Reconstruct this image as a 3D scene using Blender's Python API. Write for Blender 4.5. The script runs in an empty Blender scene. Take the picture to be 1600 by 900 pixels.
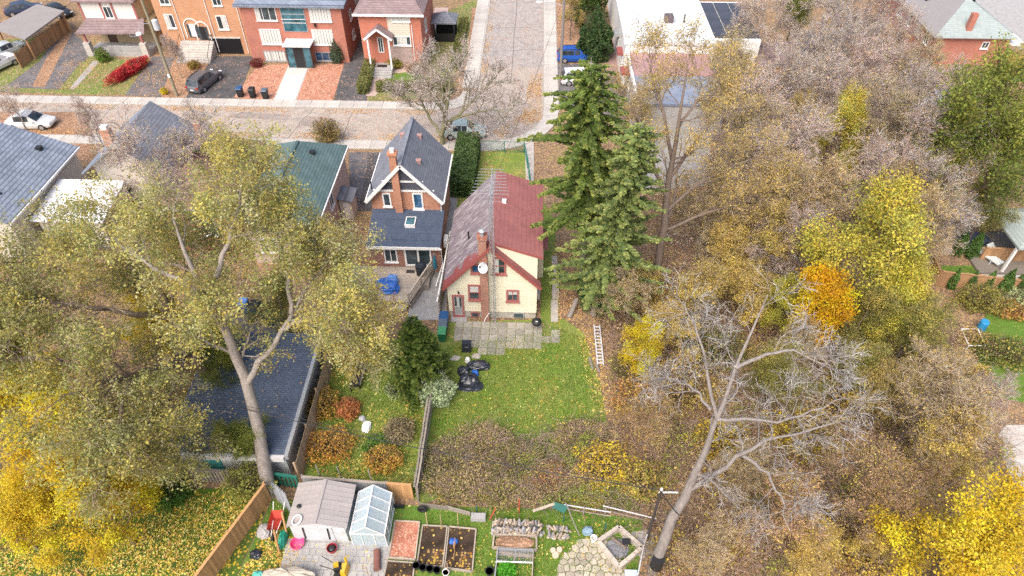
import bpy, math, random
import numpy as np
from mathutils import Vector, Matrix

sc = bpy.context.scene
C = sc.collection
# ------------------------------------------------------------------ camera
CAM_H, PITCH, YAW, FPX = 36.0, math.radians(44.0), math.radians(1.93), 1066.7
cam_d = bpy.data.cameras.new('camera'); cam = bpy.data.objects.new('camera', cam_d); C.objects.link(cam)
cam_d.sensor_width = 36.0; cam_d.lens = 24.0; cam_d.clip_start = 0.5; cam_d.clip_end = 6000
cam.location = (0, 0, CAM_H); cam.rotation_euler = (math.pi / 2 - PITCH, 0, YAW)
sc.camera = cam
# ------------------------------------------------------------------ sky, sun, exposure
SUN_EL, SUN_AZ = math.radians(52), math.radians(205)      # azimuth clockwise from +Y
w = bpy.data.worlds.new('World'); sc.world = w; w.use_nodes = True
nt = w.node_tree; bg = nt.nodes['Background']
sky = nt.nodes.new('ShaderNodeTexSky'); sky.sky_type = 'NISHITA'; sky.sun_disc = False
sky.sun_elevation = SUN_EL; sky.sun_rotation = SUN_AZ; sky.air_density = 1.0; sky.dust_density = 5.0; sky.ozone_density = 1.0
nt.links.new(sky.outputs[0], bg.inputs[0]); bg.inputs[1].default_value = 0.15
sl = bpy.data.lights.new('sun', 'SUN'); sl.energy = 1.5; sl.angle = math.radians(45); sl.color = (1.0, 0.955, 0.90)
so = bpy.data.objects.new('sun', sl); C.objects.link(so)
sd = Vector((math.sin(SUN_AZ) * math.cos(SUN_EL), math.cos(SUN_AZ) * math.cos(SUN_EL), math.sin(SUN_EL)))
so.rotation_euler = sd.to_track_quat('Z', 'Y').to_euler(); so.location = sd * 200
vs = sc.view_settings; vs.view_transform = 'Standard'; vs.look = 'None'; vs.exposure = 0.9; vs.gamma = 1.0; vs.use_curve_mapping = False
sc.cycles.max_bounces = 6; sc.cycles.diffuse_bounces = 4; sc.cycles.transparent_max_bounces = 8
sc.cycles.use_denoising = False; sc.cycles.denoiser = 'OPENIMAGEDENOISE'; sc.cycles.denoising_prefilter = 'ACCURATE'; sc.cycles.denoising_input_passes = 'RGB_ALBEDO_NORMAL'

# ------------------------------------------------------------------ helpers
_f = np.array((-math.sin(YAW) * math.cos(PITCH), math.cos(YAW) * math.cos(PITCH), -math.sin(PITCH)))
_r = np.array((math.cos(YAW), math.sin(YAW), 0.0)); _u = np.cross(_r, _f)
def G(x, y, z=0.0):
    """place on the level z that the survey photograph shows at (x, y)"""
    d = _f + (x - 800) / FPX * _r + (450 - y) / FPX * _u
    t = (z - CAM_H) / d[2]
    return (float(d[0] * t), float(d[1] * t), z)

class B:
    """collects faces of one mesh, in world metres"""
    def __init__(s): s.v = []; s.f = []
    def add(s, vs, fs):
        n = len(s.v); s.v += [tuple(p) for p in vs]; s.f += [tuple(i + n for i in f) for f in fs]; return s
    def box(s, x0, x1, y0, y1, z0, z1):
        return s.add([(x0, y0, z0), (x1, y0, z0), (x1, y1, z0), (x0, y1, z0), (x0, y0, z1), (x1, y0, z1), (x1, y1, z1), (x0, y1, z1)],
                     [(3, 2, 1, 0), (4, 5, 6, 7), (0, 1, 5, 4), (1, 2, 6, 5), (2, 3, 7, 6), (3, 0, 4, 7)])
    def obox(s, c, size, rz=0.0, rx=0.0, ry=0.0):
        m = Matrix.Translation(c) @ Matrix.Rotation(rz, 4, 'Z') @ Matrix.Rotation(ry, 4, 'Y') @ Matrix.Rotation(rx, 4, 'X')
        a, b, h = [q / 2 for q in size]
        p = [m @ Vector(q) for q in [(-a, -b, -h), (a, -b, -h), (a, b, -h), (-a, b, -h), (-a, -b, h), (a, -b, h), (a, b, h), (-a, b, h)]]
        return s.add(p, [(3, 2, 1, 0), (4, 5, 6, 7), (0, 1, 5, 4), (1, 2, 6, 5), (2, 3, 7, 6), (3, 0, 4, 7)])
    def bar(s, a, b, t, t2=None):
        """square bar from a to b"""
        a = Vector(a); b = Vector(b); d = (b - a)
        if d.length < 1e-6: return s
        d.normalize(); up = Vector((0, 0, 1)) if abs(d.z) < .95 else Vector((0, 1, 0))
        x = d.cross(up).normalized() * t / 2; y = d.cross(x).normalized() * (t2 or t) / 2
        p = [a - x - y, a + x - y, a + x + y, a - x + y, b - x - y, b + x - y, b + x + y, b - x + y]
        return s.add(p, [(3, 2, 1, 0), (4, 5, 6, 7), (0, 1, 5, 4), (1, 2, 6, 5), (2, 3, 7, 6), (3, 0, 4, 7)])
    def tube(s, pts, rad, n=8, cap=True):
        pts = [Vector(p) for p in pts]; k = len(pts)
        if not hasattr(rad, '__len__'): rad = [rad] * k
        vs = []; fs = []
        for i in range(k):
            d = (pts[min(i + 1, k - 1)] - pts[max(i - 1, 0)]).normalized()
            up = Vector((0, 0, 1)) if abs(d.z) < .9 else Vector((0, 1, 0))
            x = d.cross(up).normalized(); y = d.cross(x)
            for j in range(n):
                a = 2 * math.pi * j / n; vs.append(pts[i] + (x * math.cos(a) + y * math.sin(a)) * rad[i])
        for i in range(k - 1):
            for j in range(n):
                fs.append((i * n + j, i * n + (j + 1) % n, (i + 1) * n + (j + 1) % n, (i + 1) * n + j))
        if cap: fs += [tuple(range(n))[::-1], tuple((k - 1) * n + j for j in range(n))]
        return s.add(vs, fs)
    def lathe(s, c, prof, n=14, sx=1.0, sy=1.0):
        vs = []; fs = []; k = len(prof)
        for r, z in prof:
            for j in range(n):
                a = 2 * math.pi * j / n; vs.append((c[0] + r * sx * math.cos(a), c[1] + r * sy * math.sin(a), c[2] + z))
        for i in range(k - 1):
            for j in range(n):
                fs.append((i * n + j, i * n + (j + 1) % n, (i + 1) * n + (j + 1) % n, (i + 1) * n + j))
        fs += [tuple(range(n))[::-1], tuple((k - 1) * n + j for j in range(n))]
        return s.add(vs, fs)
    def slab(s, poly, th):
        """any planar 3-D polygon, thickened downwards by th"""
        n = len(poly); lo = [(p[0], p[1], p[2] - th) for p in poly]
        return s.add(list(poly) + lo, [tuple(range(n)), tuple(range(2 * n - 1, n - 1, -1))] + [(i, i + n, (i + 1) % n + n, (i + 1) % n) for i in range(n)])
    def wall(s, poly, dv):
        """planar polygon thickened by vector dv"""
        n = len(poly); lo = [(p[0] + dv[0], p[1] + dv[1], p[2] + dv[2]) for p in poly]
        return s.add(list(poly) + lo, [tuple(range(n)), tuple(range(2 * n - 1, n - 1, -1))] + [(i, i + n, (i + 1) % n + n, (i + 1) % n) for i in range(n)])
    def sheet(s, poly, z): return s.add([(p[0], p[1], z) for p in poly], [tuple(range(len(poly)))])

def mesh_np(name, V, F4=None, F3=None, col=None):
    """fast mesh from numpy arrays (quads and/or triangles), optional per-vertex colour"""
    me = bpy.data.meshes.new(name)
    n4 = 0 if F4 is None else len(F4); n3 = 0 if F3 is None else len(F3)
    me.vertices.add(len(V)); me.vertices.foreach_set('co', np.ascontiguousarray(V, dtype=np.float32).ravel())
    me.loops.add(4 * n4 + 3 * n3); me.polygons.add(n4 + n3)
    li = np.concatenate([a.ravel() for a in (F4, F3) if a is not None and len(a)])
    me.loops.foreach_set('vertex_index', li.astype(np.int32))
    st = np.concatenate([np.arange(n4) * 4, 4 * n4 + np.arange(n3) * 3]); me.polygons.foreach_set('loop_start', st.astype(np.int32))
    me.update(calc_edges=True)
    if col is not None:
        at = me.color_attributes.new('Col', 'FLOAT_COLOR', 'POINT')
        c4 = np.ones((len(V), 4), dtype=np.float32); c4[:, :3] = col; at.data.foreach_set('color', c4.ravel())
    return me

def root_of(o):
    while o.parent: o = o.parent
    return o
def link(name, me, m, parent=None, loc=(0, 0, 0)):
    o = bpy.data.objects.new(name, me); C.objects.link(o); o.location = loc
    if m is not None and not me.materials: me.materials.append(m)
    if parent is not None: o.parent = parent
    return o
def tag(o, label, cat, group=None):
    o['label'] = label; o['category'] = cat
    if group: o['group'] = group
    return o
def thing(name, label, cat, loc=(0, 0, 0), rz=0.0, group=None):
    o = bpy.data.objects.new(name, None); C.objects.link(o); o.location = loc; o.rotation_euler = (0, 0, rz); o.empty_display_size = .2
    return tag(o, label, cat, group)
def part(name, b, m, parent, local=False, smooth=False):
    """b in world metres (local=False) becomes a child of parent"""
    off = (0, 0, 0) if local else root_of(parent).location
    me = bpy.data.meshes.new(name); me.from_pydata([(p[0] - off[0], p[1] - off[1], p[2] - off[2]) for p in b.v], [], b.f); me.update()
    if smooth: me.shade_smooth()
    return link(name, me, m, parent)
def single(name, b, m, label, cat, loc, group=None, local=False, smooth=False):
    """a thing that is one mesh"""
    off = (0, 0, 0) if local else loc
    me = bpy.data.meshes.new(name); me.from_pydata([(p[0] - off[0], p[1] - off[1], p[2] - off[2]) for p in b.v], [], b.f); me.update()
    if smooth: me.shade_smooth()
    return tag(link(name, me, m, None, loc), label, cat, group)
def struct(name, b, m, kind='structure'):
    me = bpy.data.meshes.new(name); me.from_pydata(b.v, [], b.f); me.update()
    o = link(name, me, m); o['kind'] = kind; return o
def pieces(name, me, m, parent, spots):
    """many copies of one small mesh under a parent: spots = (x, y, z, rz, sx, sy, sz) in world metres"""
    off = root_of(parent).location
    if m is not None and not me.materials: me.materials.append(m)
    for (x, y, z, rz, sx, sy, sz) in spots:
        o = bpy.data.objects.new(name, me); C.objects.link(o); o.parent = parent
        o.location = (x - off[0], y - off[1], z - off[2]); o.rotation_euler = (0, 0, rz); o.scale = (sx, sy, sz)
def unit_box(name, bev=0.0):
    b = B(); b.box(-.5, .5, -.5, .5, 0, 1)
    if bev:                                      # chamfered top edge
        e = bev; b = B()
        b.add([(-.5, -.5, 0), (.5, -.5, 0), (.5, .5, 0), (-.5, .5, 0), (-.5, -.5, 1 - e), (.5, -.5, 1 - e), (.5, .5, 1 - e), (-.5, .5, 1 - e),
               (-.5 + .03, -.5 + .03, 1), (.5 - .03, -.5 + .03, 1), (.5 - .03, .5 - .03, 1), (-.5 + .03, .5 - .03, 1)],
              [(3, 2, 1, 0), (0, 1, 5, 4), (1, 2, 6, 5), (2, 3, 7, 6), (3, 0, 4, 7), (4, 5, 9, 8), (5, 6, 10, 9), (6, 7, 11, 10), (7, 4, 8, 11), (8, 9, 10, 11)])
    me = bpy.data.meshes.new(name); me.from_pydata(b.v, [], b.f); me.update(); return me

# ------------------------------------------------------------------ materials
MATS = {}
def _n(nt, t, **k):
    n = nt.nodes.new(t)
    for a, v in k.items(): setattr(n, a, v)
    return n
def _mix(nt, fac, a, b, blend='MIX'):
    n = nt.nodes.new('ShaderNodeMix'); n.data_type = 'RGBA'; n.blend_type = blend
    for sock, v in ((n.inputs[0], fac), (n.inputs[6], a), (n.inputs[7], b)):
        if hasattr(v, 'is_linked') or isinstance(v, bpy.types.NodeSocket): nt.links.new(v, sock)
        elif isinstance(v, (int, float)): sock.default_value = v
        else: sock.default_value = (*v, 1)
    return n.outputs[2]
def _noise(nt, scale, detail=4, rough=.6, vec=None, out=0):
    n = _n(nt, 'ShaderNodeTexNoise'); n.inputs['Scale'].default_value = scale; n.inputs['Detail'].default_value = detail; n.inputs['Roughness'].default_value = rough
    if vec is not None: nt.links.new(vec, n.inputs['Vector'])
    return n.outputs[out]
def _ramp(nt, sock, a, b):
    n = _n(nt, 'ShaderNodeMapRange'); n.inputs[1].default_value = a; n.inputs[2].default_value = b; nt.links.new(sock, n.inputs[0]); return n.outputs[0]
def _base(name, rough=.8, spec=.3, metal=0.0):
    m = bpy.data.materials.new(name); m.use_nodes = True; MATS[name] = m
    nt = m.node_tree; p = nt.nodes['Principled BSDF']; p.inputs['Roughness'].default_value = rough; p.inputs['Specular IOR Level'].default_value = spec; p.inputs['Metallic'].default_value = metal
    co = _n(nt, 'ShaderNodeTexCoord').outputs['Object']
    return m, nt, p, co
def _bump(nt, p, h, st, dist=.02):
    b = _n(nt, 'ShaderNodeBump'); b.inputs['Strength'].default_value = st; b.inputs['Distance'].default_value = dist
    nt.links.new(h, b.inputs['Height']); nt.links.new(b.outputs[0], p.inputs['Normal'])
def mat(name, col, rough=.8, var=.18, scale=2.0, col2=None, fine=25, bump=.25, rnd=0.0, spec=.3, metal=0.0, stretch=None, amount=(.42, .66)):
    """painted / weathered surface: broad mottling, fine grain, optional second colour in patches, optional per-piece shade"""
    m, nt, p, co = _base(name, rough, spec, metal)
    if stretch:
        mp = _n(nt, 'ShaderNodeMapping'); mp.inputs['Scale'].default_value = stretch; nt.links.new(co, mp.inputs[0]); co = mp.outputs[0]
    c = np.array(col)
    big = _noise(nt, scale, 5, .65, co); fi = _noise(nt, fine, 3, .7, co)
    k = _mix(nt, big, tuple(np.clip(c * (1 - var), 0, 1)), tuple(np.clip(c * (1 + var), 0, 1)))
    if col2 is not None:
        pat = _ramp(nt, _noise(nt, scale * 1.7, 6, .7, co), *amount); k = _mix(nt, pat, k, col2)
    k = _mix(nt, _ramp(nt, fi, .25, .75), _mix(nt, 1.0, k, (.8,) * 3, 'MULTIPLY'), _mix(nt, 1.0, k, (1.12,) * 3, 'MULTIPLY'))
    if rnd:
        r = _n(nt, 'ShaderNodeObjectInfo').outputs['Random']
        k = _mix(nt, r, _mix(nt, 1.0, k, (1 - rnd,) * 3, 'MULTIPLY'), _mix(nt, 1.0, k, (1 + rnd, 1 + rnd * .95, 1 + rnd * .85), 'MULTIPLY'))
    nt.links.new(k, p.inputs['Base Color'])
    if bump: _bump(nt, p, fi, bump)
    return m
def courses(name, c1, c2, mortar, bw, bh, kz=1.0, msize=.012, rough=.85, stain=None, stain_amt=.5, mott=.25, bumpst=.4, offset=.5):
    """brick, block or shingle courses running level round a building: (x+y, z)"""
    m, nt, p, co = _base(name, rough)
    sx = _n(nt, 'ShaderNodeSeparateXYZ'); nt.links.new(co, sx.inputs[0])
    a = _n(nt, 'ShaderNodeMath', operation='ADD'); nt.links.new(sx.outputs[0], a.inputs[0]); nt.links.new(sx.outputs[1], a.inputs[1])
    z = _n(nt, 'ShaderNodeMath', operation='MULTIPLY'); nt.links.new(sx.outputs[2], z.inputs[0]); z.inputs[1].default_value = kz
    cb = _n(nt, 'ShaderNodeCombineXYZ'); nt.links.new(a.outputs[0], cb.inputs[0]); nt.links.new(z.outputs[0], cb.inputs[1])
    br = _n(nt, 'ShaderNodeTexBrick'); br.offset = offset; nt.links.new(cb.outputs[0], br.inputs['Vector'])
    for k, v in (('Color1', c1), ('Color2', c2), ('Mortar', mortar)): br.inputs[k].default_value = (*v, 1)
    br.inputs['Scale'].default_value = 1.0; br.inputs['Mortar Size'].default_value = msize; br.inputs['Brick Width'].default_value = bw; br.inputs['Row Height'].default_value = bh; br.inputs['Bias'].default_value = 0.0
    k = br.outputs[0]
    ns = _noise(nt, .9, 6, .7, co)
    k = _mix(nt, _ramp(nt, ns, .3, .7), _mix(nt, 1.0, k, (1 - mott,) * 3, 'MULTIPLY'), _mix(nt, 1.0, k, (1 + mott,) * 3, 'MULTIPLY'))
    if stain is not None: k = _mix(nt, _ramp(nt, _noise(nt, 1.3, 6, .75, co), .75 - stain_amt * .5, .85 - stain_amt * .3), k, stain)
    nt.links.new(k, p.inputs['Base Color'])
    _bump(nt, p, br.outputs['Fac'], -bumpst, .01)
    return m
def leafmat(name, trans=.3, rough=.6):
    m = bpy.data.materials.new(name); m.use_nodes = True; nt = m.node_tree; p = nt.nodes['Principled BSDF']
    at = _n(nt, 'ShaderNodeAttribute'); at.attribute_name = 'Col'
    r = _n(nt, 'ShaderNodeObjectInfo').outputs['Random']
    k = _mix(nt, r, _mix(nt, 1.0, at.outputs[0], (.88, .9, .9), 'MULTIPLY'), _mix(nt, 1.0, at.outputs[0], (1.1, 1.08, 1.05), 'MULTIPLY'))
    nt.links.new(k, p.inputs['Base Color']); p.inputs['Roughness'].default_value = rough; p.inputs['Specular IOR Level'].default_value = .25
    tr = _n(nt, 'ShaderNodeBsdfTranslucent'); nt.links.new(k, tr.inputs[0])
    mx = _n(nt, 'ShaderNodeMixShader'); mx.inputs[0].default_value = trans
    nt.links.new(p.outputs[0], mx.inputs[1]); nt.links.new(tr.outputs[0], mx.inputs[2]); nt.links.new(mx.outputs[0], nt.nodes['Material Output'].inputs[0])
    return m
def glass(name, col=(.02, .03, .035), rough=.06, curtain=None):
    m, nt, p, co = _base(name, rough, .6)
    k = _mix(nt, _ramp(nt, _noise(nt, 1.6, 3, .5, co), .35, .65), col, tuple(min(1, c * 2.4 + .02) for c in col))
    nt.links.new(k, p.inputs['Base Color']); return m
def plain(name, col, rough=.5, spec=.4, metal=0.0): return mat(name, col, rough, .08, 3, None, 30, .08, 0, spec, metal)
# ------------------------------------------------------------------ shared materials
def litter_mat(name, soil, leaves, amt=.5, lscale=9.0, green=None, gamt=(.5, .62), broad=.35, moss=None):
    """ground with fallen leaves: cells coloured leaf by leaf over soil or turf"""
    m, nt, p, co = _base(name, .95, .1)
    base = _mix(nt, _ramp(nt, _noise(nt, 1.2, 6, .7, co), .3, .7), tuple(c * .65 for c in soil), tuple(c * 1.25 for c in soil))
    if green is not None:
        base = _mix(nt, _ramp(nt, _noise(nt, broad, 6, .75, co), *gamt), base, _mix(nt, _noise(nt, 14, 4, .8, co), tuple(c * .6 for c in green), tuple(c * 1.35 for c in green)))
    vo = _n(nt, 'ShaderNodeTexVoronoi'); vo.inputs['Scale'].default_value = lscale; nt.links.new(co, vo.inputs['Vector'])
    cr = _n(nt, 'ShaderNodeValToRGB'); el = cr.color_ramp.elements
    sp = _n(nt, 'ShaderNodeSeparateColor'); nt.links.new(vo.outputs['Color'], sp.inputs[0]); nt.links.new(sp.outputs[0], cr.inputs[0])
    el[0].color = (*leaves[0], 1); el[1].color = (*leaves[-1], 1)
    for i, l in enumerate(leaves[1:-1]): e = el.new((i + 1) / (len(leaves) - 1)); e.color = (*l, 1)
    dens = _n(nt, 'ShaderNodeMath', operation='ADD'); nt.links.new(_ramp(nt, _noise(nt, .5, 5, .7, co), .3, .7), dens.inputs[0]); dens.inputs[1].default_value = amt - .5
    thr = _n(nt, 'ShaderNodeMath', operation='LESS_THAN'); nt.links.new(sp.outputs[1], thr.inputs[0]); nt.links.new(dens.outputs[0], thr.inputs[1])
    near = _n(nt, 'ShaderNodeMath', operation='LESS_THAN'); nt.links.new(vo.outputs['Distance'], near.inputs[0]); near.inputs[1].default_value = .48
    fa = _n(nt, 'ShaderNodeMath', operation='MULTIPLY'); nt.links.new(thr.outputs[0], fa.inputs[0]); nt.links.new(near.outputs[0], fa.inputs[1])
    k = _mix(nt, fa.outputs[0], base, cr.outputs[0])
    nt.links.new(k, p.inputs['Base Color']); _bump(nt, p, _noise(nt, 18, 5, .8, co), .7, .05)
    return m
GOLD = [(.30, .12, .03), (.42, .25, .06), (.50, .36, .05), (.36, .20, .10), (.55, .42, .12)]
TAN = [(.34, .19, .12), (.42, .28, .20), (.30, .17, .11), (.45, .33, .24)]
M_wood_floor = litter_mat('woodland_floor', (.22, .15, .10), [(.34, .20, .10), (.42, .27, .12), (.36, .22, .14), (.48, .34, .14)], .75, 7, (.16, .18, .06), (.55, .7), .25)
M_lawn = litter_mat('lawn_turf', (.22, .25, .07), GOLD, .03, 8, (.15, .225, .04), (.38, .62), .45)
M_lawn_gold = litter_mat('leafy_lawn', (.09, .12, .03), [(.45, .30, .03), (.55, .42, .04), (.36, .20, .05), (.6, .48, .08)], .62, 7, (.07, .14, .02), (.45, .6), .3)
M_lawn_far = litter_mat('front_lawn_turf', (.20, .19, .07), TAN + [(.45, .34, .1)], .42, 7, (.13, .2, .04), (.4, .6), .25)
M_lawn_lush = litter_mat('lush_turf', (.12, .19, .035), [(.13, .2, .03), (.2, .24, .06), (.3, .26, .08)], .3, 10, (.10, .19, .03), (.4, .6), .6)
M_leafbed = litter_mat('fallen_leaf_bed', (.30, .18, .11), TAN + [(.55, .30, .16), (.5, .3, .2)], .75, 7)
M_asph_leaf = litter_mat('old_asphalt', (.38, .33, .285), TAN, .12, 6, (.405, .335, .28), (.35, .7), .15)
M_asph_side = litter_mat('side_asphalt', (.345, .315, .295), TAN, .1, 6, (.37, .32, .285), (.35, .75), .15)
M_asph = litter_mat('driveway_asphalt', (.13, .125, .13), TAN, .2, 7, (.19, .175, .17), (.45, .65), .4)
M_asph_dark = litter_mat('dark_asphalt', (.09, .088, .09), TAN, .1, 7, (.13, .12, .12), (.45, .65), .4)
M_conc = mat('concrete_slab', (.50, .47, .43), .9, .16, 1.2, (.40, .36, .32), 20, .2, .10)
M_conc_patio = mat('mossy_patio_slab', (.36, .335, .30), .92, .22, 1.5, (.24, .23, .16), 22, .35, .2)
M_conc_grey = mat('grey_concrete', (.38, .37, .36), .9, .15, 1.2, (.3, .29, .28), 20, .25, .08)
M_kerb = mat('kerb_concrete', (.44, .41, .37), .9, .15, 2)
M_gravel = litter_mat('red_gravel', (.42, .20, .13), [(.5, .26, .17), (.56, .33, .24), (.38, .16, .1), (.6, .4, .3)], .85, 5)
M_soil = litter_mat('dark_soil', (.05, .035, .025), GOLD, .25, 7, (.09, .06, .04), (.45, .6), .8)
M_pathpink = mat('pink_paving', (.46, .35, .31), .9, .15, 1.0, (.38, .28, .25), 20, .2, .1)

# ------------------------------------------------------------------ ground, roads and pavements
struct('ground', B().sheet([(-2500, -1500), (2500, -1500), (2500, 3500), (-2500, 3500)], 0.0), M_wood_floor)
def arc(cx, cy, r, a0, a1, n=8): return [(cx + r * math.cos(math.radians(a0 + (a1 - a0) * i / n)), cy + r * math.sin(math.radians(a0 + (a1 - a0) * i / n))) for i in range(n + 1)]
def pp(*q): return [G(*a)[:2] for a in q]
road = [(-170, 57.5)] + arc(-4.9, 63.5, 6.0, 270, 360) + [(1.1, 170), (-6.0, 170)] + arc(-9.5, 67.1, 3.5, 0, -90)[0:] + [(-170, 63.6)]
struct('road', B().sheet(road, 0.006), M_asph_leaf)
struct('road_tar_patch', B().sheet([(-6.0, 74), (1.1, 73.5), (1.1, 170), (-6.0, 170)], 0.010), M_asph_side)
# dark sealed cracks / repair strips in the asphalt
M_tar = mat('tar_seam', (.14, .125, .12), .7, .2, 4)
tb = B()
rr = random.Random(5)
def seam(pts, wd, z):
    for a, b in zip(pts[:-1], pts[1:]):
        d = Vector((b[0] - a[0], b[1] - a[1])).normalized(); n = Vector((-d.y, d.x)) * wd / 2
        tb.add([(a[0] - n.x, a[1] - n.y, z), (a[0] + n.x, a[1] + n.y, z), (b[0] + n.x, b[1] + n.y, z), (b[0] - n.x, b[1] - n.y, z)], [(3, 2, 1, 0)])
def wander(a, b, n, j): return [(a[0] + (b[0] - a[0]) * i / n + (rr.uniform(-j, j) if 0 < i < n else 0), a[1] + (b[1] - a[1]) * i / n + (rr.uniform(-j, j) if 0 < i < n else 0)) for i in range(n + 1)]
seam(wander((-2.5, 70), (-2.4, 120), 16, .06), .07, .016)
for x in (-13, -18.6, -24, -31, -36, -44, -52): seam(wander((x, 57.6), (x + rr.uniform(-.6, 1.5), 63.5), 6, .1), .05, .016)
for y in (70, 77.5, 84, 92): seam(wander((-5.9, y), (1.0, y + .6), 6, .1), .05, .018)
struct('tar_seams', tb, M_tar)
pb = B(); pb.sheet(wander((-31.5, 61.4), (-25.2, 61.1), 8, .12) + wander((-24.8, 62.1), (-30, 62.5), 8, .12), .014); pb.sheet(wander((-23.6, 59.9), (-21.6, 60), 5, .1) + wander((-21.2, 61.9), (-23.2, 61.8), 5, .1), .014)
struct('asphalt_patch', pb, litter_mat('worn_patch', (.24, .21, .195), TAN, .3, 6, (.33, .285, .25), (.4, .6), .9))

def sheet_px(name, m, z, *q): return struct(name, B().sheet(pp(*q), z), m)
# pavements: a bed with separate slabs
slab_me = unit_box('paving_slab', .25); slab_me2 = unit_box('patio_slab', .25); slab_me3 = unit_box('yard_slab', .25)
def pavement(name, bed, spots, m=None):
    o = struct(name, B().slab([(x, y, .07) for x, y in bed], .065), M_kerb)
    pieces('paving_slab', slab_me, m or M_conc, o, spots)
    return o
rj = random.Random(11)
pavement('pavement_far', [(-100, 63.62), (-9.6, 63.62), (-9.6, 65.1), (-100, 65.1)], [(-10.4 - i * 1.52, 64.42, .03, 0, 1.49, 1.30, .10 + rj.uniform(-.008, .008)) for i in range(52)])
pavement('pavement_near', [(-100, 55.98), (-4.9, 55.98), (-4.9, 57.48), (-100, 57.48)], [(-5.7 - i * 1.52, 56.7, .03, 0, 1.49, 1.32, .10 + rj.uniform(-.008, .008)) for i in range(56)])
pavement('pavement_side_left', [(-7.75, 68.4), (-6.02, 68.4), (-6.02, 150), (-7.75, 150)], [(-6.93, 69.3 + i * 1.52, .03, 0, 1.5, 1.49, .10 + rj.uniform(-.008, .008)) for i in range(40)])
pavement('pavement_side_right', [(1.12, 63.5), (2.75, 63.5), (2.75, 150), (1.12, 150)], [(1.98, 64.3 + i * 1.52, .03, 0, 1.4, 1.49, .10 + rj.uniform(-.008, .008)) for i in range(42)])
# rounded corners of the pavement
cb_ = B(); a1 = arc(-9.5, 67.1, 3.48, 0, -90, 10); a2 = arc(-9.5, 68.4, 3.4 - 1.6, 10, -90, 10)
oc = arc(-4.9, 63.5, 6.02, 270, 360, 12); ic = arc(-4.9, 63.5, 7.55, 270, 360, 12)
for i in range(12):
    cb_.slab([(oc[i][0], oc[i][1], .13), (ic[i][0], ic[i][1], .13), (ic[i + 1][0], ic[i + 1][1], .13), (oc[i + 1][0], oc[i + 1][1], .13)], .12)
o1 = arc(-9.5, 67.1, 3.48, 2, -92, 10); i1 = arc(-9.8, 67.4, 2.2, 2, -92, 10)
for i in range(10):
    cb_.slab([(i1[i][0], i1[i][1], .128), (o1[i][0], o1[i][1], .128), (o1[i + 1][0], o1[i + 1][1], .128), (i1[i + 1][0], i1[i + 1][1], .128)], .118)
struct('pavement_corner', cb_, M_conc)

# far side plots
sheet_px('grass_front_left_house', M_lawn_far, .010, (0, 62), (100, 58), (190, 94), (245, 92), (200, 149), (0, 144))
sheet_px('driveway_left_house', M_asph, .014, (100, 40), (128, 62), (140, 88), (120, 105), (92, 140), (8, 136), (62, 95))
sheet_px('leaf_strip', M_leafbed, .016, (72, 92), (108, 44), (116, 44), (92, 92), (70, 136), (50, 136))
sheet_px('front_path', M_conc_grey, .020, (146, 95), (156, 96), (116, 140), (108, 139))
sheet_px('driveway_blue_grey', M_asph, .014, (238, 88), (272, 90), (252, 152), (195, 149))
sheet_px('leafy_front_bed', M_leafbed, .012, (272, 92), (330, 92), (305, 153), (250, 152))
sheet_px('driveway_townhouse', M_asph_dark, .016, (334, 88), (397, 88), (372, 154), (290, 153))
sheet_px('gravel_bed', M_gravel, .018, (402, 103), (453, 100), (428, 156), (365, 153))
sheet_px('gravel_bed_right', M_gravel, .018, (483, 102), (538, 99), (520, 158), (460, 157))
M_path_l = mat('light_concrete_path', (.56, .53, .49), .9, .12, 1.2, None, 20, .2, .06)
po = struct('apartment_path', B().sheet(pp((452, 99), (484, 101), (463, 157), (427, 156)), .02), M_kerb)
(ax, ay, _), (bx_, by_, _) = G(468, 100), G(445, 156)
pieces('path_slab', unit_box('path_slab', .3), M_path_l, po, [(ax + (bx_ - ax) * t, ay + (by_ - ay) * t, .02, 0, 2.28, 1.42, .03) for t in [(i + .5) / 6 for i in range(6)]])
sheet_px('driveway_apartment', M_asph_dark, .016, (538, 99), (566, 20), (580, 20), (580, 60), (573, 158), (521, 158))
sheet_px('front_garden_far', M_lawn_far, .010, (578, 70), (740, 0), (748, 0), (735, 90), (705, 142), (668, 155), (575, 158))
sheet_px('red_house_path', M_pathpink, .018, (583, 108), (607, 106), (680, 108), (680, 116), (612, 114), (604, 130), (586, 150), (572, 150))
sheet_px('red_house_lawn', M_lawn_lush, .020, (604, 117), (635, 113), (662, 114), (664, 131), (600, 130))
sheet_px('side_patio', M_pathpink, .018, (668, 45), (680, 12), (700, 12), (702, 45))
sheet_px('verge_leaves', M_leafbed, .014, (738, 12), (748, 12), (737, 100), (716, 128), (700, 134), (728, 90))
sheet_px('verge_leaves_right', M_leafbed, .012, (868, 0), (900, 0), (906, 75), (868, 90))
# near side front yards
sheet_px('leafy_yard_near', M_leafbed, .010, (-60, 175), (140, 175), (140, 250), (-60, 260))
sheet_px('front_lawn_yellow_house', M_lawn, .012, (742, 236), (818, 234), (832, 290), (868, 345), (868, 500), (845, 500), (845, 380), (705, 330), (702, 240))
sheet_px('side_path', M_conc, .018, (820, 222), (834, 222), (834, 300), (822, 300))
sheet_px('house_side_strip', M_conc_grey, .014, (702, 300), (716, 300), (694, 500), (676, 500))
sheet_px('side_yard_concrete', M_conc_grey, .012, (680, 385), (702, 385), (697, 500), (636, 500), (640, 480), (676, 425))
sheet_px('laneway_brick_house', M_asph, .014, (545, 238), (598, 238), (575, 330), (548, 330))
sheet_px('laneway_strip', M_asph_dark, .018, (577, 240), (600, 238), (580, 330), (560, 330))
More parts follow.
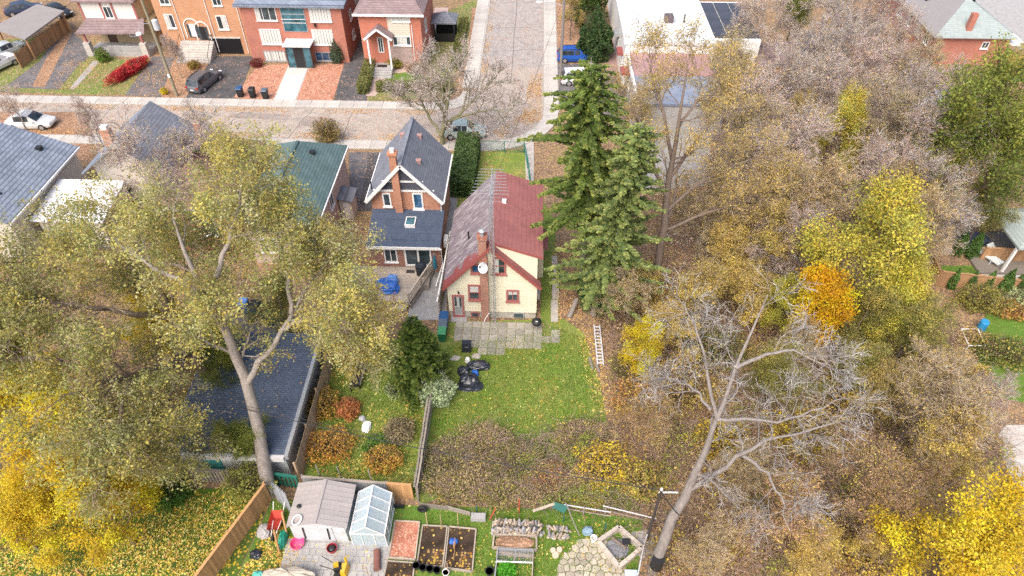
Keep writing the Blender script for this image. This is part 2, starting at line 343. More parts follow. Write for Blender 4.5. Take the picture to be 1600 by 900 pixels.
# back yards
sheet_px('back_lawn', M_lawn, .014, (696, 503), (880, 498), (912, 520), (938, 600), (955, 700), (800, 735), (655, 790), (672, 640))
sheet_px('neighbour_garden', M_lawn, .012, (528, 548), (690, 520), (674, 640), (655, 782), (475, 742))
sheet_px('leafy_back_lawn', M_lawn_gold, .012, (-200, 770), (430, 762), (345, 960), (-300, 960))
sheet_px('garden_lawn', M_lawn_lush, .012, (425, 780), (650, 790), (880, 795), (1005, 812), (990, 960), (345, 960))
sheet_px('leafy_garden_corner', M_lawn_gold, .016, (432, 812), (462, 845), (468, 888), (440, 960), (350, 960), (400, 850))
sheet_px('garage_yard', M_asph, .010, (300, 470), (520, 500), (480, 735), (330, 725))
# right hand yards
sheet_px('small_yard_lawn', M_lawn_lush, .014, (1470, 415), (1538, 415), (1556, 452), (1480, 452))
sheet_px('yard_paving', M_conc, .016, (1520, 408), (1600, 405), (1600, 470), (1557, 462))
sheet_px('right_lawn', M_lawn_lush, .012, (1540, 490), (1640, 480), (1640, 640), (1520, 610))
sheet_px('right_concrete_pad', M_conc, .016, (1558, 682), (1572, 664), (1660, 664), (1660, 766), (1590, 766), (1566, 715))
sheet_px('street_far_right', M_conc_grey, .012, (1500, -60), (1640, -60), (1640, 110), (1600, 85), (1520, 4))
sheet_px('grass_far_right', M_lawn_lush, .014, (1566, 68), (1600, 90), (1600, 128), (1566, 128))
sheet_px('parking_pad', M_conc_grey, .012, (985, 150), (1105, 150), (1112, 290), (980, 300))
sheet_px('brick_forecourt', mat('red_brick_paving', (.33, .21, .19), .9, .2, 1.5), .014, (934, 95), (962, 40), (975, 110), (936, 122))
sheet_px('forecourt_asphalt', M_asph, .012, (868, 100), (940, 100), (985, 150), (978, 200), (868, 160))

# ------------------------------------------------------------------ building helpers
M_frame_w = plain('white_frame', (.78, .77, .75)); M_glass = glass('window_glass'); M_glass_b = glass('blue_window_glass', (.015, .05, .10)); M_glass_t = glass('teal_window_glass', (.02, .07, .09))
M_curtain = plain('pale_curtain', (.62, .62, .58), .9); M_black = plain('black_metal', (.02, .02, .022), .5); M_white = plain('white_paint', (.76, .75, .73), .6)
M_galv = mat('galvanised_steel', (.42, .43, .44), .45, .15, 4, None, 20, .1, 0, .5, .4)
def mapf(face, plane):
    if face == 'S': return lambda u, d, z: (u, plane - d, z)
    if face == 'N': return lambda u, d, z: (u, plane + d, z)
    if face == 'E': return lambda u, d, z: (plane + d, u, z)
    return lambda u, d, z: (plane - d, u, z)
def fbox(b, mp, u0, u1, d0, d1, z0, z1):
    p = [mp(u, d, z) for z in (z0, z1) for (u, d) in ((u0, d0), (u1, d0), (u1, d1), (u0, d1))]
    return b.add(p, [(3, 2, 1, 0), (4, 5, 6, 7), (0, 1, 5, 4), (1, 2, 6, 5), (2, 3, 7, 6), (3, 0, 4, 7)])
def window(par, face, plane, u0, u1, z0, z1, fm=None, gm=None, t=.09, mull=1, trans=0, sill=True, curtain=None, proud=.07):
    fm = fm or M_frame_w; gm = gm or M_glass; mp = mapf(face, plane); b = B()
    fbox(b, mp, u0, u0 + t, .005, proud, z0, z1); fbox(b, mp, u1 - t, u1, .005, proud, z0, z1)
    fbox(b, mp, u0 + t, u1 - t, .005, proud, z0, z0 + t); fbox(b, mp, u0 + t, u1 - t, .005, proud, z1 - t, z1)
    for i in range(mull):
        c = u0 + (u1 - u0) * (i + 1) / (mull + 1); fbox(b, mp, c - .03, c + .03, .005, proud * .8, z0 + t, z1 - t)
    for i in range(trans):
        c = z0 + (z1 - z0) * (i + 1) / (trans + 1); fbox(b, mp, u0 + t, u1 - t, .006, proud * .75, c - .03, c + .03)
    wv = part('window', b, fm, par)
    n = mull + 1; wd = (u1 - u0 - 2 * t) / n
    for i in range(n):
        fb = B(); fbox(fb, mp, u0 + t + wd * i, u0 + t + wd * (i + 1), .003, .018, z0 + t, z1 - t); part('pane', fb, gm, wv)
    if curtain:
        a0, a1, c0, c1 = curtain; cbx = B(); W = u1 - u0 - 2 * t; Hh = z1 - z0 - 2 * t
        for k in range(7):
            q0 = u0 + t + W * (a0 + (a1 - a0) * k / 7); q1 = u0 + t + W * (a0 + (a1 - a0) * (k + .86) / 7)
            fbox(cbx, mp, q0, q1, .019, .026 + .006 * (k % 2), z0 + t + Hh * c0, z0 + t + Hh * c1)
        part('curtain', cbx, M_curtain, wv)
    if sill:
        sb = B(); fbox(sb, mp, u0 - .06, u1 + .06, .004, proud + .06, z0 - .09, z0 - .004); part('sill', sb, fm, wv)
    return wv
def roof_vent(par, x, y, z, m, s=.22):
    b = B(); b.box(x - s, x + s, y - s, y + s, z - .18, z + .12); b.obox((x, y, z + .17), (s * 2.3, s * 2.3, .07)); return part('roof_vent', b, m, par)
def boards_wall(par, name, m, face, plane, lines, z0, z1, h):
    """lapped boards, each a piece; lines(z) gives the (u0, u1) the wall has at that height"""
    wedge = bpy.data.meshes.new(name)
    wedge.from_pydata([(-.5, 0, 0), (.5, 0, 0), (.5, -.030, 0), (-.5, -.030, 0), (-.5, 0, 1), (.5, 0, 1), (.5, -.006, 1), (-.5, -.006, 1)], [],
                      [(0, 1, 2, 3), (7, 6, 5, 4), (3, 2, 6, 7), (1, 0, 4, 5), (2, 1, 5, 6), (0, 3, 7, 4)]); wedge.update()
    z = z0; sp = []
    while z < z1 - .02:
        hh = min(h, z1 - z)
        for (u0, u1) in lines(z + hh / 2):
            if u1 - u0 > .1:
                if face == 'S': sp.append(((u0 + u1) / 2, plane, z, 0, u1 - u0, 1, hh))
                else: sp.append((plane, (u0 + u1) / 2, z, math.pi / 2, u1 - u0, 1, hh))
        z += h
    pieces(name, wedge, m, par, sp)
# ------------------------------------------------------------------ yellow house in the middle
M_siding = mat('cream_siding', (.70, .655, .50), .7, .07, .8, (.60, .555, .42), 20, .08, .05, amount=(.52, .75))
M_siding_plain = mat('cream_wall', (.70, .655, .50), .75, .05, .8)
M_maroon = mat('maroon_trim', (.30, .085, .075), .65, .12, 2)
M_red_roof = courses('red_shingles', (.315, .122, .112), (.285, .11, .102), (.25, .098, .092), .34, .115, 1 / .31 * .34, .012, .9, (.27, .11, .10), .42, .17, .25)
M_found = mat('foundation_concrete', (.47, .43, .37), .9, .12, 1.5, (.34, .31, .27), 18, .3)
M_brick_old = courses('old_red_brick', (.33, .105, .06), (.26, .08, .045), (.42, .36, .31), .22, .075, 1, .010, .9, (.45, .33, .27), .35)
def worn_roof():
    m = courses('worn_purple_shingles', (.26, .21, .225), (.21, .17, .185), (.14, .11, .12), .34, .10, .9, .012, .95, None, .5, .22, .5)
    nt = m.node_tree; p = nt.nodes['Principled BSDF']; src = p.inputs['Base Color'].links[0].from_socket
    co = [n for n in nt.nodes if n.type == 'TEX_COORD'][0].outputs['Object']
    mp = _n(nt, 'ShaderNodeMapping'); mp.inputs['Scale'].default_value = (.8, 3.0, .8); mp.inputs['Rotation'].default_value = (0, 0, .5); nt.links.new(co, mp.inputs[0])
    k = _mix(nt, _ramp(nt, _noise(nt, 1.1, 6, .7, mp.outputs[0]), .5, .62), src, (.40, .35, .35))
    sx = _n(nt, 'ShaderNodeSeparateXYZ'); nt.links.new(co, sx.inputs[0])
    a = _n(nt, 'ShaderNodeMath', operation='MULTIPLY_ADD'); nt.links.new(_noise(nt, .9, 5, .7, co), a.inputs[0]); a.inputs[1].default_value = 3.4; nt.links.new(sx.outputs[1], a.inputs[2])
    k = _mix(nt, _ramp(nt, a.outputs[0], -1.55, -1.75), k, (.27, .075, .07))     # granules left along the rear edge: still red
    nt.links.new(k, p.inputs['Base Color']); return m
hx0, hx1, hy0, hy1, rx, rz_ = -5.65, .58, 34.1, 42.25, -2.6, 6.8
yh = thing('yellow_house', 'small cream sided house with half red, half worn purple roof and outside brick chimney', 'house', (-2.6, 38, 0))
part('foundation', B().box(hx0 + .03, hx1 - .03, hy0 + .03, hy1, 0, .66), M_found, yh)
wb = B(); wb.wall([(hx0, hy0, .66), (hx1, hy0, .66), (hx1, hy0, 3.55), (rx, hy0, rz_), (hx0, hy0, 3.35)], (0, hy1 - hy0, 0))
wb.wall([(rx, hy0 + .26, 3.4), (hx1 - .01, hy0 + .26, 3.4), (hx1 - .01, hy0 + .26, 5.78), (rx, hy0 + .26, rz_ + .05)], (0, hy1 - hy0 - .3, 0))
part('wall', wb, M_siding_plain, yh)
def gl(z):
    l = hx0 if z < 3.35 else hx0 + (z - 3.35) / (rz_ - 3.35) * (rx - hx0)
    r = hx1 if z < 3.55 else hx1 - (z - 3.55) / (rz_ - 3.55) * (hx1 - rx)
    return [(l, r)]
boards_wall(yh, 'siding_board', M_siding, 'S', hy0, gl, .66, 6.7, .205)
boards_wall(yh, 'siding_board', M_siding, 'S', hy0 + .26, lambda z: [(max(rx, hx1 - (z - 3.55) / (rz_ - 3.55) * (hx1 - rx) - .2), min(hx1 - .01, hx1 if z < 5.7 else hx1 - (z - 5.7) / 1.1 * 3.1))], 3.7, 6.6, .205)
for x in (hx0 - .02, hx1 - .1): part('corner_board', B().box(x, x + .12, hy0 - .045, hy0 + .05, .66, 3.4), M_siding_plain, yh)
part('roof', B().slab([(rx, hy0 - .38, rz_ + .16), (rx, hy1 + .35, rz_ + .16), (hx0 - .32, hy1 + .35, 3.12), (hx0 - .32, hy0 - .38, 3.12)], .14), worn_roof(), yh)['label'] = 'worn purple-grey roof slope with red rear edge'
part('roof', B().slab([(rx + .002, hy0 + .2, rz_ + .2), (hx1 + .34, hy0 + .2, 5.78), (hx1 + .34, hy1 + .35, 5.78), (rx + .002, hy1 + .35, rz_ + .2)], .14), M_red_roof, yh)['label'] = 'smooth red shingle roof slope'
part('roof', B().slab([(rx, hy0 - .38, rz_ + .165), (hx1 + .28, hy0 - .38, 3.42), (hx1 + .28, hy0 + .24, 3.42), (rx, hy0 + .24, rz_ + .165)], .12), M_red_roof, yh)
b = B(); b.bar((rx, hy0 - .39, rz_ + .09), (hx0 - .32, hy0 - .39, 3.04), .05, .2); part('bargeboard', b, M_maroon, yh)
b = B(); b.bar((rx, hy0 - .39, rz_ + .085), (hx1 + .28, hy0 - .39, 3.34), .05, .2); part('bargeboard', b, M_maroon, yh)
b = B(); b.bar((rx + .3, hy0 + .19, rz_ + .0), (hx1 + .34, hy0 + .19, 5.66), .05, .14); part('bargeboard', b, M_maroon, yh)
part('gutter', B().box(hx1 + .28, hx1 + .36, hy0 + .2, hy1 + .3, 5.58, 5.68), M_maroon, yh)
M_trim = mat('faded_red_trim', (.36, .13, .12), .7, .15, 3)
window(yh, 'S', hy0 - .03, -3.95, -3.22, 4.42, 5.28, M_trim, M_glass_b, .12, 0)
window(yh, 'S', hy0 - .03, -2.46, -1.55, 4.38, 5.92, M_trim, M_glass, .13, 0, 1, curtain=(0, .45, 0, 1))
window(yh, 'S', hy0 - .03, -4.22, -3.36, 1.84, 3.34, M_trim, M_glass, .13, 0, 1, curtain=(0, 1, .5, 1))
window(yh, 'S', hy0 - .03, -1.55, -.65, 1.78, 2.92, M_trim, M_glass, .14, 1, 0, curtain=(0, 1, .62, 1))
mp = mapf('S', hy0 - .03)
for (u0, u1, z0, z1, nm) in ((-4.12, -3.52, .12, .6, 'basement_window'), (-1.06, -.28, .10, .64, 'basement_window')):
    b = B(); fbox(b, mp, u0, u1, -.06, .05, z0, z1); o = part(nm, b, M_trim if u0 < -2 else M_galv, yh)
    b = B(); fbox(b, mp, u0 + .07, u1 - .07, .05, .058, z0 + .07, z1 - .06); part('pane', b, M_glass, o)
b = B(); fbox(b, mp, -5.4, -5.26, 0, .08, .08, 2.3); fbox(b, mp, -4.7, -4.56, 0, .08, .08, 2.3); fbox(b, mp, -5.26, -4.7, 0, .08, 2.16, 2.3); fbox(b, mp, -5.26, -4.7, 0, .08, .08, .3)
dr = part('door', b, M_trim, yh)
b = B(); fbox(b, mp, -5.26, -4.7, 0, .03, .3, 2.16); part('door_panel', b, plain('door_grey', (.45, .46, .44)), dr)
for (u0, u1) in ((-5.22, -5.08), (-4.88, -4.74)): b = B(); fbox(b, mp, u0, u1, .03, .045, 1.2, 2.08); part('pane', b, M_glass, dr)
b = B(); fbox(b, mp, -5.19, -4.77, .03, .05, .4, 1.12); part('screen', b, M_galv, dr)
b = B(); fbox(b, mp, -4.8, -4.76, .05, .12, 1.15, 1.25); part('handle', b, M_black, dr)
b = B(); fbox(b, mp, -5.55, -4.4, 0, .5, .0, .09); part('door_step', b, M_conc_grey, yh)
b = B(); b.lathe((-4.9, hy0 - .13, 2.5), [(.04, 0), (.07, .03), (.07, .16), (.03, .22)], 8); part('porch_lamp', b, M_black, yh)
ch = part('chimney', B().box(-3.32, -2.78, hy0 - .42, hy0 - .02, 0, 5.9).box(-3.36, -2.82, hy0 - .30, hy0 + .35, 5.9, 7.55), M_brick_old, yh)
part('chimney_cap', B().box(-3.42, -2.76, hy0 - .36, hy0 + .41, 7.55, 7.68), M_brick_old, ch)
part('chimney_flue', B().lathe((-3.1, hy0 + .02, 7.68), [(.16, 0), (.16, .35), (.22, .36), (.24, .42), (.05, .55)], 12), M_galv, ch)
part('plumbing_stack', B().tube([(-4.3, 36.9, 4.9), (-4.3, 36.9, 5.7)], .06, 8), M_black, yh)
part('skylight', B().box(-2.02, -1.72, 38.85, 39.2, 6.45, 6.92), M_white, yh)
part('white_drainpipe', B().tube([(-2.75, hy0 - .5, 1.0), (-3.0, hy0 - .52, .55), (-3.15, hy0 - .56, .1)], .035, 6), M_white, yh)
part('side_entry_roof', B().slab([(hx1, 38.2, 3.5), (hx1 + .8, 38.2, 3.1), (hx1 + .8, 40.4, 3.1), (hx1, 40.4, 3.5)], .12), M_red_roof, yh)
part('side_entry', B().box(hx1, hx1 + .5, 38.5, 40.1, 0, 3.05), M_siding_plain, yh)
part('meter_box', B().box(hx1, hx1 + .22, 34.6, 35.0, 1.5, 2.1), M_galv, yh)
# satellite dish on the chimney
sd_ = thing('satellite_dish', 'grey satellite dish fixed to the brick chimney of the yellow house', 'satellite dish', (-3.0, 33.6, 5.4))
b = B(); n = 16; c = Vector((-3.05, 33.35, 5.55)); ax_ = Vector((-.45, -.75, .55)).normalized(); e1 = ax_.cross(Vector((0, 0, 1))).normalized(); e2 = ax_.cross(e1)
vs_ = [c - ax_ * .08]; fs_ = []
for k, rr_ in enumerate((.2, .38)):
    for j in range(n): a = 2 * math.pi * j / n; vs_.append(c + (e1 * math.cos(a) + e2 * math.sin(a)) * rr_ + ax_ * (rr_ ** 2 * .6 - .08))
fs_ += [(0, 1 + j, 1 + (j + 1) % n) for j in range(n)] + [(1 + j, 1 + n + j, 1 + n + (j + 1) % n, 1 + (j + 1) % n) for j in range(n)]
b.add(vs_, fs_); part('dish', b, plain('dish_grey', (.55, .56, .58)), sd_)
part('arm', B().tube([c - e2 * .35, c + ax_ * .45 - e2 * .1], .018, 6).tube([c - ax_ * .1, (-3.0, 33.7, 5.35)], .025, 6), M_galv, sd_)
part('receiver', B().obox(c + ax_ * .45 - e2 * .1, (.1, .12, .1)), M_black, sd_)
# lattice antenna mast
am = thing('antenna_mast', 'tall lattice television mast with rod antenna against the yellow house', 'antenna', (-2.42, 33.62, 0))
T = [(-2.56, 33.5), (-2.28, 33.5), (-2.42, 33.74)]
for (x, y) in T: part('mast_leg', B().tube([(x, y, 0), (x, y, 10.6)], .019, 5), M_galv, am)
b = B()
for k in range(30):
    z = .2 + k * .35
    for i in range(3):
        p, q = T[i], T[(i + 1) % 3]; b.bar((*p, z), (*q, z + .35), .012); b.bar((*p, z), (*q, z), .012)
o = part('lattice_brace', b, M_galv, am); o['kind'] = 'stuff'
part('mast_top', B().tube([(-2.42, 33.6, 10.4), (-2.42, 33.6, 12.4)], .022, 6), M_galv, am)
part('antenna_boom', B().bar((-2.42, 32.6, 12.0), (-2.42, 35.5, 12.0), .035), M_galv, am)
for k in range(9): part('antenna_rod', B().bar((-2.42 - 1.15 + k * .05, 32.75 + k * .32, 12.03), (-2.42 + 1.15 - k * .05, 32.75 + k * .32, 12.03), .022), M_galv, am)
part('antenna_boom', B().bar((-2.42, 33.0, 11.2), (-2.42, 35.2, 11.2), .03), M_galv, am)
for k in range(6): part('antenna_rod', B().bar((-2.42 - .8 + k * .05, 33.1 + k * .38, 11.23), (-2.42 + .8 - k * .05, 33.1 + k * .38, 11.23), .02), M_galv, am)

# ------------------------------------------------------------------ red brick house with gable and deck extension
M_brick_o = courses('orange_red_brick', (.46, .19, .10), (.38, .14, .075), (.50, .38, .30), .22, .075, 1, .008, .9, None, .4, .15)
M_roof_grey = courses('grey_blue_shingles', (.215, .225, .255), (.165, .175, .205), (.12, .12, .14), .34, .12, .75, .012, .95, None, .4, .15, .5)
M_roof_navy = mat('navy_membrane_roof', (.055, .075, .115), .75, .2, 1.0, (.075, .095, .14), 14, .3)
M_slate_dark = courses('dark_gable_shingles', (.10, .105, .125), (.075, .08, .1), (.04, .04, .05), .2, .12, 1, .012, .9)
bh = thing('brick_gable_house', 'orange brick house with steep grey shingled gable and white trim', 'house', (-9.6, 43.5, 0))
bx0, bx1, by0, by1, br, bz, be = -12.2, -6.98, 41.9, 47.8, -9.56, 7.95, 4.95
part('wall', B().wall([(bx0, by0, 0), (bx1, by0, 0), (bx1, by0, be), (br, by0, bz - .15), (bx0, by0, be)], (0, by1 - by0, 0)), M_brick_o, bh)
sl_ = (bz - be) / (br - bx0)
part('roof', B().slab([(br, by0 - .42, bz + .12), (br, by1 + .4, bz + .12), (bx0 - .35, by1 + .4, be - .25), (bx0 - .35, by0 - .42, be - .25)], .14), M_roof_grey, bh)
part('roof', B().slab([(br + .002, by0 - .42, bz + .12), (bx1 + .35, by0 - .42, be - .25), (bx1 + .35, by1 + .4, be - .25), (br + .002, by1 + .4, bz + .12)], .14), M_roof_grey, bh)
part('ridge_cap', B().bar((br, by0 - .43, bz + .13), (br, by1 + .41, bz + .13), .25, .06), M_roof_grey, bh)
for x in (bx0 - .35, bx1 + .35): part('bargeboard', B().bar((br, by0 - .44, bz + .0), (x, by0 - .44, be - .34), .06, .26), M_white, bh)
for x in (bx0 - .42, bx1 + .36): part('gutter', B().box(x, x + .1, by0 - .4, by1 + .4, be - .38, be - .26), M_white, bh)
part('gable_cladding', B().wall([(bx0 + .55, by0 - .05, 5.55), (bx1 - .55, by0 - .05, 5.55), (br, by0 - .05, bz - .12)], (0, .045, 0)), M_slate_dark, bh)
part('gable_band', B().box(bx0 + .3, bx1 - .3, by0 - .1, by0 - .004, 5.42, 5.58), M_white, bh)
part('gable_band', B().box(bx0 + 1.05, bx1 - 1.05, by0 - .1, by0 - .052, 6.28, 6.42), M_white, bh)
c2 = part('chimney', B().box(-10.32, -9.78, by0 - .36, by0 - .002, 3.6, 8.0).box(-10.3, -9.8, by0 - .33, by0 + .15, 8.0, 8.75), M_brick_o, bh)
part('chimney_cap', B().box(-10.4, -9.7, by0 - .42, by0 + .22, 8.75, 8.9), M_brick_o, c2)
part('chimney_flue', B().box(-10.2, -9.9, by0 - .2, by0 + .05, 8.9, 9.2), M_white, c2)
window(bh, 'S', by0, -11.3, -10.66, 3.98, 5.24, None, M_glass, .11, 0)
window(bh, 'S', by0, -9.0, -8.2, 3.78, 5.3, None, M_glass_b, .12, 0)
M_vent = plain('pink_roof_vent', (.42, .25, .22))
for (x, y, sgn) in ((-10.2, 46.6, -1), (-8.85, 46.6, 1), (-8.55, 43.6, 1)): roof_vent(bh, x, y, bz + .12 - abs(x - br) * 1.13, M_vent, .16)
part('roof_pipe', B().tube([(-12.15, 42.4, 5.1), (-12.15, 42.4, 5.9)], .05, 8), M_black, bh)
part('downspout', B().tube([(bx1 + .36, by0 - .3, be - .3), (bx1 + .12, by0 - .1, be - .7), (bx1 + .12, by0 - .1, 3.6)], .045, 6), M_white, bh)
# rear extension
ex0, ex1, ey0 = -12.1, -6.74, 38.85
part('extension_wall', B().box(ex0, ex1, ey0, by0 - .002, 0, 2.72), M_brick_old, bh)
er = part('extension_roof', B().slab([(ex0 - .1, ey0 - .4, 2.86), (ex1 + .1, ey0 - .4, 2.86), (ex1 + .1, by0 - .01, 3.72), (ex0 - .1, by0 - .01, 3.72)], .13), M_roof_navy, bh)
for i in range(5):
    y = ey0 + .2 + i * .62; z = 2.86 + (y - ey0 + .4) / 3.45 * .86
    part('roof_seam', B().bar((ex0 - .1, y, z + .004), (ex1 + .1, y, z + .004), .03, .012), M_roof_navy, er)
part('fascia', B().box(ex0 - .1, ex1 + .1, ey0 - .47, ey0 - .405, 2.62, 2.85), M_white, bh)
sk = part('skylight', B().box(-9.5, -8.72, 40.15, 41.2, 3.1, 3.56), M_frame_w, bh)
part('pane', B().slab([(-9.42, 40.24, 3.575), (-8.8, 40.24, 3.575), (-8.8, 41.1, 3.575), (-9.42, 41.1, 3.575)], .01), M_glass_t, sk)
mp = mapf('S', ey0)
b = B(); fbox(b, mp, -9.5, -9.36, 0, .1, .62, 2.46); fbox(b, mp, -7.56, -7.44, 0, .1, .62, 2.46); fbox(b, mp, -9.36, -7.56, 0, .1, 2.34, 2.46); fbox(b, mp, -9.36, -7.56, 0, .1, .62, .78); fbox(b, mp, -8.52, -8.38, 0, .09, .78, 2.34)
sd2 = part('sliding_door', b, M_frame_w, bh)
for u0, u1 in ((-9.36, -8.52), (-8.38, -7.56)): b = B(); fbox(b, mp, u0, u1, .01, .03, .78, 2.34); part('pane', b, M_glass, sd2)
window(bh, 'S', ey0, -11.05, -10.05, .98, 2.3, None, M_glass, .09, 1)
part('downspout', B().tube([(ex1 + .14, ey0 - .42, 2.7), (ex1 + .1, ey0 - .12, 2.4), (ex1 + .1, ey0 - .12, .9), (ex1 - .25, ey0 - 2.0, .35)], .05, 6), M_white, bh)
part('heat_pump', B().box(ex1 + .12, ex1 + .42, 40.0, 40.8, 1.5, 2.2), M_white, bh)
# side fence strip between the houses
M_board_dk = mat('weathered_grey_board', (.27, .235, .20), .9, .25, 3, None, 16, .3, .25, stretch=(6, 6, .8))
M_board_or = mat('cedar_board', (.40, .235, .12), .85, .2, 3, (.30, .17, .09), 16, .3, .22, stretch=(6, 6, .8))
M_board_pale = mat('pale_weathered_plank', (.50, .43, .35), .9, .2, 2, (.36, .30, .25), 16, .3, .16, stretch=(1, 6, 1))
board_me = {}
def fence(name, label, a, b_, h, m, w=.14, gap=.012, posts=True, rails=2, side=1, cap=False, jit=.03, seed=1, post_m=None, postgap=2.4, skip=0.0, lean=0.0):
    rg = random.Random(seed); a = Vector((a[0], a[1], 0)); b_ = Vector((b_[0], b_[1], 0)); d = b_ - a; L = d.length; d.normalize(); nrm = Vector((-d.y, d.x, 0)) * side; ang = math.atan2(d.y, d.x)
    f = thing(name, label, 'fence', a + d * L / 2)
    me = board_me.setdefault(m.name, unit_box('board'))
    if not me.materials: me.materials.append(m)
    sp = []; n = int(L / (w + gap))
    for i in range(n):
        if rg.random() < skip: continue
        p = a + d * ((i + .5) * L / n); sp.append((p.x, p.y, .03 + rg.uniform(0, .02), ang + rg.uniform(-.02, .02), w, .022, h + rg.uniform(-jit, jit)))
    pieces('board', me, None, f, sp)
    pm = post_m or m
    for k in range(rails):
        z = h * (.2 + .62 * k / max(1, rails - 1)); o = nrm * .045
        part('rail', B().bar(a + o + Vector((0, 0, z)), b_ + o + Vector((0, 0, z)), .045, .09), pm, f)
    if posts:
        k = max(1, int(L / postgap))
        for i in range(k + 1): p = a + d * (L * i / k) + nrm * .07; part('post', B().box(p.x - .05, p.x + .05, p.y - .05, p.y + .05, 0, h + .12), pm, f)
    if cap: part('cap_rail', B().bar(a + Vector((0, 0, h + .06)), b_ + Vector((0, 0, h + .06)), .16, .04), pm, f)
    return f
fence('board_fence', 'dark narrow board fence with white top along the left of the yellow house', (-6.35, 34.4), (-6.2, 41.6), 1.7, M_board_dk, .14, .012, True, 2, 1, False, .03, 3)
single('white_rail', B().bar((-6.45, 33.9, 1.75), (-6.27, 41.6, 1.85), .1, .06), M_white, 'thin white rail lying along the dark fence left of the yellow house', 'rail', (-6.4, 37, 1.75))
g_ = thing('side_gate', 'brown wooden gate between the brick house and the yellow house', 'gate', (-6.5, 40.2, 0))
for i in range(3): part('rail', B().box(-6.72, -6.25, 40.15, 40.22, .4 + i * .6, .52 + i * .6), M_board_or, g_)
for i in range(4): part('board', B().box(-6.74 + i * .125, -6.74 + i * .125 + .115, 40.23, 40.26, .1, 1.8), M_board_or, g_)
# deck
dk = thing('deck', 'weathered pale plank deck behind the brick house', 'deck', (-11, 36.8, 0))
dx0 = -14.4
part('deck_frame', B().box(dx0, -8.75, 34.95, 38.83, .05, .5).box(-8.75, -7.5, 36.8, 38.83, .05, .5), M_board_dk, dk)
sp = []; rg = random.Random(4); y = 34.98
while y < 38.75:
    xr = -8.62 + (y - 34.9) / 3.7 * 1.25; sp.append(((dx0 + xr) / 2, y + .07, .5 + rg.uniform(0, .008), 0, xr - dx0, .132, .06)); y += .145
pieces('plank', unit_box('plank'), M_board_pale, dk, sp)
part('step', B().box(-11.2, -8.9, 34.5, 34.93, .05, .28), M_board_pale, dk)
rb = thing('deck_railing', 'slatted wooden railing on the slanting side of the deck', 'railing', (-8.0, 36.7, .5))
A_, B_ = Vector((-8.65, 34.75, .56)), Vector((-7.4, 38.5, .56))
for z in (.12, .95): part('rail', B().bar(A_ + Vector((0, 0, z)), B_ + Vector((0, 0, z)), .09, .05), M_board_pale, rb)
for k in range(27): p = A_.lerp(B_, (k + .5) / 27); part('baluster', B().bar(p + Vector((0, 0, .14)), p + Vector((0, 0, .93)), .04), M_board_pale, rb)
for t in (0, .5, 1): p = A_.lerp(B_, t); part('post', B().box(p.x - .05, p.x + .05, p.y - .05, p.y + .05, .5, 1.6), M_board_pale, rb)
part('skirt', B().wall([A_ + Vector((.05, 0, -.5)), B_ + Vector((.05, 0, -.5)), B_ + Vector((.05, 0, -.03)), A_ + Vector((.05, 0, -.03))], (.03, 0, 0)), M_board_dk, rb)
M_tarp = mat('blue_tarpaulin', (.03, .11, .42), .45, .3, 3, (.05, .2, .6), 10, .6); M_tarp_l = mat('light_blue_tarpaulin', (.14, .28, .62), .5, .3, 4, None, 10, .6)
def lump(c, size, seed, n=14, rough=.22):
    rg = np.random.default_rng(seed); b = B(); prof = 8; vs = []; fs = []
    for i in range(prof + 1):
        t = i / prof; z = t; r = (1 - t ** 3.2) ** .5 if i < prof else 0.0
        for j in range(n):
            a = 2 * math.pi * j / n; q = 1 + rg.uniform(-rough, rough) * (.5 + .5 * t)
            cx, cy = math.cos(a), math.sin(a); sq = 1 / max(abs(cx), abs(cy)) * .35 + .65
            vs.append((c[0] + size[0] / 2 * r * q * cx * sq, c[1] + size[1] / 2 * r * q * cy * sq, c[2] + size[2] * z * (1 + rg.uniform(-.08, .05) * (i > 0))))
    for i in range(prof):
        for j in range(n): fs.append((i * n + j, i * n + (j + 1) % n, (i + 1) * n + (j + 1) % n, (i + 1) * n + j))
    return b.add(vs, fs)
tt = thing('covered_patio_set', 'bright blue tarpaulin over furniture on the plank deck', 'tarpaulin', (-10.5, 36.4, .56))
part('cover', lump((-10.25, 36.15, .56), (1.3, 1.0, .85), 3), M_tarp, tt); part('cover', lump((-10.75, 36.6, .56), (1.6, 1.1, .62), 5), M_tarp, tt); part('cover', lump((-10.25, 36.95, .56), (.9, .7, .8), 6), M_tarp_l, tt)
bq = thing('covered_barbecue', 'dark covered barbecue by the sliding door on the deck', 'barbecue', (-8.15, 37.9, .56))
part('cover', B().lathe((-8.15, 37.95, .56), [(.42, 0), (.44, .3), (.46, .8), (.43, .95), (.3, 1.12), (.1, 1.18)], 12, 1.0, .75), plain('black_cover', (.018, .025, .035), .6), bq)
part('handle_ridge', B().bar((-8.4, 37.68, 1.45), (-7.9, 37.68, 1.45), .06), M_black, bq)
single('door_mat', B().box(-9.4, -8.75, 38.05, 38.4, .565, .585), plain('mat_charcoal', (.05, .045, .045), .95), 'dark door mat on the deck before the sliding door', 'mat', (-9.1, 38.2, .565))
um = thing('closed_parasol', 'furled teal parasol beside the brick extension and deck rail', 'parasol', (-7.15, 38.2, .0))
part('pole', B().tube([(-7.15, 38.2, 0), (-7.1, 38.2, 2.5)], .025, 6), M_galv, um); part('canopy', B().lathe((-7.12, 38.2, .9), [(.04, 0), (.17, .15), (.15, .9), (.04, 1.5)], 9), mat('teal_canvas', (.03, .14, .2), .8, .2, 4), um)
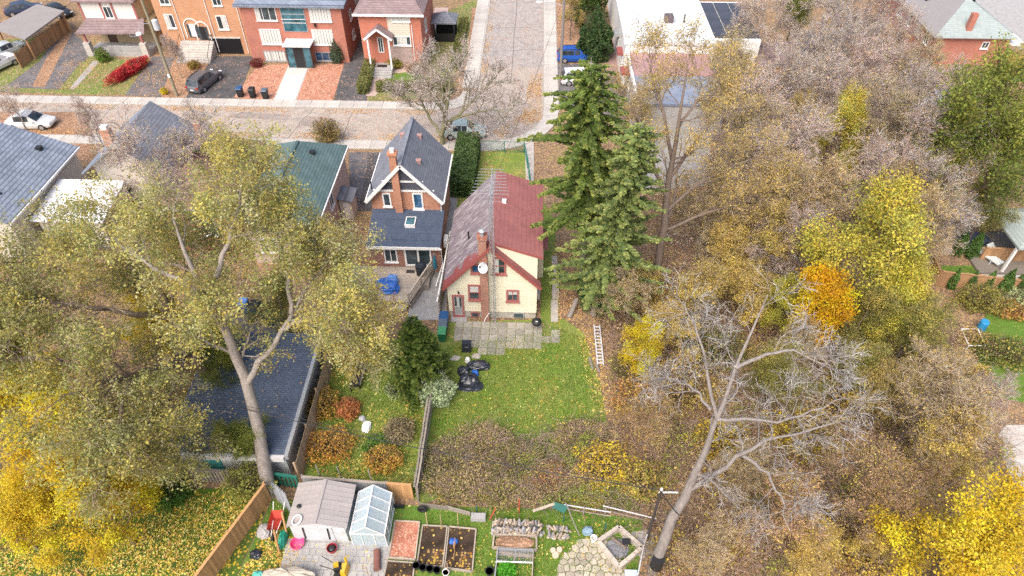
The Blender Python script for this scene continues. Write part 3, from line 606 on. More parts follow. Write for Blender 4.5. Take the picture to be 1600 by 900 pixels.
# ------------------------------------------------------------------ other buildings
def WZ(x, y, Y):
    d = _f + (x - 800) / FPX * _r + (450 - y) / FPX * _u; t = Y / d[1]
    return (float(d[0] * t), Y, float(CAM_H + d[2] * t))
def win_px(par, Y, x0, y0, x1, y1, **k):
    a = WZ(x0, y0, Y); b = WZ(x1, y1, Y); return window(par, 'S', Y, a[0], b[0], b[2], a[2], **k)
def hip(par, x0, x1, y0, y1, z, zr, m, axis='Y', ov=.4, inset=None, th=.15):
    x0 -= ov; x1 += ov; y0 -= ov; y1 += ov
    if axis == 'Y':
        i = inset if inset is not None else (x1 - x0) / 2; c = (x0 + x1) / 2; r0 = (c, y0 + i, zr); r1 = (c, y1 - i, zr)
        fs = [[(x0, y0, z), (x1, y0, z), r0], [(x1, y0, z), (x1, y1, z), r1, r0], [(x1, y1, z), (x0, y1, z), r1], [(x0, y1, z), (x0, y0, z), r0, r1]]
    else:
        i = inset if inset is not None else (y1 - y0) / 2; c = (y0 + y1) / 2; r0 = (x0 + i, c, zr); r1 = (x1 - i, c, zr)
        fs = [[(x0, y1, z), (x0, y0, z), r0], [(x0, y0, z), (x1, y0, z), r1, r0], [(x1, y0, z), (x1, y1, z), r1], [(x1, y1, z), (x0, y1, z), r0, r1]]
    b = B()
    vs = [(x0, y0, z), (x1, y0, z), (x1, y1, z), (x0, y1, z), (x0, y0, z - th), (x1, y0, z - th), (x1, y1, z - th), (x0, y1, z - th), r0, r1]
    if axis == 'Y': f4 = [(0, 1, 8), (1, 2, 9, 8), (2, 3, 9), (3, 0, 8, 9)]
    else: f4 = [(3, 0, 8), (0, 1, 9, 8), (1, 2, 9), (2, 3, 8, 9)]
    b.add(vs, f4 + [(0, 4, 5, 1), (1, 5, 6, 2), (2, 6, 7, 3), (3, 7, 4, 0), (7, 6, 5, 4)])
    o = part('roof', b, m, par); rb = B(); rb.bar(r0, r1, .22, .07); 
    part('ridge_cap', rb, m, par); return o
M_stucco_pink = mat('pink_stucco', (.56, .44, .38), .9, .10, 1.0, (.48, .37, .32), 18, .2)
M_stucco_white = mat('white_stucco', (.62, .57, .50), .9, .10, .8, (.54, .49, .43), 18, .2)
M_teal_roof = courses('teal_shingles', (.125, .19, .185), (.10, .16, .16), (.065, .105, .11), .34, .13, .9, .014, .95, (.13, .17, .15), .3, .22, .5)
M_blue_roof = courses('blue_grey_shingles', (.235, .27, .325), (.18, .21, .26), (.10, .12, .16), .55, .15, 1.2, .02, .95, (.24, .28, .33), .35, .22, .5)
M_rust_roof = courses('rust_shingles', (.30, .185, .16), (.25, .15, .135), (.17, .10, .09), .34, .12, .9, .012, .95, None, .4, .2, .5)
M_brown_roof = courses('brown_shingles', (.27, .20, .195), (.22, .16, .16), (.15, .11, .11), .34, .12, .9, .012, .95, None, .4, .2, .5)
M_brick_red = courses('deep_red_brick', (.42, .135, .085), (.35, .105, .07), (.44, .30, .25), .22, .075, 1, .008, .9, None, .4, .12)
M_brick_or = courses('tan_orange_brick', (.50, .235, .115), (.43, .195, .09), (.5, .38, .28), .22, .075, 1, .008, .9, None, .4, .10)
M_brick_bright = courses('bright_red_brick', (.50, .15, .085), (.44, .12, .07), (.48, .28, .22), .22, .075, 1, .008, .9, None, .4, .10)
M_brick_yel = courses('yellow_brick', (.46, .34, .19), (.40, .29, .16), (.42, .35, .26), .22, .075, 1, .008, .9, None, .4, .15)

gh = thing('teal_roof_house', 'pink stucco house under a teal shingled hip roof', 'house', (-18.8, 44, 0))
part('wall', B().box(-21.4, -16.0, 39.4, 49.3, 0, 4.4), M_stucco_pink, gh); hip(gh, -21.4, -16.0, 39.4, 49.3, 4.45, 6.6, M_teal_roof, 'Y', .35, 2.9)
part('gutter', B().box(-15.66, -15.56, 39.1, 49.6, 4.28, 4.42), M_white, gh); part('gutter', B().box(-21.7, -15.7, 38.94, 39.03, 4.28, 4.42), M_white, gh)
roof_vent(gh, -17.6, 46.3, 5.75, M_black, .2)
window(gh, 'E', -16.0, 43.2, 44.3, 2.4, 3.7); window(gh, 'S', 39.4, -18.4, -17.2, 1.2, 2.6); window(gh, 'S', 39.4, -20.7, -19.4, 1.2, 2.6)
ad = thing('side_lean_to', 'small grey roofed lean-to beside the pink stucco wall', 'shed', (-15.2, 44, 0))
part('wall', B().box(-15.9, -14.9, 45.2, 46.8, 0, 1.9), M_stucco_white, ad); part('roof', B().slab([(-15.95, 45.0, 2.2), (-14.7, 45.0, 1.95), (-14.7, 47, 1.95), (-15.95, 47, 2.2)], .1), M_roof_grey, ad); part('door', B().box(-15.6, -15.1, 45.15, 45.199, .05, 1.7), M_frame_w, ad)
# white stucco building, far left
wh = thing('white_stucco_building', 'white stucco building with blue-grey shingled gable roof at the left edge', 'house', (-45, 44, 0))
part('wall', B().wall([(-50.8, 39.1, 0), (-39.3, 39.1, 0), (-39.3, 39.1, 3.95), (-45, 39.1, 6.1), (-50.8, 39.1, 3.95)], (0, 10, 0)), M_stucco_white, wh)
for sx in (-1, 1): part('roof', B().slab([(-45 + sx * .001, 38.8, 6.35), (-45 + sx * 6.05, 38.8, 3.98), (-45 + sx * 6.05, 49.4, 3.98), (-45 + sx * .001, 49.4, 6.35)][::sx], .15), M_blue_roof, wh)
part('gutter', B().box(-38.95, -38.85, 38.8, 49.4, 3.8, 3.95), M_white, wh)
roof_vent(wh, -41.0, 47.6, 4.85, M_black, .2); part('roof_pipe', B().tube([(-40.9, 41.5, 4.6), (-40.9, 41.3, 5.5)], .07, 8).lathe((-40.9, 41.5, 4.6), [(.2, .0), (.2, .12), (.08, .16)], 8), M_black, wh)
for y in (41.0, 45.5): b = B(); b.lathe((-39.25, y, 2.6), [(.16, 0), (.2, .1), (.2, .35), (.1, .42)], 10); part('wall_lamp', b, M_black, wh)
wf = thing('white_roofed_shed', 'low shed with bright white flat roof under the elm', 'shed', (-36, 43, 0))
part('wall', B().box(-38.6, -33.6, 40.9, 45.4, 0, 2.7), M_stucco_white, wf); part('roof', B().slab([(-39, 40.6, 2.85), (-33.2, 40.6, 2.85), (-33.5, 45.6, 3.25), (-39.1, 45.6, 3.25)], .14), mat('bright_white_roof', (.80, .80, .80), .6, .06, 1.5, (.62, .63, .66), 20, .2), wf)
for i in range(5): part('roof_seam', B().bar((-38 + i * 1.05, 40.6, 2.87), (-38 + i * 1.02, 45.6, 3.27), .05, .03), M_white, wf)
gb = thing('grey_roof_house', 'steep grey roofed house with brick chimney behind the white shed', 'house', (-32, 47, 0))
part('wall', B().wall([(-36, 46.2, 0), (-29.5, 46.2, 0), (-29.5, 46.2, 4.4), (-32.7, 46.2, 6.7), (-36, 46.2, 4.4)], (0, 5.4, 0)), M_stucco_white, gb)
for sx in (-1, 1): part('roof', B().slab([(-32.7 + sx * .001, 45.0, 7.0), (-32.7 + sx * 3.7, 45.0, 4.3), (-32.7 + sx * 3.7, 52, 4.3), (-32.7 + sx * .001, 52, 7.0)][::sx], .15), M_blue_roof if sx < 0 else M_roof_grey, gb)
part('chimney', B().box(-34.3, -33.6, 46.4, 47.0, 4.8, 7.4), M_brick_o, gb); part('chimney_cap', B().box(-34.2, -33.7, 46.5, 46.9, 7.4, 7.7), M_white, gb)
window(gb, 'S', 46.2, -34.6, -33.6, 1.2, 2.6); window(gb, 'S', 46.2, -31.8, -30.8, 1.2, 2.6)
rh = thing('rust_roof_house', 'rust brown roofed house seen through the elm branches', 'house', (-26, 46, 0))
part('wall', B().box(-28.6, -23.2, 40.8, 49.6, 0, 4.4), M_brick_red, rh); hip(rh, -28.6, -23.2, 40.8, 49.6, 4.45, 7.0, M_rust_roof, 'Y', .4, 3.0)
part('gutter', B().box(-29.0, -22.8, 40.3, 40.39, 4.28, 4.42), M_white, rh); part('chimney', B().box(-26.9, -26.3, 47.0, 47.6, 5.8, 7.8), M_brick_o, rh)
window(rh, 'S', 40.8, -28, -27, 1.6, 3.2); window(rh, 'S', 40.8, -25.6, -24.4, 1.6, 3.2)
# garage with blue shingles
ga = thing('garage', 'low garage with dark blue shingle roof beside the brown board fence', 'garage', (-17, 25, 0))
part('wall', B().box(-20.2, -13.75, 20.95, 29.2, 0, 2.3), mat('pale_block', (.50, .50, .50), .9, .15, 1, (.36, .42, .42)), ga)
M_garage_roof = courses('dark_blue_shingles', (.10, .125, .175), (.075, .097, .14), (.045, .06, .09), .30, .145, 1, .015, .95, None, .4, .2, .5)
def garage_roof_mat():
    m = M_garage_roof; nt = m.node_tree; sx = [n for n in nt.nodes if n.type == 'SEPXYZ'][0]; br = [n for n in nt.nodes if n.type == 'TEX_BRICK'][0]
    cb = _n(nt, 'ShaderNodeCombineXYZ'); nt.links.new(sx.outputs[0], cb.inputs[0]); nt.links.new(sx.outputs[1], cb.inputs[1]); nt.links.new(cb.outputs[0], br.inputs['Vector'])
garage_roof_mat()
part('roof', B().slab([(-20.5, 20.7, 2.5), (-13.55, 20.7, 2.5), (-13.55, 29.5, 2.95), (-20.5, 29.5, 2.95)], .12), M_garage_roof, ga)
part('edge_flashing', B().wall([(-13.54, 20.6, 2.2), (-13.54, 29.5, 2.65), (-13.54, 29.5, 2.98), (-13.54, 20.6, 2.54)], (.22, 0, 0)), M_galv, ga)
part('eaves_flashing', B().box(-20.5, -13.55, 20.48, 20.69, 2.1, 2.5), mat('pale_flashing', (.55, .54, .53), .6, .1, 2), ga)
part('door', B().box(-18.6, -17.6, 20.9, 20.949, .05, 2.0), plain('teal_door', (.06, .30, .30)), ga)

# ---- buildings across the street
tw = thing('orange_townhouse', 'orange brick townhouse pair with arched doors and steps up to them', 'house', (-38, 80, 0))
ty = 76.6; tx0, tx1 = -43.4, -33.0
part('wall', B().box(tx0, tx1, ty, 90, 0, 9.0).box(-38.3, tx1 - .02, ty - .75, ty - .002, 0, 9.0), M_brick_or, tw); hip(tw, tx0, tx1, ty - .7, 90, 9.05, 11.2, M_brown_roof, 'X')
win_px(tw, ty, 255, 22, 277, 44, mull=1, curtain=(0, .4, 0, 1)); win_px(tw, ty, 246, -8, 267, 7, mull=1)
win_px(tw, ty - .75, 336, 24, 359, 46, mull=1, curtain=(.5, .95, 0, 1)); win_px(tw, ty - .75, 328, -10, 348, 9, mull=1)
for (x0, x1) in ((294, 309), (314, 328)):
    a = WZ(x0, 58, ty); bb = WZ(x1, 34, ty); cx = (a[0] + bb[0]) / 2; hw = (bb[0] - a[0]) / 2
    d_ = part('door', B().box(cx - hw * .7, cx + hw * .7, ty - .05 - (.75 if x0 > 300 else 0), ty - .004 - (.75 if x0 > 300 else 0), a[2], bb[2] - .3), M_glass, tw)
    yy = ty - .06 - (.75 if x0 > 300 else 0); fr = B()
    arch = [(cx - hw, a[2]), (cx - hw, bb[2] - .45)] + [(cx - hw * math.cos(t), bb[2] - .45 + hw * .95 * math.sin(t)) for t in [math.pi * i / 8 for i in range(1, 8)]] + [(cx + hw, bb[2] - .45), (cx + hw, a[2])]
    for q0, q1 in zip(arch[:-1], arch[1:]): fr.bar((q0[0], yy, q0[1]), (q1[0], yy, q1[1]), .1, .1)
    part('arched_surround', fr, M_frame_w, d_)
    part('door_leaf', B().box(cx - .3, cx + .3, yy - .01, yy + .02, a[2] + .1, a[2] + 1.6), M_frame_w if x0 < 300 else M_black, d_)
st = WZ(292, 75, ty); s0 = WZ(288, 62, ty)[0]; s1 = WZ(334, 62, ty - .75)[0]
z_top = WZ(305, 59, ty)[2]
for k in range(9): part('step', B().box(s0, s1, ty - 2.6 + k * .29 - .75, ty - .76, z_top * k / 9 + (.001 if k else 0), z_top * (k + 1) / 9), M_conc, tw)
for xs in (s0 + .1, s1 - .1): part('stair_rail', B().tube([(xs, ty - 3.3, .9), (xs, ty - .9, z_top + .85)], .03, 6).tube([(xs, ty - 3.3, 0), (xs, ty - 3.3, .9)], .03, 6).tube([(xs, ty - .9, z_top), (xs, ty - .9, z_top + .85)], .03, 6), M_black, tw)
a = WZ(337, 86, ty - .75); bb = WZ(375, 60, ty - .75); part('garage_door', B().box(a[0], bb[0], ty - .80, ty - .752, 0, bb[2]), plain('garage_black', (.012, .012, .014), .4), tw)
part('garage_lintel', B().box(a[0] - .1, bb[0] + .1, ty - .84, ty - .752, bb[2], bb[2] + .16), M_conc, tw)
for (p, q, dd) in (((268, 0), (291, 66), 0), ((318, 0), (342, 86), .75), ((366, 0), (381, 70), .75)):
    P_ = WZ(*p, ty - dd - .06); part('downspout', B().tube([(P_[0], ty - dd - .06, 0.2), (P_[0], ty - dd - .06, 8.9)], .05, 6), M_white, tw)

ap = thing('brick_apartment_block', 'three storey red brick apartment block with central glass entrance', 'apartment block', (-26.8, 80, 0))
ay0 = 74.0; ax0, ax1 = -32.4, -21.2; ah = 6.6
part('wall', B().box(ax0, ax1, ay0, 90, 0, ah), M_brick_red, ap)
part('roof', B().slab([(ax0 - .5, ay0 - .5, ah), (ax1 + .5, ay0 - .5, ah), (ax1 + .5, 90, ah + 1.6), (ax0 - .5, 90, ah + 1.6)], .2), M_blue_roof, ap)
for (x0, y0, x1, y1, c) in ((396, 9, 434, 32, (.0, .2, 0, 1)), (481, 10, 519, 34, (.0, 1, 0, 1)), (404, 45, 442, 69, (0, 1, 0, 1)), (486, 46, 523, 70, (0, 1, 0, 1)), (411, 79, 449, 95, (0, 1, 0, 1)), (492, 81, 526, 95, None)):
    win_px(ap, ay0, x0, y0, x1, y1, mull=2, curtain=c, gm=M_glass_b if c is None else M_glass, fm=M_frame_w if y0 < 78 else M_galv, t=.07)
a = WZ(445, 49, ay0); bb = WZ(473, 8, ay0); part('stair_window', B().box(a[0], bb[0], ay0 - .05, ay0 - .004, a[2], bb[2]), M_galv, ap)
for k in range(3): zz = a[2] + (bb[2] - a[2]) * k / 3; part('pane', B().box(a[0] + .08, bb[0] - .08, ay0 - .07, ay0 - .052, zz + .06, zz + (bb[2] - a[2]) / 3 - .06), M_glass_t, ap)
part('balcony_rail', B().bar((a[0], ay0 - .3, a[2] + 1.5), (bb[0], ay0 - .3, a[2] + 1.5), .05).bar((a[0], ay0 - .3, a[2] + 1.1), (bb[0], ay0 - .3, a[2] + 1.1), .03), M_white, ap)
a = WZ(443, 72, ay0 - 1.4); bb = WZ(484, 60, ay0 - 1.4)
part('entrance_canopy', B().box(a[0], bb[0], ay0 - 1.9, ay0 - .004, 2.62, 2.78), M_white, ap)
en = part('entrance_porch', B().box(a[0] + .15, a[0] + .25, ay0 - 1.6, ay0 - 1.5, 0, 2.62).box(bb[0] - .25, bb[0] - .15, ay0 - 1.6, ay0 - 1.5, 0, 2.62).box(a[0] + 1.0, a[0] + 1.08, ay0 - 1.6, ay0 - 1.5, 0, 2.62).box(bb[0] - 1.08, bb[0] - 1.0, ay0 - 1.6, ay0 - 1.5, 0, 2.62), plain('bronze_frame', (.06, .045, .04)), ap)
part('pane', B().box(a[0] + .25, a[0] + 1.0, ay0 - 1.57, ay0 - 1.54, .1, 2.6), M_glass_t, en); part('pane', B().box(bb[0] - 1.0, bb[0] - .25, ay0 - 1.57, ay0 - 1.54, .1, 2.6), M_glass_t, en)
part('entrance_door', B().box(a[0] + 1.08, bb[0] - 1.08, ay0 - 1.57, ay0 - 1.53, .02, 2.5), plain('door_dark', (.02, .022, .025), .3), en)
for y in (77, 80.5, 84): window(ap, 'E', ax1, y, y + 1.1, 3.6, 4.7); window(ap, 'E', ax1, y, y + 1.1, 1.4, 2.4)
part('wall_lamp', B().box(-24.4, -24.25, ay0 - .3, ay0 - .01, 4.2, 4.6), M_black, ap)

rd = thing('red_brick_house', 'bright red brick house with white gabled porch and brown roof', 'house', (-15.5, 77, 0))
ry = 72.9; qx0 = WZ(571, 100, ry)[0]; qx1 = WZ(663, 100, ry)[0]; eh = WZ(600, 20, ry)[2]
part('wall', B().box(qx0, qx1, ry, 83, 0, eh), M_brick_bright, rd); hip(rd, qx0, qx1, ry, 83, eh, eh + 2.4, M_brown_roof, 'X', .45, 3.0)
part('fascia', B().box(qx0 - .5, qx1 + .5, ry - .52, ry - .455, eh - .22, eh + .02), M_white, rd)
cx0 = WZ(608, 60, ry)[0]; cx1 = WZ(642, 60, ry)[0]
boards_wall(rd, 'siding_board', mat('beige_siding', (.60, .54, .45), .8, .08, 1, None, 20, .1, .05), 'S', ry, lambda z: [(cx0, cx1)], WZ(620, 56, ry)[2], eh - .25, .22)
part('stone_panel', B().box(cx0, cx1, ry - .03, ry - .002, 0, WZ(620, 72, ry)[2]), M_pathpink, rd)
win_px(rd, ry, 610, 20, 641, 34, mull=2, curtain=(0, 1, 0, 1)); win_px(rd, ry, 613, 56, 643, 71, mull=3, curtain=(.2, .8, 0, 1))
win_px(rd, ry - 0.0, 589, 58, 601, 82, mull=1, sill=False)
pa = WZ(573, 61, ry - 1.4); pb_ = WZ(607, 61, ry - 1.4); pc = (pa[0] + pb_[0]) / 2; pz = pa[2]
for sx in (-1, 1): part('porch_roof', B().slab([(pc + sx * .001, ry - 1.5, pz + 1.15), (pc + sx * 1.55, ry - 1.5, pz), (pc + sx * 1.55, ry - .01, pz), (pc + sx * .001, ry - .01, pz + 1.15)][::sx], .1), M_brown_roof, rd); part('porch_bargeboard', B().bar((pc, ry - 1.53, pz + 1.08), (pc + sx * 1.55, ry - 1.53, pz - .07), .06, .22), M_white, rd); part('porch_post', B().box(pc + sx * 1.15 - .09, pc + sx * 1.15 + .09, ry - 1.45, ry - 1.27, .6, pz), M_white, rd)
for k in range(4): part('porch_step', B().box(pc - 1.2, pc + 1.2, ry - 2.6 + k * .3, ry - .02, .15 * k + (.001 if k else 0), .15 * (k + 1)), M_conc_grey, rd)
part('door_mat', B().box(pc - .6, pc + .5, ry - 1.1, ry - .5, .602, .62), M_black, rd)
part('drainpipe', B().tube([(qx1 - 1.0, ry - .06, .3), (qx1 - 1.0, ry - .06, eh - 1.3)], .05, 6), M_white, rd)
window(rd, 'E', qx1, 75.5, 76.6, 3.0, 4.4)
gz = thing('garden_gazebo', 'dark gazebo with slate roof on the patio by the side street', 'gazebo', (-11, 84, 0))
for x in (-12.0, -9.6):
    for y in (79.8, 82.2): part('post', B().box(x - .08, x + .08, y - .08, y + .08, 0, 2.4), M_black, gz)
hip(gz, -12.0, -9.6, 79.8, 82.2, 2.45, 3.2, M_roof_grey, 'X', .3, 1.3); part('screen', B().box(-12.0, -9.6, 82.2, 82.24, 0, 2.4), M_black, gz); part('half_wall', B().box(-11.9, -9.7, 79.78, 79.82, .1, 1.0), M_black, gz)

ph = thing('porch_house', 'cream and white house with brown shingled front porch and yellow brick ground floor', 'house', (-48, 78, 0))
py_ = 77.4
part('wall', B().box(-51.5, -45.0, py_, 88, 0, 2.9), M_brick_yel, ph)
part('upper_wall', B().box(-52.3, -46.0, py_ - .3, 88, 2.9, 5.6), mat('white_siding', (.70, .67, .62), .7, .05, 1), ph)
boards_wall(ph, 'siding_board', mat('cream_side_siding', (.66, .58, .38), .8, .06, 1, None, 20, .1, .04), 'E', -45.98, lambda z: [(77.2, 87)], 3.0, 5.5, .24)
for x in (-52.35, -49.9, -48.6, -46.1): part('trim', B().box(x, x + .22, py_ - .36, py_ - .302, 2.9, 5.6), M_trim, ph)
window(ph, 'S', py_ - .3, -49.65, -48.65, 3.5, 4.9, gm=M_glass)
hip(ph, -52.3, -46.0, py_ - .3, 88, 5.6, 8.4, M_brown_roof, 'Y', .5, 3)
part('porch_roof', B().slab([(-52.5, 74.6, 2.75), (-44.6, 74.9, 2.75), (-45.4, 77.3, 3.5), (-52.0, 77.1, 3.5)], .14), M_brown_roof, ph)
part('porch_floor', B().box(-52, -44.8, 74.7, 77.38, 0, .5), M_conc_grey, ph); part('porch_wall', B().box(-49.5, -45.2, 74.75, 74.95, .5, 1.2), M_conc_grey, ph)
for x in (-51.8, -45.2): part('porch_pillar', B().box(x - .35, x + .35, 74.6, 75.2, 0, 1.6), M_conc, ph); part('porch_post', B().box(x - .1, x + .1, 74.85, 75.05, 1.6, 2.62), M_trim, ph)
part('door', B().box(-50.6, -49.6, py_ - .06, py_ - .004, .5, 2.5), plain('brown_door', (.09, .05, .035)), ph); window(ph, 'S', py_, -47.9, -46.6, 1.3, 2.3)
cp = thing('carport', 'open wooden carport with flat grey roof at the top left corner', 'carport', (-60, 77, 0))
part('roof', B().slab([(-57.6, 73.2, 2.6), (-57.2, 81.2, 2.6), (-61.6, 83.2, 2.6), (-63.2, 76.2, 2.6)], .18), mat('grey_felt', (.27, .245, .235), .95, .15, 1), cp)
for (x, y) in ((-57.75, 73.5), (-57.4, 81), (-61.4, 82.7), (-62.8, 76.4)): part('post', B().box(x - .08, x + .08, y - .08, y + .08, 0, 2.45), M_board_or, cp)
fence('board_fence', 'tan board fence in front of the carport', (-58.1, 71.3), (-57.7, 81.4), 1.75, M_board_or, .2, .012, True, 2, 1, False, .04, 8)

# ---- white commercial building and others on the right
wc = thing('white_flat_building', 'long white flat-roofed building with rust and blue roof sections', 'building', (16, 70, 0))
WM = mat('white_membrane', (.66, .69, .70), .7, .08, .5, (.52, .55, .57), 12, .2)
part('wall', B().box(9.6, 18.9, 69.5, 92, 0, 4.7), M_white, wc); part('wall', B().box(10.0, 18.2, 58.8, 69.498, 0, 3.6), mat('grey_block_wall', (.42, .41, .40), .9, .12, 1, (.34, .33, .32)), wc)
part('roof', B().box(9.4, 19.0, 69.4, 92.2, 4.7, 5.0), WM, wc)['label'] = 'white membrane roof'
part('roof', B().box(9.9, 18.3, 64.3, 69.39, 3.6, 3.85), mat('dusty_rust_roof', (.36, .22, .215), .9, .12, .8), wc)['label'] = 'dusty rust coloured roof section'
part('roof', B().box(9.9, 18.3, 58.7, 64.29, 3.6, 3.83), mat('slate_blue_roof', (.19, .23, .31), .85, .15, .6, (.26, .29, .35)), wc)['label'] = 'slate blue roof section'
part('parapet', B().box(9.75, 9.95, 58.7, 69.38, 3.6, 4.15), M_white, wc); part('parapet', B().box(9.35, 9.5, 69.4, 92, 5.0, 5.3), M_white, wc)
part('roof_unit', B().box(14.2, 15.1, 74.2, 75.3, 5.0, 5.7), plain('unit_dark', (.12, .09, .1)), wc); part('roof_pipe', B().tube([(16.3, 74.5, 5), (16.3, 74.5, 5.9)], .08, 8), M_black, wc)
for y in (66.2, 70.8, 75.5): window(wc, 'W', 9.62 if y > 69.5 else 10.02, y, y + 1.3, 1.2, 2.7, t=.08); part('awning', B().box(9.0, 9.6 if y > 69.5 else 9.98, y - .1, y + 1.4, 2.9, 3.2), M_maroon if y < 75 else M_galv, wc)
wa = thing('solar_annex', 'dark panelled annex roof behind the white building', 'building', (22, 74, 0))
part('wall', B().box(19.1, 24.2, 71.6, 82, 0, 4.4), M_white, wa)
for i in range(3):
    for j in range(4): part('roof_panel', B().box(19.15 + i * 1.7, 20.75 + i * 1.7, 72 + j * 2.4, 74.3 + j * 2.4, 4.42, 4.5), mat('dark_panel%d' % (i + j) if ('dark_panel%d' % (i + j)) not in MATS else 'dp', (.06, .065, .085), .5, .3, 1) if ('dark_panel%d' % (i + j)) not in MATS else MATS['dark_panel%d' % (i + j)], wa)
ln = thing('grey_lean_to', 'grey felt lean-to roof at the corner of the white building', 'shed', (20, 68, 0))
part('wall', B().box(18.6, 22.6, 66.0, 70.6, 0, 2.2), M_stucco_white, ln); part('roof', B().slab([(18.4, 65.6, 2.4), (23.0, 66.0, 2.3), (22.4, 71, 2.7), (18.6, 71, 2.7)], .12), mat('lean_to_felt', (.17, .165, .17), .95, .15, 1), ln); part('door', B().box(20.0, 20.9, 65.95, 65.998, .05, 1.95), M_board_or, ln)
sh = thing('brown_roof_shed', 'old shed with brown board roof among the bare trees', 'shed', (26.5, 72.5, 0))
part('wall', B().box(24.6, 28.8, 70.6, 74.6, 0, 2.3), M_board_dk, sh); part('roof', B().slab([(23.8, 69.8, 2.35), (29.1, 71.0, 2.35), (29.5, 75.2, 2.9), (24.2, 74.4, 2.9)], .12), M_brown_roof, sh); part('door', B().box(26, 27, 70.55, 70.598, .05, 2), M_board_or, sh)
sh2 = thing('pink_gable_shed', 'small gabled shed with pinkish wall beside the brown roof shed', 'shed', (31, 75, 0))
part('wall', B().wall([(29.9, 73.6, 0), (32.6, 73.6, 0), (32.6, 73.6, 2.2), (31.2, 73.6, 3.1), (29.9, 73.6, 2.2)], (0, 3, 0)), M_brick_red, sh2)
for sx in (-1, 1): part('roof', B().slab([(31.2 + sx * .001, 73.3, 3.3), (31.2 + sx * 1.6, 73.3, 2.2), (31.2 + sx * 1.6, 76.9, 2.2), (31.2 + sx * .001, 76.9, 3.3)][::sx], .1), M_roof_grey, sh2)
bu = thing('brick_bungalow', 'red brick bungalow with pale green and grey hip roof at the top right', 'house', (49, 82, 0))
M_roof_pale = courses('pale_green_shingles', (.32, .37, .355), (.28, .325, .315), (.22, .255, .25), .5, .15, 1.2, .012, .95, None, .4, .08, .3)
part('wall', B().box(45.0, 53.2, 76.0, 92, 0, 3.2), M_brick_red, bu)
part('roof', B().add([(44.5, 75.5, 3.3), (53.7, 75.5, 3.3), (49.1, 80.4, 5.9)], [(0, 1, 2)]).add([(53.7, 75.5, 3.3), (53.7, 92.5, 3.3), (49.1, 88, 5.9), (49.1, 80.4, 5.9)], [(0, 1, 2, 3)]), M_roof_pale, bu)['label'] = 'pale green roof slopes'
part('roof', B().add([(44.5, 92.5, 3.3), (44.5, 75.5, 3.3), (49.1, 80.4, 5.9), (49.1, 88, 5.9)], [(0, 1, 2, 3)]).add([(53.7, 92.5, 3.3), (44.5, 92.5, 3.3), (49.1, 88, 5.9)], [(0, 1, 2)]), mat('grey_taupe_roof', (.26, .245, .245), .95, .12, 1.5), bu)['label'] = 'grey-brown roof slope'
part('eaves', B().box(44.5, 53.7, 75.5, 92.5, 3.2, 3.296), M_galv, bu)
part('chimney', B().box(48.1, 48.7, 76.3, 76.9, 3.2, 5.6), M_brick_red, bu)
for y in (77.2, 79.6, 82.4, 85.2): window(bu, 'W', 45.0, y, y + 1.1, 1.6, 2.9)
window(bu, 'S', 76, 50.3, 51.1, 1.9, 2.7)
for (x, y, z) in ((49.6, 84, 5.8), (50.4, 81.3, 5.25), (46.4, 83.5, 4.45)): roof_vent(bu, x, y, z, M_black, .18)
part('porch_roof', B().slab([(53.25, 75.6, 2.6), (55.3, 75.6, 2.4), (55.3, 79, 2.4), (53.25, 79, 2.6)], .12), M_white, bu); part('porch_post', B().box(55, 55.15, 75.7, 75.85, 0, 2.3), M_white, bu)
ga2 = thing('silver_roof_garage', 'low building with pale silver roof under the green locust tree', 'shed', (40, 60, 0))
part('wall', B().box(36.5, 43.5, 58, 64, 0, 2.5), M_stucco_white, ga2); part('roof', B().slab([(36.2, 57.7, 2.55), (43.8, 57.7, 2.55), (43.8, 64.3, 2.95), (36.2, 64.3, 2.95)], .14), mat('silver_roof', (.52, .55, .58), .6, .15, 1, (.40, .45, .52)), ga2); part('door', B().box(38, 40.6, 57.95, 57.998, .05, 2.1), M_frame_w, ga2)
# pavilion at the right edge
gp = thing('timber_pavilion', 'open timber pavilion with pale shingled roof at the right edge', 'pavilion', (39.5, 42, 0))
for (x, y) in ((36.6, 40.2), (36.9, 44.4), (42, 40), (42, 44.6)): part('post', B().box(x - .09, x + .09, y - .09, y + .09, 0, 2.7), M_white if y < 42 else M_board_or, gp)
hip(gp, 36.8, 42.2, 40.2, 44.6, 2.75, 4.1, M_roof_pale, 'X', .3, 2.4); part('deck_floor', B().box(34.8, 43, 40, 45, 0, .2), M_board_dk, gp)
for k in range(5): part('beam', B().bar((36.9, 40.4 + k, 2.6), (42, 40.4 + k, 2.6), .1), M_board_or, gp)
single('garden_lounger', B().obox((36.2, 41.6, .5), (.7, 2.0, .1), .5).obox((36.6, 42.4, .75), (.7, .7, .08), .5, .6).obox((36.0, 41.0, .33), (.06, .06, .26)).obox((36.6, 42.0, .33), (.06, .06, .26)), plain('lounger_white', (.6, .66, .66)), 'pale lounger on the floor of the timber pavilion', 'lounger', (36.2, 41.6, .2))
M_stone_bl = mat('tan_retaining_block', (.42, .32, .23), .9, .15, 2)
rw = thing('retaining_wall', 'tan block retaining wall behind the small green yard', 'wall', (35, 42.3, 0))
for k in range(12):
    for j in range(2): part('block', B().box(31.2 + k * .52 + (j % 2) * .12, 31.2 + k * .52 + .5 + (j % 2) * .12, 42.2, 42.6, j * .32, j * .32 + .30), M_stone_bl, rw)
fence('board_fence', 'rust brown board fence around the small yard, nearest side', (30.9, 38.5), (38.6, 37.4), 1.5, M_board_or, .16, .012, True, 2, 1, True, .02, 21)
fence('board_fence', 'tan board fence on the left side of the small yard', (30.7, 38.6), (31.3, 43.2), 1.5, M_board_or, .16, .012, True, 2, -1, True, .02, 22)
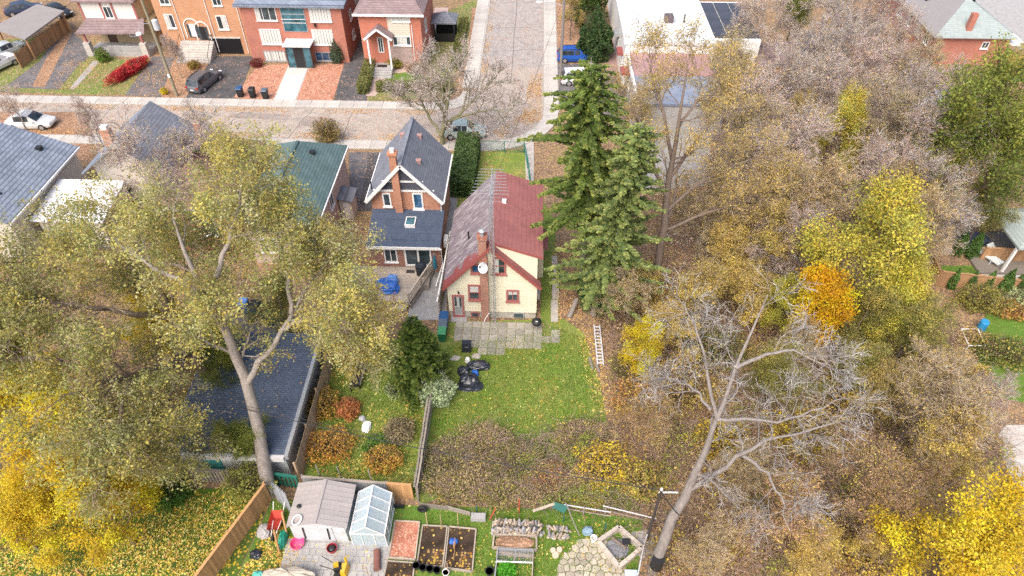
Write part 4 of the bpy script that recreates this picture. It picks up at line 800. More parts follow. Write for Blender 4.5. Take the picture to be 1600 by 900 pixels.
fence('board_fence', 'rust brown horizontal fence between the small yard and the pavilion', (35.6, 41.6), (40.5, 41.4), 1.3, M_board_or, .16, .012, True, 2, 1, True, .02, 23)
single('blue_pool_cover', B().slab(pp((1485, 384), (1512, 366), (1534, 372), (1545, 382), (1525, 392), (1484, 390)) and [(*q, .45) for q in pp((1485, 384), (1512, 366), (1534, 372), (1545, 382), (1525, 392), (1484, 390))], .4), mat('dark_blue_sheet', (.06, .075, .11), .6, .3, 2), 'dark blue sheet over the bed behind two columnar cedars', 'cover', (*G(1510, 380)[:2], 0))
pf = thing('white_pipe_frame', 'white pipe frame over a brown vegetable patch on the right', 'frame', G(1530, 525))
q = [G(1502, 514, .6), G(1528, 514, .6), G(1540, 540, .6), G(1514, 540, .6)]
for i in range(4): part('pipe', B().tube([q[i], q[(i + 1) % 4]], .035, 6), M_white, pf); part('leg', B().tube([(*q[i][:2], 0), q[i]], .03, 6), M_white, pf)
single('blue_barrel', B().lathe(G(1531, 515), [(.26, 0), (.3, .1), (.3, .8), (.24, .9)], 12), plain('barrel_blue', (.03, .25, .5)), 'bright blue barrel beside the white pipe frame', 'barrel', G(1531, 515))
single('green_bucket', B().lathe(G(1553, 607), [(.22, 0), (.3, .5), (.32, .52), (.28, .5)], 12), plain('bucket_green', (.12, .5, .2)), 'small light green bucket in the garden on the right', 'bucket', G(1553, 607))
wc2 = thing('white_step_ladder', 'white step ladder leaning near the brown roof shed', 'ladder', G(1203, 128))
a = Vector(G(1197, 138)); bb = Vector(G(1208, 122)) + Vector((0, 0, 1.5))
for s_ in (-.25, .25): part('side_rail', B().bar(a + Vector((s_, 0, 0)), bb + Vector((s_, 0, 0)), .07), M_white, wc2)
for k in range(5): p = a.lerp(bb, (k + .5) / 5); part('rung', B().bar(p - Vector((.25, 0, 0)), p + Vector((.25, 0, 0)), .06), M_white, wc2)

# ------------------------------------------------------------------ vehicles
M_tyre = plain('tyre_rubber', (.02, .02, .02), .8); M_rim = plain('alloy_rim', (.5, .5, .52), .35, .5, .6); M_carglass = glass('car_glass', (.015, .02, .025), .04)
M_lampr = plain('tail_lamp_red', (.4, .03, .02), .3); M_lampw = plain('head_lamp', (.75, .76, .78), .2)
def paint(name, col): return mat(name, col, .28, .04, 2, None, 40, .0, 0, .6)
def car(name, label, loc, rz, m, L=4.5, W=1.78, H=1.5, style='suv', cat='car'):
    t = thing(name, label, cat, loc, rz); h = L / 2; w = W / 2
    zb = .62 * H
    st = [(-h, .34, .78 * zb, .80), (-h + .12, .22, .95 * zb, .94), (-h + .6, .2, zb, 1), (0, .18, zb * 1.01, 1), (h - 1.3, .2, zb * .98, 1), (h - .45, .22, zb * .86, .95), (h - .1, .28, zb * .72, .86), (h, .36, zb * .6, .72)]
    if style == 'pickup': st = [(-h, .4, zb, .96), (-h + .1, .35, zb, 1), (-h + 1.9, .35, zb, 1), (0, .3, zb, 1), (h - 1.3, .3, zb * 1.0, 1), (h - .3, .32, zb * .93, .96), (h - .05, .4, zb * .85, .9), (h, .45, zb * .7, .85)]
    b = B(); vs = []; fs = []
    for (x, z0, z1, k) in st:
        zm = z0 + (z1 - z0) * .45; vs += [(x, -w * k * .9, z0), (x, -w * k, zm), (x, -w * k * .93, z1 - .05), (x, -w * k * .84, z1), (x, w * k * .84, z1), (x, w * k * .93, z1 - .05), (x, w * k, zm), (x, w * k * .9, z0)]
    for i in range(len(st) - 1):
        for j in range(8): fs.append((i * 8 + j, (i + 1) * 8 + j, (i + 1) * 8 + (j + 1) % 8, i * 8 + (j + 1) % 8))
    fs += [tuple(range(8)), tuple(range(len(st) * 8 - 1, len(st) * 8 - 9, -1))]
    b.add(vs, fs); part('body', b, m, t, True, False)
    # cabin
    if style == 'suv': cab = [(-h + .1, zb * .98, .8), (-h + .45, H * .97, .72), (-.3, H, .76), (.35, H * .97, .74), (h - 1.25, zb * .97, .86)]
    elif style == 'pickup': cab = [(-.55, zb, .88), (-.35, H * .98, .76), (.2, H, .78), (.6, H * .97, .76), (h - 1.2, zb, .9)]
    else: cab = [(-h + .35, zb * .99, .82), (-h + 1.1, H * .95, .72), (-.2, H, .74), (.35, H * .96, .72), (h - 1.15, zb * .97, .86)]
    vs = []; fs = []
    for (x, z, k) in cab: vs += [(x, -w * k, z), (x, w * k, z)]
    n = len(cab)
    base = [(x, (-w * .9, w * .9), zb * .97) for (x, z, k) in cab]
    b = B(); top = list(vs); bot = []
    for (x, ys, z) in base: bot += [(x, ys[0], z), (x, ys[1], z)]
    allv = top + bot; o = len(top)
    for i in range(n - 1):
        fs += [(2 * i, 2 * i + 2, 2 * i + 3, 2 * i + 1), (o + 2 * i, o + 2 * i + 2, 2 * i + 2, 2 * i), (o + 2 * i + 1, 2 * i + 1, 2 * i + 3, o + 2 * i + 3)]
    b.add(allv, fs); part('cabin', b, m, t, True)
    def q4(nm, p, off, mm=M_carglass):
        c = sum((Vector(v) for v in p), Vector()) / 4; bb = B(); v = [c + (Vector(k) - c) * .9 + Vector(off) for k in p]
        bb.add(v + [k - Vector(off) * 1.5 for k in v], [(0, 1, 2, 3), (7, 6, 5, 4), (0, 4, 5, 1), (1, 5, 6, 2), (2, 6, 7, 3), (3, 7, 4, 0)]); part(nm, bb, mm, t, True)
    q4('windscreen', [top[-2], top[-1], top[-3], top[-4]], (.012, 0, .012)); q4('rear_window', [top[0], top[2], top[3], top[1]], (-.012, 0, .012))
    for s_ in (0, 1):
        yo = -.014 if s_ == 0 else .014
        for i in range(1 if style != 'pickup' else 1, n - 2): q4('side_window', [allv[o + 2 * i + s_], allv[o + 2 * i + 2 + s_], top[2 * i + 2 + s_], top[2 * i + s_]], (0, yo, .004))
    if style == 'pickup': part('cargo_bed', B().box(-h + .15, -.65, -w * .78, w * .78, zb + .002, zb + .012), M_black, t, True)
    for sx in (-h + .85, h - .85):
        for sy in (-1, 1):
            y = sy * (w - .09); wb_ = B().tube([(sx, y - .11, .32), (sx, y + .11, .32)], .33, 16); wo = part('wheel', wb_, M_tyre, t, True)
            part('rim', B().tube([(sx, y + sy * .1, .32), (sx, y + sy * .125, .32)], .21, 10), M_rim, wo, True)
    for sy in (-1, 1):
        part('headlight', B().obox((h - .10, sy * w * .62, zb * .68), (.16, .34, .13), 0, 0, -.3), M_lampw, t, True); part('tail_light', B().obox((-h + .05, sy * w * .72, zb * .82), (.12, .22, .2)), M_lampr, t, True)
        part('mirror', B().obox((h - 1.45, sy * (w + .09), zb * 1.03), (.12, .18, .13)), m, t, True)
    part('number_plate', B().box(-h - .012, -h + .02, -.22, .22, .5, .62), M_lampw, t, True)
    if style == 'suv':
        for sy in (-1, 1): part('roof_bar', B().bar((-h + .7, sy * w * .68, H + .03), (.3, sy * w * .68, H + .03), .04), M_black, t, True)
    return t
def face(a, b): A = G(*a); Bp = G(*b); return math.atan2(Bp[1] - A[1], Bp[0] - A[0])
car('parked_suv', 'dark grey estate car parked on the townhouse driveway', G(322, 133), face((309, 138), (342, 112)) + .0, paint('graphite_paint', (.10, .105, .115)), 4.6, 1.8, 1.55, 'suv')
car('parked_car', 'silver-green hatchback parked at the kerb beside the tall hedge', (-6.7, 58.75, 0), 0.05, paint('silver_green_paint', (.36, .45, .44)), 4.3, 1.74, 1.5, 'sedan')
car('parked_car', 'bright blue car parked off the side street behind the spruce', (4.9, 75.6, 0), .05, paint('blue_paint', (.02, .09, .38)), 4.5, 1.8, 1.5, 'suv')
car('parked_car', 'white car half hidden behind the top of the tall spruce', (5.2, 70.2, 0), .1, paint('white_car_paint', (.72, .73, .75)), 4.5, 1.8, 1.5, 'suv')
car('parked_car', 'white car on the near side of the street behind the blue-grey roof', G(52, 197), .05, paint('pearl_white_paint', (.68, .68, .66)), 4.5, 1.8, 1.5, 'sedan')
car('parked_car', 'silver car under the edge of the carport', G(16, 84), 1.1, paint('silver_paint', (.42, .44, .46)), 4.4, 1.8, 1.45, 'sedan')
car('pickup_truck', 'white pickup truck cut off by the left edge of the street', G(-6, 110), 1.2, paint('truck_white_paint', (.66, .67, .68)), 5.4, 1.95, 1.8, 'pickup', 'truck')
car('parked_car', 'dark navy car behind the carport roof', G(40, 20), .5, paint('navy_paint', (.03, .04, .08)), 4.4, 1.8, 1.45, 'sedan')
car('parked_car', 'black car at the far end of the left driveway', G(92, 24), -.4, paint('black_paint', (.02, .022, .026)), 4.2, 1.75, 1.45, 'sedan')

# bins
def bin_(label, loc, body, lid, s=1.0, rz=0.0, group=None):
    t = thing('wheelie_bin', label, 'bin', loc, rz, group)
    b = B(); b.add([(-.24 * s, -.26 * s, .05), (.24 * s, -.26 * s, .05), (.24 * s, .26 * s, .05), (-.24 * s, .26 * s, .05), (-.3 * s, -.34 * s, .98 * s), (.3 * s, -.34 * s, .98 * s), (.3 * s, .34 * s, .98 * s), (-.3 * s, .34 * s, .98 * s)], [(3, 2, 1, 0), (0, 1, 5, 4), (1, 2, 6, 5), (2, 3, 7, 6), (3, 0, 4, 7), (4, 5, 6, 7)])
    part('body', b, body, t, True); l = B().add([(-.32 * s, -.38 * s, .985 * s), (.32 * s, -.38 * s, .985 * s), (.32 * s, .38 * s, 1.02 * s), (-.32 * s, .38 * s, 1.02 * s), (-.27 * s, -.3 * s, 1.07 * s), (.27 * s, -.3 * s, 1.07 * s), (.27 * s, .32 * s, 1.1 * s), (-.27 * s, .32 * s, 1.1 * s)], [(3, 2, 1, 0), (0, 1, 5, 4), (1, 2, 6, 5), (2, 3, 7, 6), (3, 0, 4, 7), (4, 5, 6, 7)])
    part('lid', l, lid, t, True)
    for sx in (-1, 1): part('wheel', B().tube([(sx * .2 * s - .03, .3 * s, .1), (sx * .2 * s + .03, .3 * s, .1)], .1, 10), M_tyre, t, True)
    part('handle', B().bar((-.24 * s, .42 * s, .98 * s), (.24 * s, .42 * s, .98 * s), .04), lid, t, True)
    return t
P_bin = plain('bin_black', (.02, .021, .025), .5); P_binb = plain('bin_blue', (.02, .08, .2), .5); P_bing = plain('bin_green', (.02, .16, .07), .5); P_bingl = plain('bin_green_lid', (.06, .28, .12), .5); P_bingr = plain('bin_grey', (.1, .13, .17), .5)
bin_('dark bin with blue lid, leftmost of three on the red gravel', G(377, 151), P_bin, P_binb); bin_('black bin in the middle of three on the red gravel', G(396, 152), P_bin, P_bin); bin_('dark slate bin, rightmost of three on the red gravel', G(416, 154), P_bin, P_bingr)
bin_('blue-lidded bin at the left corner of the yellow house', (-5.95, 33.2, 0), P_binb, P_binb, 1.05); bin_('grey-blue bin between the blue and the green bin by the patio', (-5.95, 32.5, 0), P_bin, P_bingr, 1.0); bin_('green organics bin at the end of the bin row by the patio', (-5.95, 31.85, 0), P_bing, P_bingl, .95)
bin_('green bin beyond the garage under the elm', G(423, 505), P_bing, P_bingl, 1.0); bin_('dark blue bin beyond the garage under the elm', G(404, 492), P_binb, P_bin, 1.1); bin_('light blue bin furthest left beyond the garage', G(385, 486), P_tarp if False else M_tarp, M_tarp_l, 1.0)
# ------------------------------------------------------------------ vegetation: growth of limbs, twigs and leaves
M_leaf = leafmat('leaf', .45); M_needle = leafmat('needle', .15, .7)
M_bark = mat('brown_bark', (.17, .13, .105), .95, .3, 1.5, None, 9, .8, .15, stretch=(3, 3, .6))
M_bark_grey = mat('grey_bark', (.30, .265, .235), .95, .25, 1.2, (.20, .175, .155), 9, .8, .1, stretch=(3, 3, .6))
M_bark_pale = mat('pale_dead_bark', (.27, .24, .22), .9, .25, 1.2, (.17, .15, .135), 8, .8, 0, stretch=(3, 3, .5))
def unit(v): return v / (np.linalg.norm(v, axis=-1, keepdims=True) + 1e-9)
def perp(rng, D): return unit(np.cross(D, unit(rng.normal(size=D.shape))))
def resample(pts, rad, k):
    pts = np.array(pts, float); rad = np.array(rad, float); s = np.r_[0, np.cumsum(np.linalg.norm(np.diff(pts, axis=0), axis=1))]; t = np.linspace(0, s[-1], k)
    return np.stack([np.interp(t, s, pts[:, i]) for i in range(3)], 1), np.interp(t, s, rad)
def tubes(P, R, n):
    """P (N,K,3), R (N,K) -> ring tubes"""
    N, K, _ = P.shape; d = unit(P[:, -1] - P[:, 0]); ref = np.where(np.abs(d[:, 2:3]) < .8, np.array([[0, 0, 1.]]), np.array([[1., 0, 0]])); x = unit(np.cross(d, ref)); y = np.cross(d, x)
    a = np.arange(n) * 2 * np.pi / n
    V = P[:, :, None, :] + R[:, :, None, None] * (np.cos(a)[None, None, :, None] * x[:, None, None, :] + np.sin(a)[None, None, :, None] * y[:, None, None, :])
    idx = np.arange(N * K * n).reshape(N, K, n)
    F = np.stack([idx[:, :-1], np.roll(idx, -1, 2)[:, :-1], np.roll(idx, -1, 2)[:, 1:], idx[:, 1:]], -1).reshape(-1, 4)
    return V.reshape(-1, 3), F
def sprout(rng, P, R, n, length, ang=45, k=4, up=.15, wig=.18, t0=.3, rr=.5, t1=1.0, taper=.45, rmin=.006):
    """n children from every parent limb"""
    N, K, _ = P.shape; t = t0 + (t1 - t0) * (np.arange(n)[None, :] + rng.random((N, n))) / n; f = t * (K - 1); i = np.minimum(f.astype(int), K - 2); u = (f - i)[..., None]
    ar = np.arange(N)[:, None]; S = P[ar, i] * (1 - u) + P[ar, i + 1] * u; D = unit(P[ar, i + 1] - P[ar, i]); rad = R[ar, i] * (1 - u[..., 0]) + R[ar, i + 1] * u[..., 0]
    S = S.reshape(-1, 3); D = D.reshape(-1, 3); rad = np.maximum(rad.reshape(-1) * rr, rmin); t = t.reshape(-1)
    th = np.radians(rng.normal(ang, 12, len(S)))[:, None]; th = np.where(t[:, None] > .93, th * .4, th)
    D = unit(D * np.cos(th) + perp(rng, D) * np.sin(th)); L = length * (1 - taper * t) * rng.uniform(.7, 1.25, len(S))
    Q = [S]; d = D
    for j in range(k):
        d = unit(d + rng.normal(0, wig, d.shape) + np.array([0, 0, up])); Q.append(Q[-1] + d * (L / k)[:, None])
    Q = np.stack(Q, 1); RR = rad[:, None] * np.linspace(1, .35, k + 1)[None, :]
    return Q, RR
def leaves(rng, C0, size, pal, spread=.0, flat=.3, aspect=.62, shade=None, wts=None, bough=None):
    """leaf-sized bent faces at C0"""
    n = len(C0); C0 = C0 + rng.normal(0, 1, (n, 3)) * spread
    d = unit(rng.normal(0, 1, (n, 3)) * np.array([1, 1, .6]) + np.array([0, 0, -.2])); up = unit(rng.normal(0, 1, (n, 3)) * (1 - flat) + np.array([0, 0, 1.2 * flat + .2])); x = unit(np.cross(d, up)); nn = np.cross(x, d)
    s = (size * np.clip(rng.lognormal(-.06, .3, n), .5, 1.6))[:, None]
    V = np.stack([C0 - d * s * .5, C0 + x * s * aspect * .5 + nn * s * .12, C0 + d * s * .5, C0 - x * s * aspect * .5 + nn * s * .12], 1).reshape(-1, 3)
    F = np.arange(4 * n).reshape(n, 4); pal = np.array(pal); ix = rng.choice(len(pal), n, p=wts)
    if bough is not None: dom = rng.integers(0, len(pal), bough.max() + 1)[bough]; ix = np.where(rng.random(n) < .55, dom, ix)
    c = pal[ix] * rng.uniform(.88, 1.12, (n, 1))
    if shade is not None: c = c * shade[:, None]
    return V, F, np.repeat(c, 4, 0)
LG = 1.5
def streak(rng, P, c, n=3): return np.repeat(np.array(c)[None] * rng.choice([.5, .75, 1.0, 1.2, 1.4], len(P))[:, None], P.shape[1] * n, 0)
class Veg:
    def __init__(s): s.V = []; s.F = []; s.C = []; s.n = 0
    def add(s, V, F, c):
        s.V.append(V); s.F.append(F + s.n); s.n += len(V); c = np.minimum(np.asarray(c, float) * LG, .82); s.C.append(np.broadcast_to(c, (len(V), 3)) if c.ndim == 1 else c); return s
    def mesh(s, name, m):
        me = mesh_np(name, np.concatenate(s.V), np.concatenate(s.F), None, np.concatenate(s.C)); me.materials.append(m); return me
def wood_mesh(name, parts, m):
    Vs = []; Fs = []; n = 0
    for (P, R, k) in parts: V, F = tubes(P, R, k); Vs.append(V); Fs.append(F + n); n += len(V)
    me = mesh_np(name, np.concatenate(Vs), np.concatenate(Fs)); me.materials.append(m); me.shade_smooth(); return me
def trunk_path(rng, h, r, lean=.04, k=9, top=.25):
    z = np.linspace(0, h, k); p = np.stack([np.cumsum(rng.normal(0, lean * h / k * 2, k)), np.cumsum(rng.normal(0, lean * h / k * 2, k)), z], 1); p -= p[0]; p[0, 2] = -.2
    return p[None], (r * np.r_[1.35, np.linspace(1, top, k - 1)])[None]

TWIG_PINK = (.48, .38, .36); TWIG_GREY = (.45, .38, .36); TWIG_BROWN = (.22, .165, .12); TWIG_PALE = (.42, .39, .375); TWIG_TAN = (.42, .34, .26)
def deciduous(seed, h=10.0, twig=TWIG_PINK, pal=None, nleaf=0, lsize=.13, spread=.18, bark=None, r=.16, wide=1.0, up=.12, n=(9, 6, 5, 5, 4), start=.28, dense=1.0, wts=None, droop=0.0, flat=.3):
    """returns (trunk mesh, crown mesh) of a tree about h metres tall"""
    rng = np.random.default_rng(seed); T, TR = trunk_path(rng, h * .82, r)
    l1, r1 = sprout(rng, T, TR, n[0], h * .42 * wide, 52, 6, up, .16, start, .55, 1, .45)
    l2, r2 = sprout(rng, l1, r1, n[1], h * .22 * wide, 42, 4, up * .7, .2, .2, .6)
    l3, r3 = sprout(rng, l2, r2, n[2], h * .12, 42, 3, up * .5 - droop * .3, .25, .2, .65, rmin=.022)
    tm = wood_mesh('trunk', [(T, TR, 8), (l1, r1, 6), (l2, r2, 4)], bark or M_bark)
    vg = Veg(); V, F = tubes(l3, r3, 3); vg.add(V, F, streak(rng, l3, np.array(twig) * .85)); tips = l3
    if len(n) > 3:
        l4, r4 = sprout(rng, l3, r3, n[3], h * .07, 40, 2, up * .4 - droop, .25, .2, .7, rmin=.017); V, F = tubes(l4, r4, 3); vg.add(V, F, streak(rng, l4, twig)); tips = l4
        if len(n) > 4:
            l5, r5 = sprout(rng, l4, r4, n[4], h * .045, 38, 1, up * .3 - droop, .2, .2, .8, rmin=.012); V, F = tubes(l5, r5, 3); vg.add(V, F, streak(rng, l5, np.array(twig) * 1.1)); tips = l5
    if nleaf:
        N = len(tips); pick = rng.integers(0, N, nleaf); u = rng.random((nleaf, 1)); p = tips[pick, 0] * (1 - u) + tips[pick, -1] * u
        bo = pick * len(l2) // N; tone = np.random.default_rng(seed + 9).uniform(.68, 1.28, len(l2))[bo]        # each bough has its own tone of leaf
        vg.add(*leaves(rng, p, lsize, pal, spread, flat, shade=tone, wts=wts, bough=bo))
    return tm, vg.mesh('crown', M_leaf)
def plant(name, label, cat, meshes, loc, rz=0.0, s=1.0, sz=None, group=None):
    t = thing(name, label, cat, loc, rz, group); t.scale = (s, s, sz or s)
    for nm, me in meshes: link(nm, me, None, t)
    return t
def tree(name, label, proto, px, py, h, h0=10.0, zc=.62, rz=None, wide=1.0, group=None, cat='tree', rng=random.Random(77)):
    x, y, _ = G(px, py, h * zc); t = thing(name, label, cat, (x, y, 0), rng.uniform(0, 6.28) if rz is None else rz, group); s = h / h0; t.scale = (s * wide, s * wide, s)
    link('trunk', proto[0], None, t); link('crown', proto[1], None, t); return t

def conifer(seed, h, r, pal, dens=1.0, z0=.08, droop=.28, spray=.42, power=.85, whorl=.34, per=8, bark=None, lean=(0, 0), tipmix=None, tr=.2, rag=.25):
    rng = np.random.default_rng(seed); k = 10; z = np.linspace(0, h, k); T = np.stack([lean[0] * (z / h) ** 1.3, lean[1] * (z / h) ** 1.3, z], 1); T[0, 2] = -.2; TR = np.linspace(tr, .02, k)
    S = []; E = []; zz = h * z0
    while zz < h * .985:
        t = zz / h; L = r * (1 - t) ** power * rng.uniform(1 - rag, 1 + rag * .6) + .12; a0 = rng.uniform(0, 6.28)
        for j in range(per):
            a = a0 + 2 * math.pi * j / per + rng.uniform(-.25, .25); l = L * rng.uniform(1 - rag * 1.3, 1.12); c = [np.interp(zz, z, T[:, i]) for i in range(2)]
            S.append((c[0], c[1], zz)); E.append((c[0] + math.cos(a) * l, c[1] + math.sin(a) * l, zz - droop * l * rng.uniform(.2, 1.7) + rng.uniform(-.15, .15)))
        zz += whorl * rng.uniform(.8, 1.2)
    S = np.array(S); E = np.array(E); M = (S + E) / 2 + np.array([0, 0, -.06]); E2 = E + np.array([0, 0, .08]); P = np.stack([S, M, E2], 1); R = np.tile(np.array([.035, .02, .008]), (len(S), 1))
    tm = wood_mesh('trunk', [(T[None], TR[None], 8), (P, R, 3)], bark or M_bark)
    L = np.linalg.norm(E - S, axis=1); cnt = np.maximum(3, (L * 13 * dens).astype(int)); bi = np.repeat(np.arange(len(S)), cnt); u = rng.random(len(bi)) ** .6
    base = P[bi, 0] * ((1 - u) ** 2)[:, None] + 2 * P[bi, 1] * (u * (1 - u))[:, None] + P[bi, 2] * (u ** 2)[:, None]
    D = unit((E - S)[bi]); side = unit(np.cross(D, np.array([[0, 0, 1.]]))) * rng.choice([-1, 1], len(bi))[:, None]
    d = unit(D * rng.uniform(.3, 1, (len(bi), 1)) + side * rng.uniform(.2, 1.1, (len(bi), 1)) + np.stack([np.zeros(len(bi)), np.zeros(len(bi)), rng.uniform(-.55, .25, len(bi))], 1))
    s = (spray * rng.uniform(.6, 1.25, len(bi)) * (1.15 - .45 * u))[:, None]; x = unit(np.cross(d, unit(np.array([[0, 0, 1.]]) + rng.normal(0, .5, d.shape)))) * s * .3
    V = np.stack([base, base + d * s * .55 + x, base + d * s, base + d * s * .55 - x + np.array([0, 0, -.03])], 1).reshape(-1, 3); F = np.arange(len(V)).reshape(-1, 4)
    pal = np.array(pal); tone = rng.uniform(.72, 1.25, len(S))[bi]; c = pal[rng.integers(0, len(pal), len(bi))] * tone[:, None] * rng.uniform(.85, 1.15, (len(bi), 1))
    if tipmix is not None: c = np.where(((u > .8) & (rng.random(len(u)) < .5))[:, None], np.array(tipmix)[None] * rng.uniform(.8, 1.2, (len(bi), 1)), c)
    vg = Veg(); vg.add(V, F, np.repeat(c, 4, 0)); return tm, vg.mesh('crown', M_needle)

OL = [(.20, .20, .045), (.28, .25, .06), (.14, .155, .04), (.36, .29, .07), (.24, .24, .09)]
ELM = [(.245, .26, .09), (.295, .295, .105), (.195, .215, .075), (.38, .33, .09), (.32, .315, .17), (.33, .275, .07)]
GOLDL = [(.38, .29, .09), (.44, .32, .09), (.33, .26, .10), (.28, .22, .08)]
YEL = [(.62, .42, .02), (.55, .40, .03), (.68, .46, .03), (.48, .36, .03), (.40, .33, .04)]
ORG = [(.7, .38, .015), (.63, .32, .012), (.66, .40, .02), (.6, .28, .012)]
LIME = [(.42, .40, .07), (.36, .36, .06), (.50, .43, .07), (.30, .32, .07), (.52, .40, .06)]
LOC = [(.15, .19, .04), (.20, .235, .045), (.11, .145, .035), (.26, .26, .05)]
RUST = [(.40, .17, .06), (.34, .14, .05), (.45, .24, .08), (.28, .12, .05)]
DKG = [(.06, .10, .025), (.09, .135, .03), (.05, .08, .02)]
MIX = [(.46, .34, .07), (.32, .28, .09), (.40, .25, .11), (.54, .42, .08), (.30, .21, .12)]
PR_bare = [deciduous(s, 10, TWIG_PINK if s % 2 else TWIG_GREY, [(.48, .32, .18), (.44, .28, .18), (.52, .38, .16), (.4, .33, .12)], 3600, .10, .1, M_bark_grey, .12, 1.05, n=(10, 7, 6, 5, 2)) for s in (1, 2, 3, 4)]
PR_brush = [deciduous(s, 10, (.36, .265, .20), MIX + [(.42, .26, .14), (.36, .24, .14)], 6500, .12, .16, M_bark, .12, 1.1, n=(10, 6, 5, 4, 2)) for s in (81, 82)]
PR_tan = [deciduous(s, 10, TWIG_TAN, GOLDL, 5200, .11, .14, M_bark, .15, 1.05) for s in (11, 12)]
PR_gold = deciduous(21, 10, TWIG_TAN, GOLDL + [(.5, .38, .08)], 15000, .13, .18, M_bark, .15, 1.0, n=(9, 6, 5, 4))
PR_lime = [deciduous(s, 10, TWIG_BROWN, LIME, 27000, .125, .24, M_bark, .16, 1.05, n=(9, 6, 5, 4), flat=.4) for s in (31, 32)]
PR_yel = [deciduous(s, 10, TWIG_BROWN, YEL, 30000, .15, .28, M_bark, .15, 1.0, n=(10, 6, 5, 4), flat=.45, start=.2) for s in (41, 42)]
PR_org = deciduous(51, 10, TWIG_BROWN, ORG, 26000, .16, .28, M_bark, .15, .85, n=(10, 6, 5, 4), flat=.45, start=.15)
PR_loc = deciduous(61, 10, TWIG_BROWN, LOC, 27000, .13, .26, M_bark, .17, 1.05, n=(9, 6, 5, 4))
PR_olive = deciduous(71, 10, TWIG_BROWN, OL, 20000, .12, .24, M_bark, .15, 1.0, n=(9, 6, 5, 4), start=.15)

# ---- the wood on the right
BG = 'bare trees of the wood'; BL = 'bare pinkish-grey tree in the leafless wood between the white building and the locust'
for i, (x, y, h) in enumerate([(1180, 205, 10), (1300, 95, 10), (1235, 245, 9.5), (1345, 215, 10), (1405, 265, 10.5), (1455, 335, 9), (1170, 330, 8.5), (1215, 160, 9.5), (1350, 55, 10), (1415, 130, 9.5), (1395, 190, 9.5), (1275, 165, 9), (1330, 140, 9.5), (1210, 270, 9), (1440, 225, 9.5), (1275, 330, 8), (1375, 320, 8.5), (1300, 35, 10), (1160, 265, 8.5), (1465, 180, 9), (1225, 390, 7.5), (1420, 380, 8), (1390, 90, 9), (1262, 110, 9)]):
    if i % 6 == 3: tree('tan_tree', 'tan tree holding some dry leaves amid the pinkish leafless wood', PR_tan[(i // 4) % 2], x, y, h, wide=1.05, group='tan trees of the wood')
    else: tree('bare_tree', BL, PR_bare[i % 4], x, y, h, wide=1.05, group=BG)
tree('bare_tree', 'bare tan tree beside the grey annex of the white building', PR_tan[0], 1150, 110, 8)
tree('bare_tree', 'tan tree with a few leaves left of the white step ladder', PR_tan[1], 1155, 165, 9)
tree('bare_tree', 'leafless tree left of the brick bungalow, at the top edge', PR_bare[1], 1190, 35, 9)
tree('sparse_tree', 'sparse tan tree behind the rust coloured roof, at the forecourt', PR_tan[0], 1000, 170, 6.5)
tree('sparse_tree', 'sparse golden tree between the pine and the bare wood, low behind the tall gold tree', PR_tan[1], 1105, 330, 8)
tree('sparse_tree', 'loose golden tree right of the tall gold tree', PR_gold, 1195, 385, 7.5)
tree('yellow_tree', 'soft yellow tree rising amid the bare wood', PR_lime[0], 1303, 225, 9, wide=.72)
tree('lime_tree', 'small bright lime tree at the centre of the bare wood', PR_lime[1], 1318, 290, 5, wide=.6)
tree('gold_tree', 'small olive-gold tree left of the soft yellow tree in the wood', PR_gold, 1245, 205, 7.5, wide=.75)
tree('lime_tree', 'narrow yellow-green tree just below the soft yellow tree', PR_lime[1], 1330, 262, 6, wide=.6)
tree('gold_tree', 'low gold tree between the tall gold tree and the soft yellow tree', PR_gold, 1215, 320, 6.5, wide=.9)
tree('gold_tree', 'golden yellow tree above the large lime-yellow tree', PR_gold, 1398, 330, 8.5, wide=.85)
tree('lime_tree', 'large lime-yellow tree above the orange maple', PR_lime[0], 1355, 425, 11.5, wide=1.0, rz=1.0)
tree('lime_tree', 'yellow-green tree below the large lime-yellow tree, left of the small yard', PR_lime[1], 1400, 470, 7.5, wide=.9)
tree('orange_maple', 'vivid orange maple in the middle of the wood', PR_org, 1283, 492, 8.5, wide=.85)
tree('locust_tree', 'big green feathery locust below the brick bungalow', PR_loc, 1525, 235, 14.5, wide=.86)
tree('locust_tree', 'green locust at the right edge beside the big locust', PR_loc, 1600, 235, 11, wide=.8, rz=2.0)
tree('locust_tree', 'small dark green locust just above the timber pavilion', PR_olive, 1545, 320, 6.5)
tree('gold_bush_tree', 'orange-gold tree in front of the bungalow porch at the right edge', PR_gold, 1578, 108, 6, wide=.7)
tree('olive_tree', 'rounded olive green tree right of the orange maple', PR_olive, 1425, 520, 6.5, wide=1.05)
tree('olive_tree', 'dark olive tree between the orange maple and the lime-yellow tree', PR_olive, 1345, 505, 6.5)
tree('thicket_tree', 'bare tree with scattered yellow leaves at the lower right', PR_tan[0], 1430, 640, 8, wide=1.15)
tree('thicket_tree', 'yellow-leaved twiggy tree above the lower right yellow maple', PR_gold, 1465, 690, 6.5)
tree('bare_tree', 'pinkish bare shrub tree above the concrete pad', PR_bare[0], 1520, 632, 5.4, wide=1.0)
tree('bare_tree', 'low brown thin-leaved tree below the dead tree branches', PR_brush[0], 1335, 760, 6.5, wide=1.1)
tree('bare_tree', 'brown thin-leaved tree left of the lower right yellow maple', PR_brush[1], 1385, 800, 5.5, wide=1.1)
tree('bare_tree', 'tangled brown tree in the bottom right wood, beside the dead trunk', PR_brush[0], 1215, 800, 6, wide=1.1)
tree('yellow_maple', 'dense bright yellow maple in the lower right corner', PR_yel[0], 1500, 862, 9, wide=.88)
tree('yellow_shrub_tree', 'bright yellow shrub right of the metal ladder', PR_yel[1], 1000, 546, 4.3, wide=1.05)
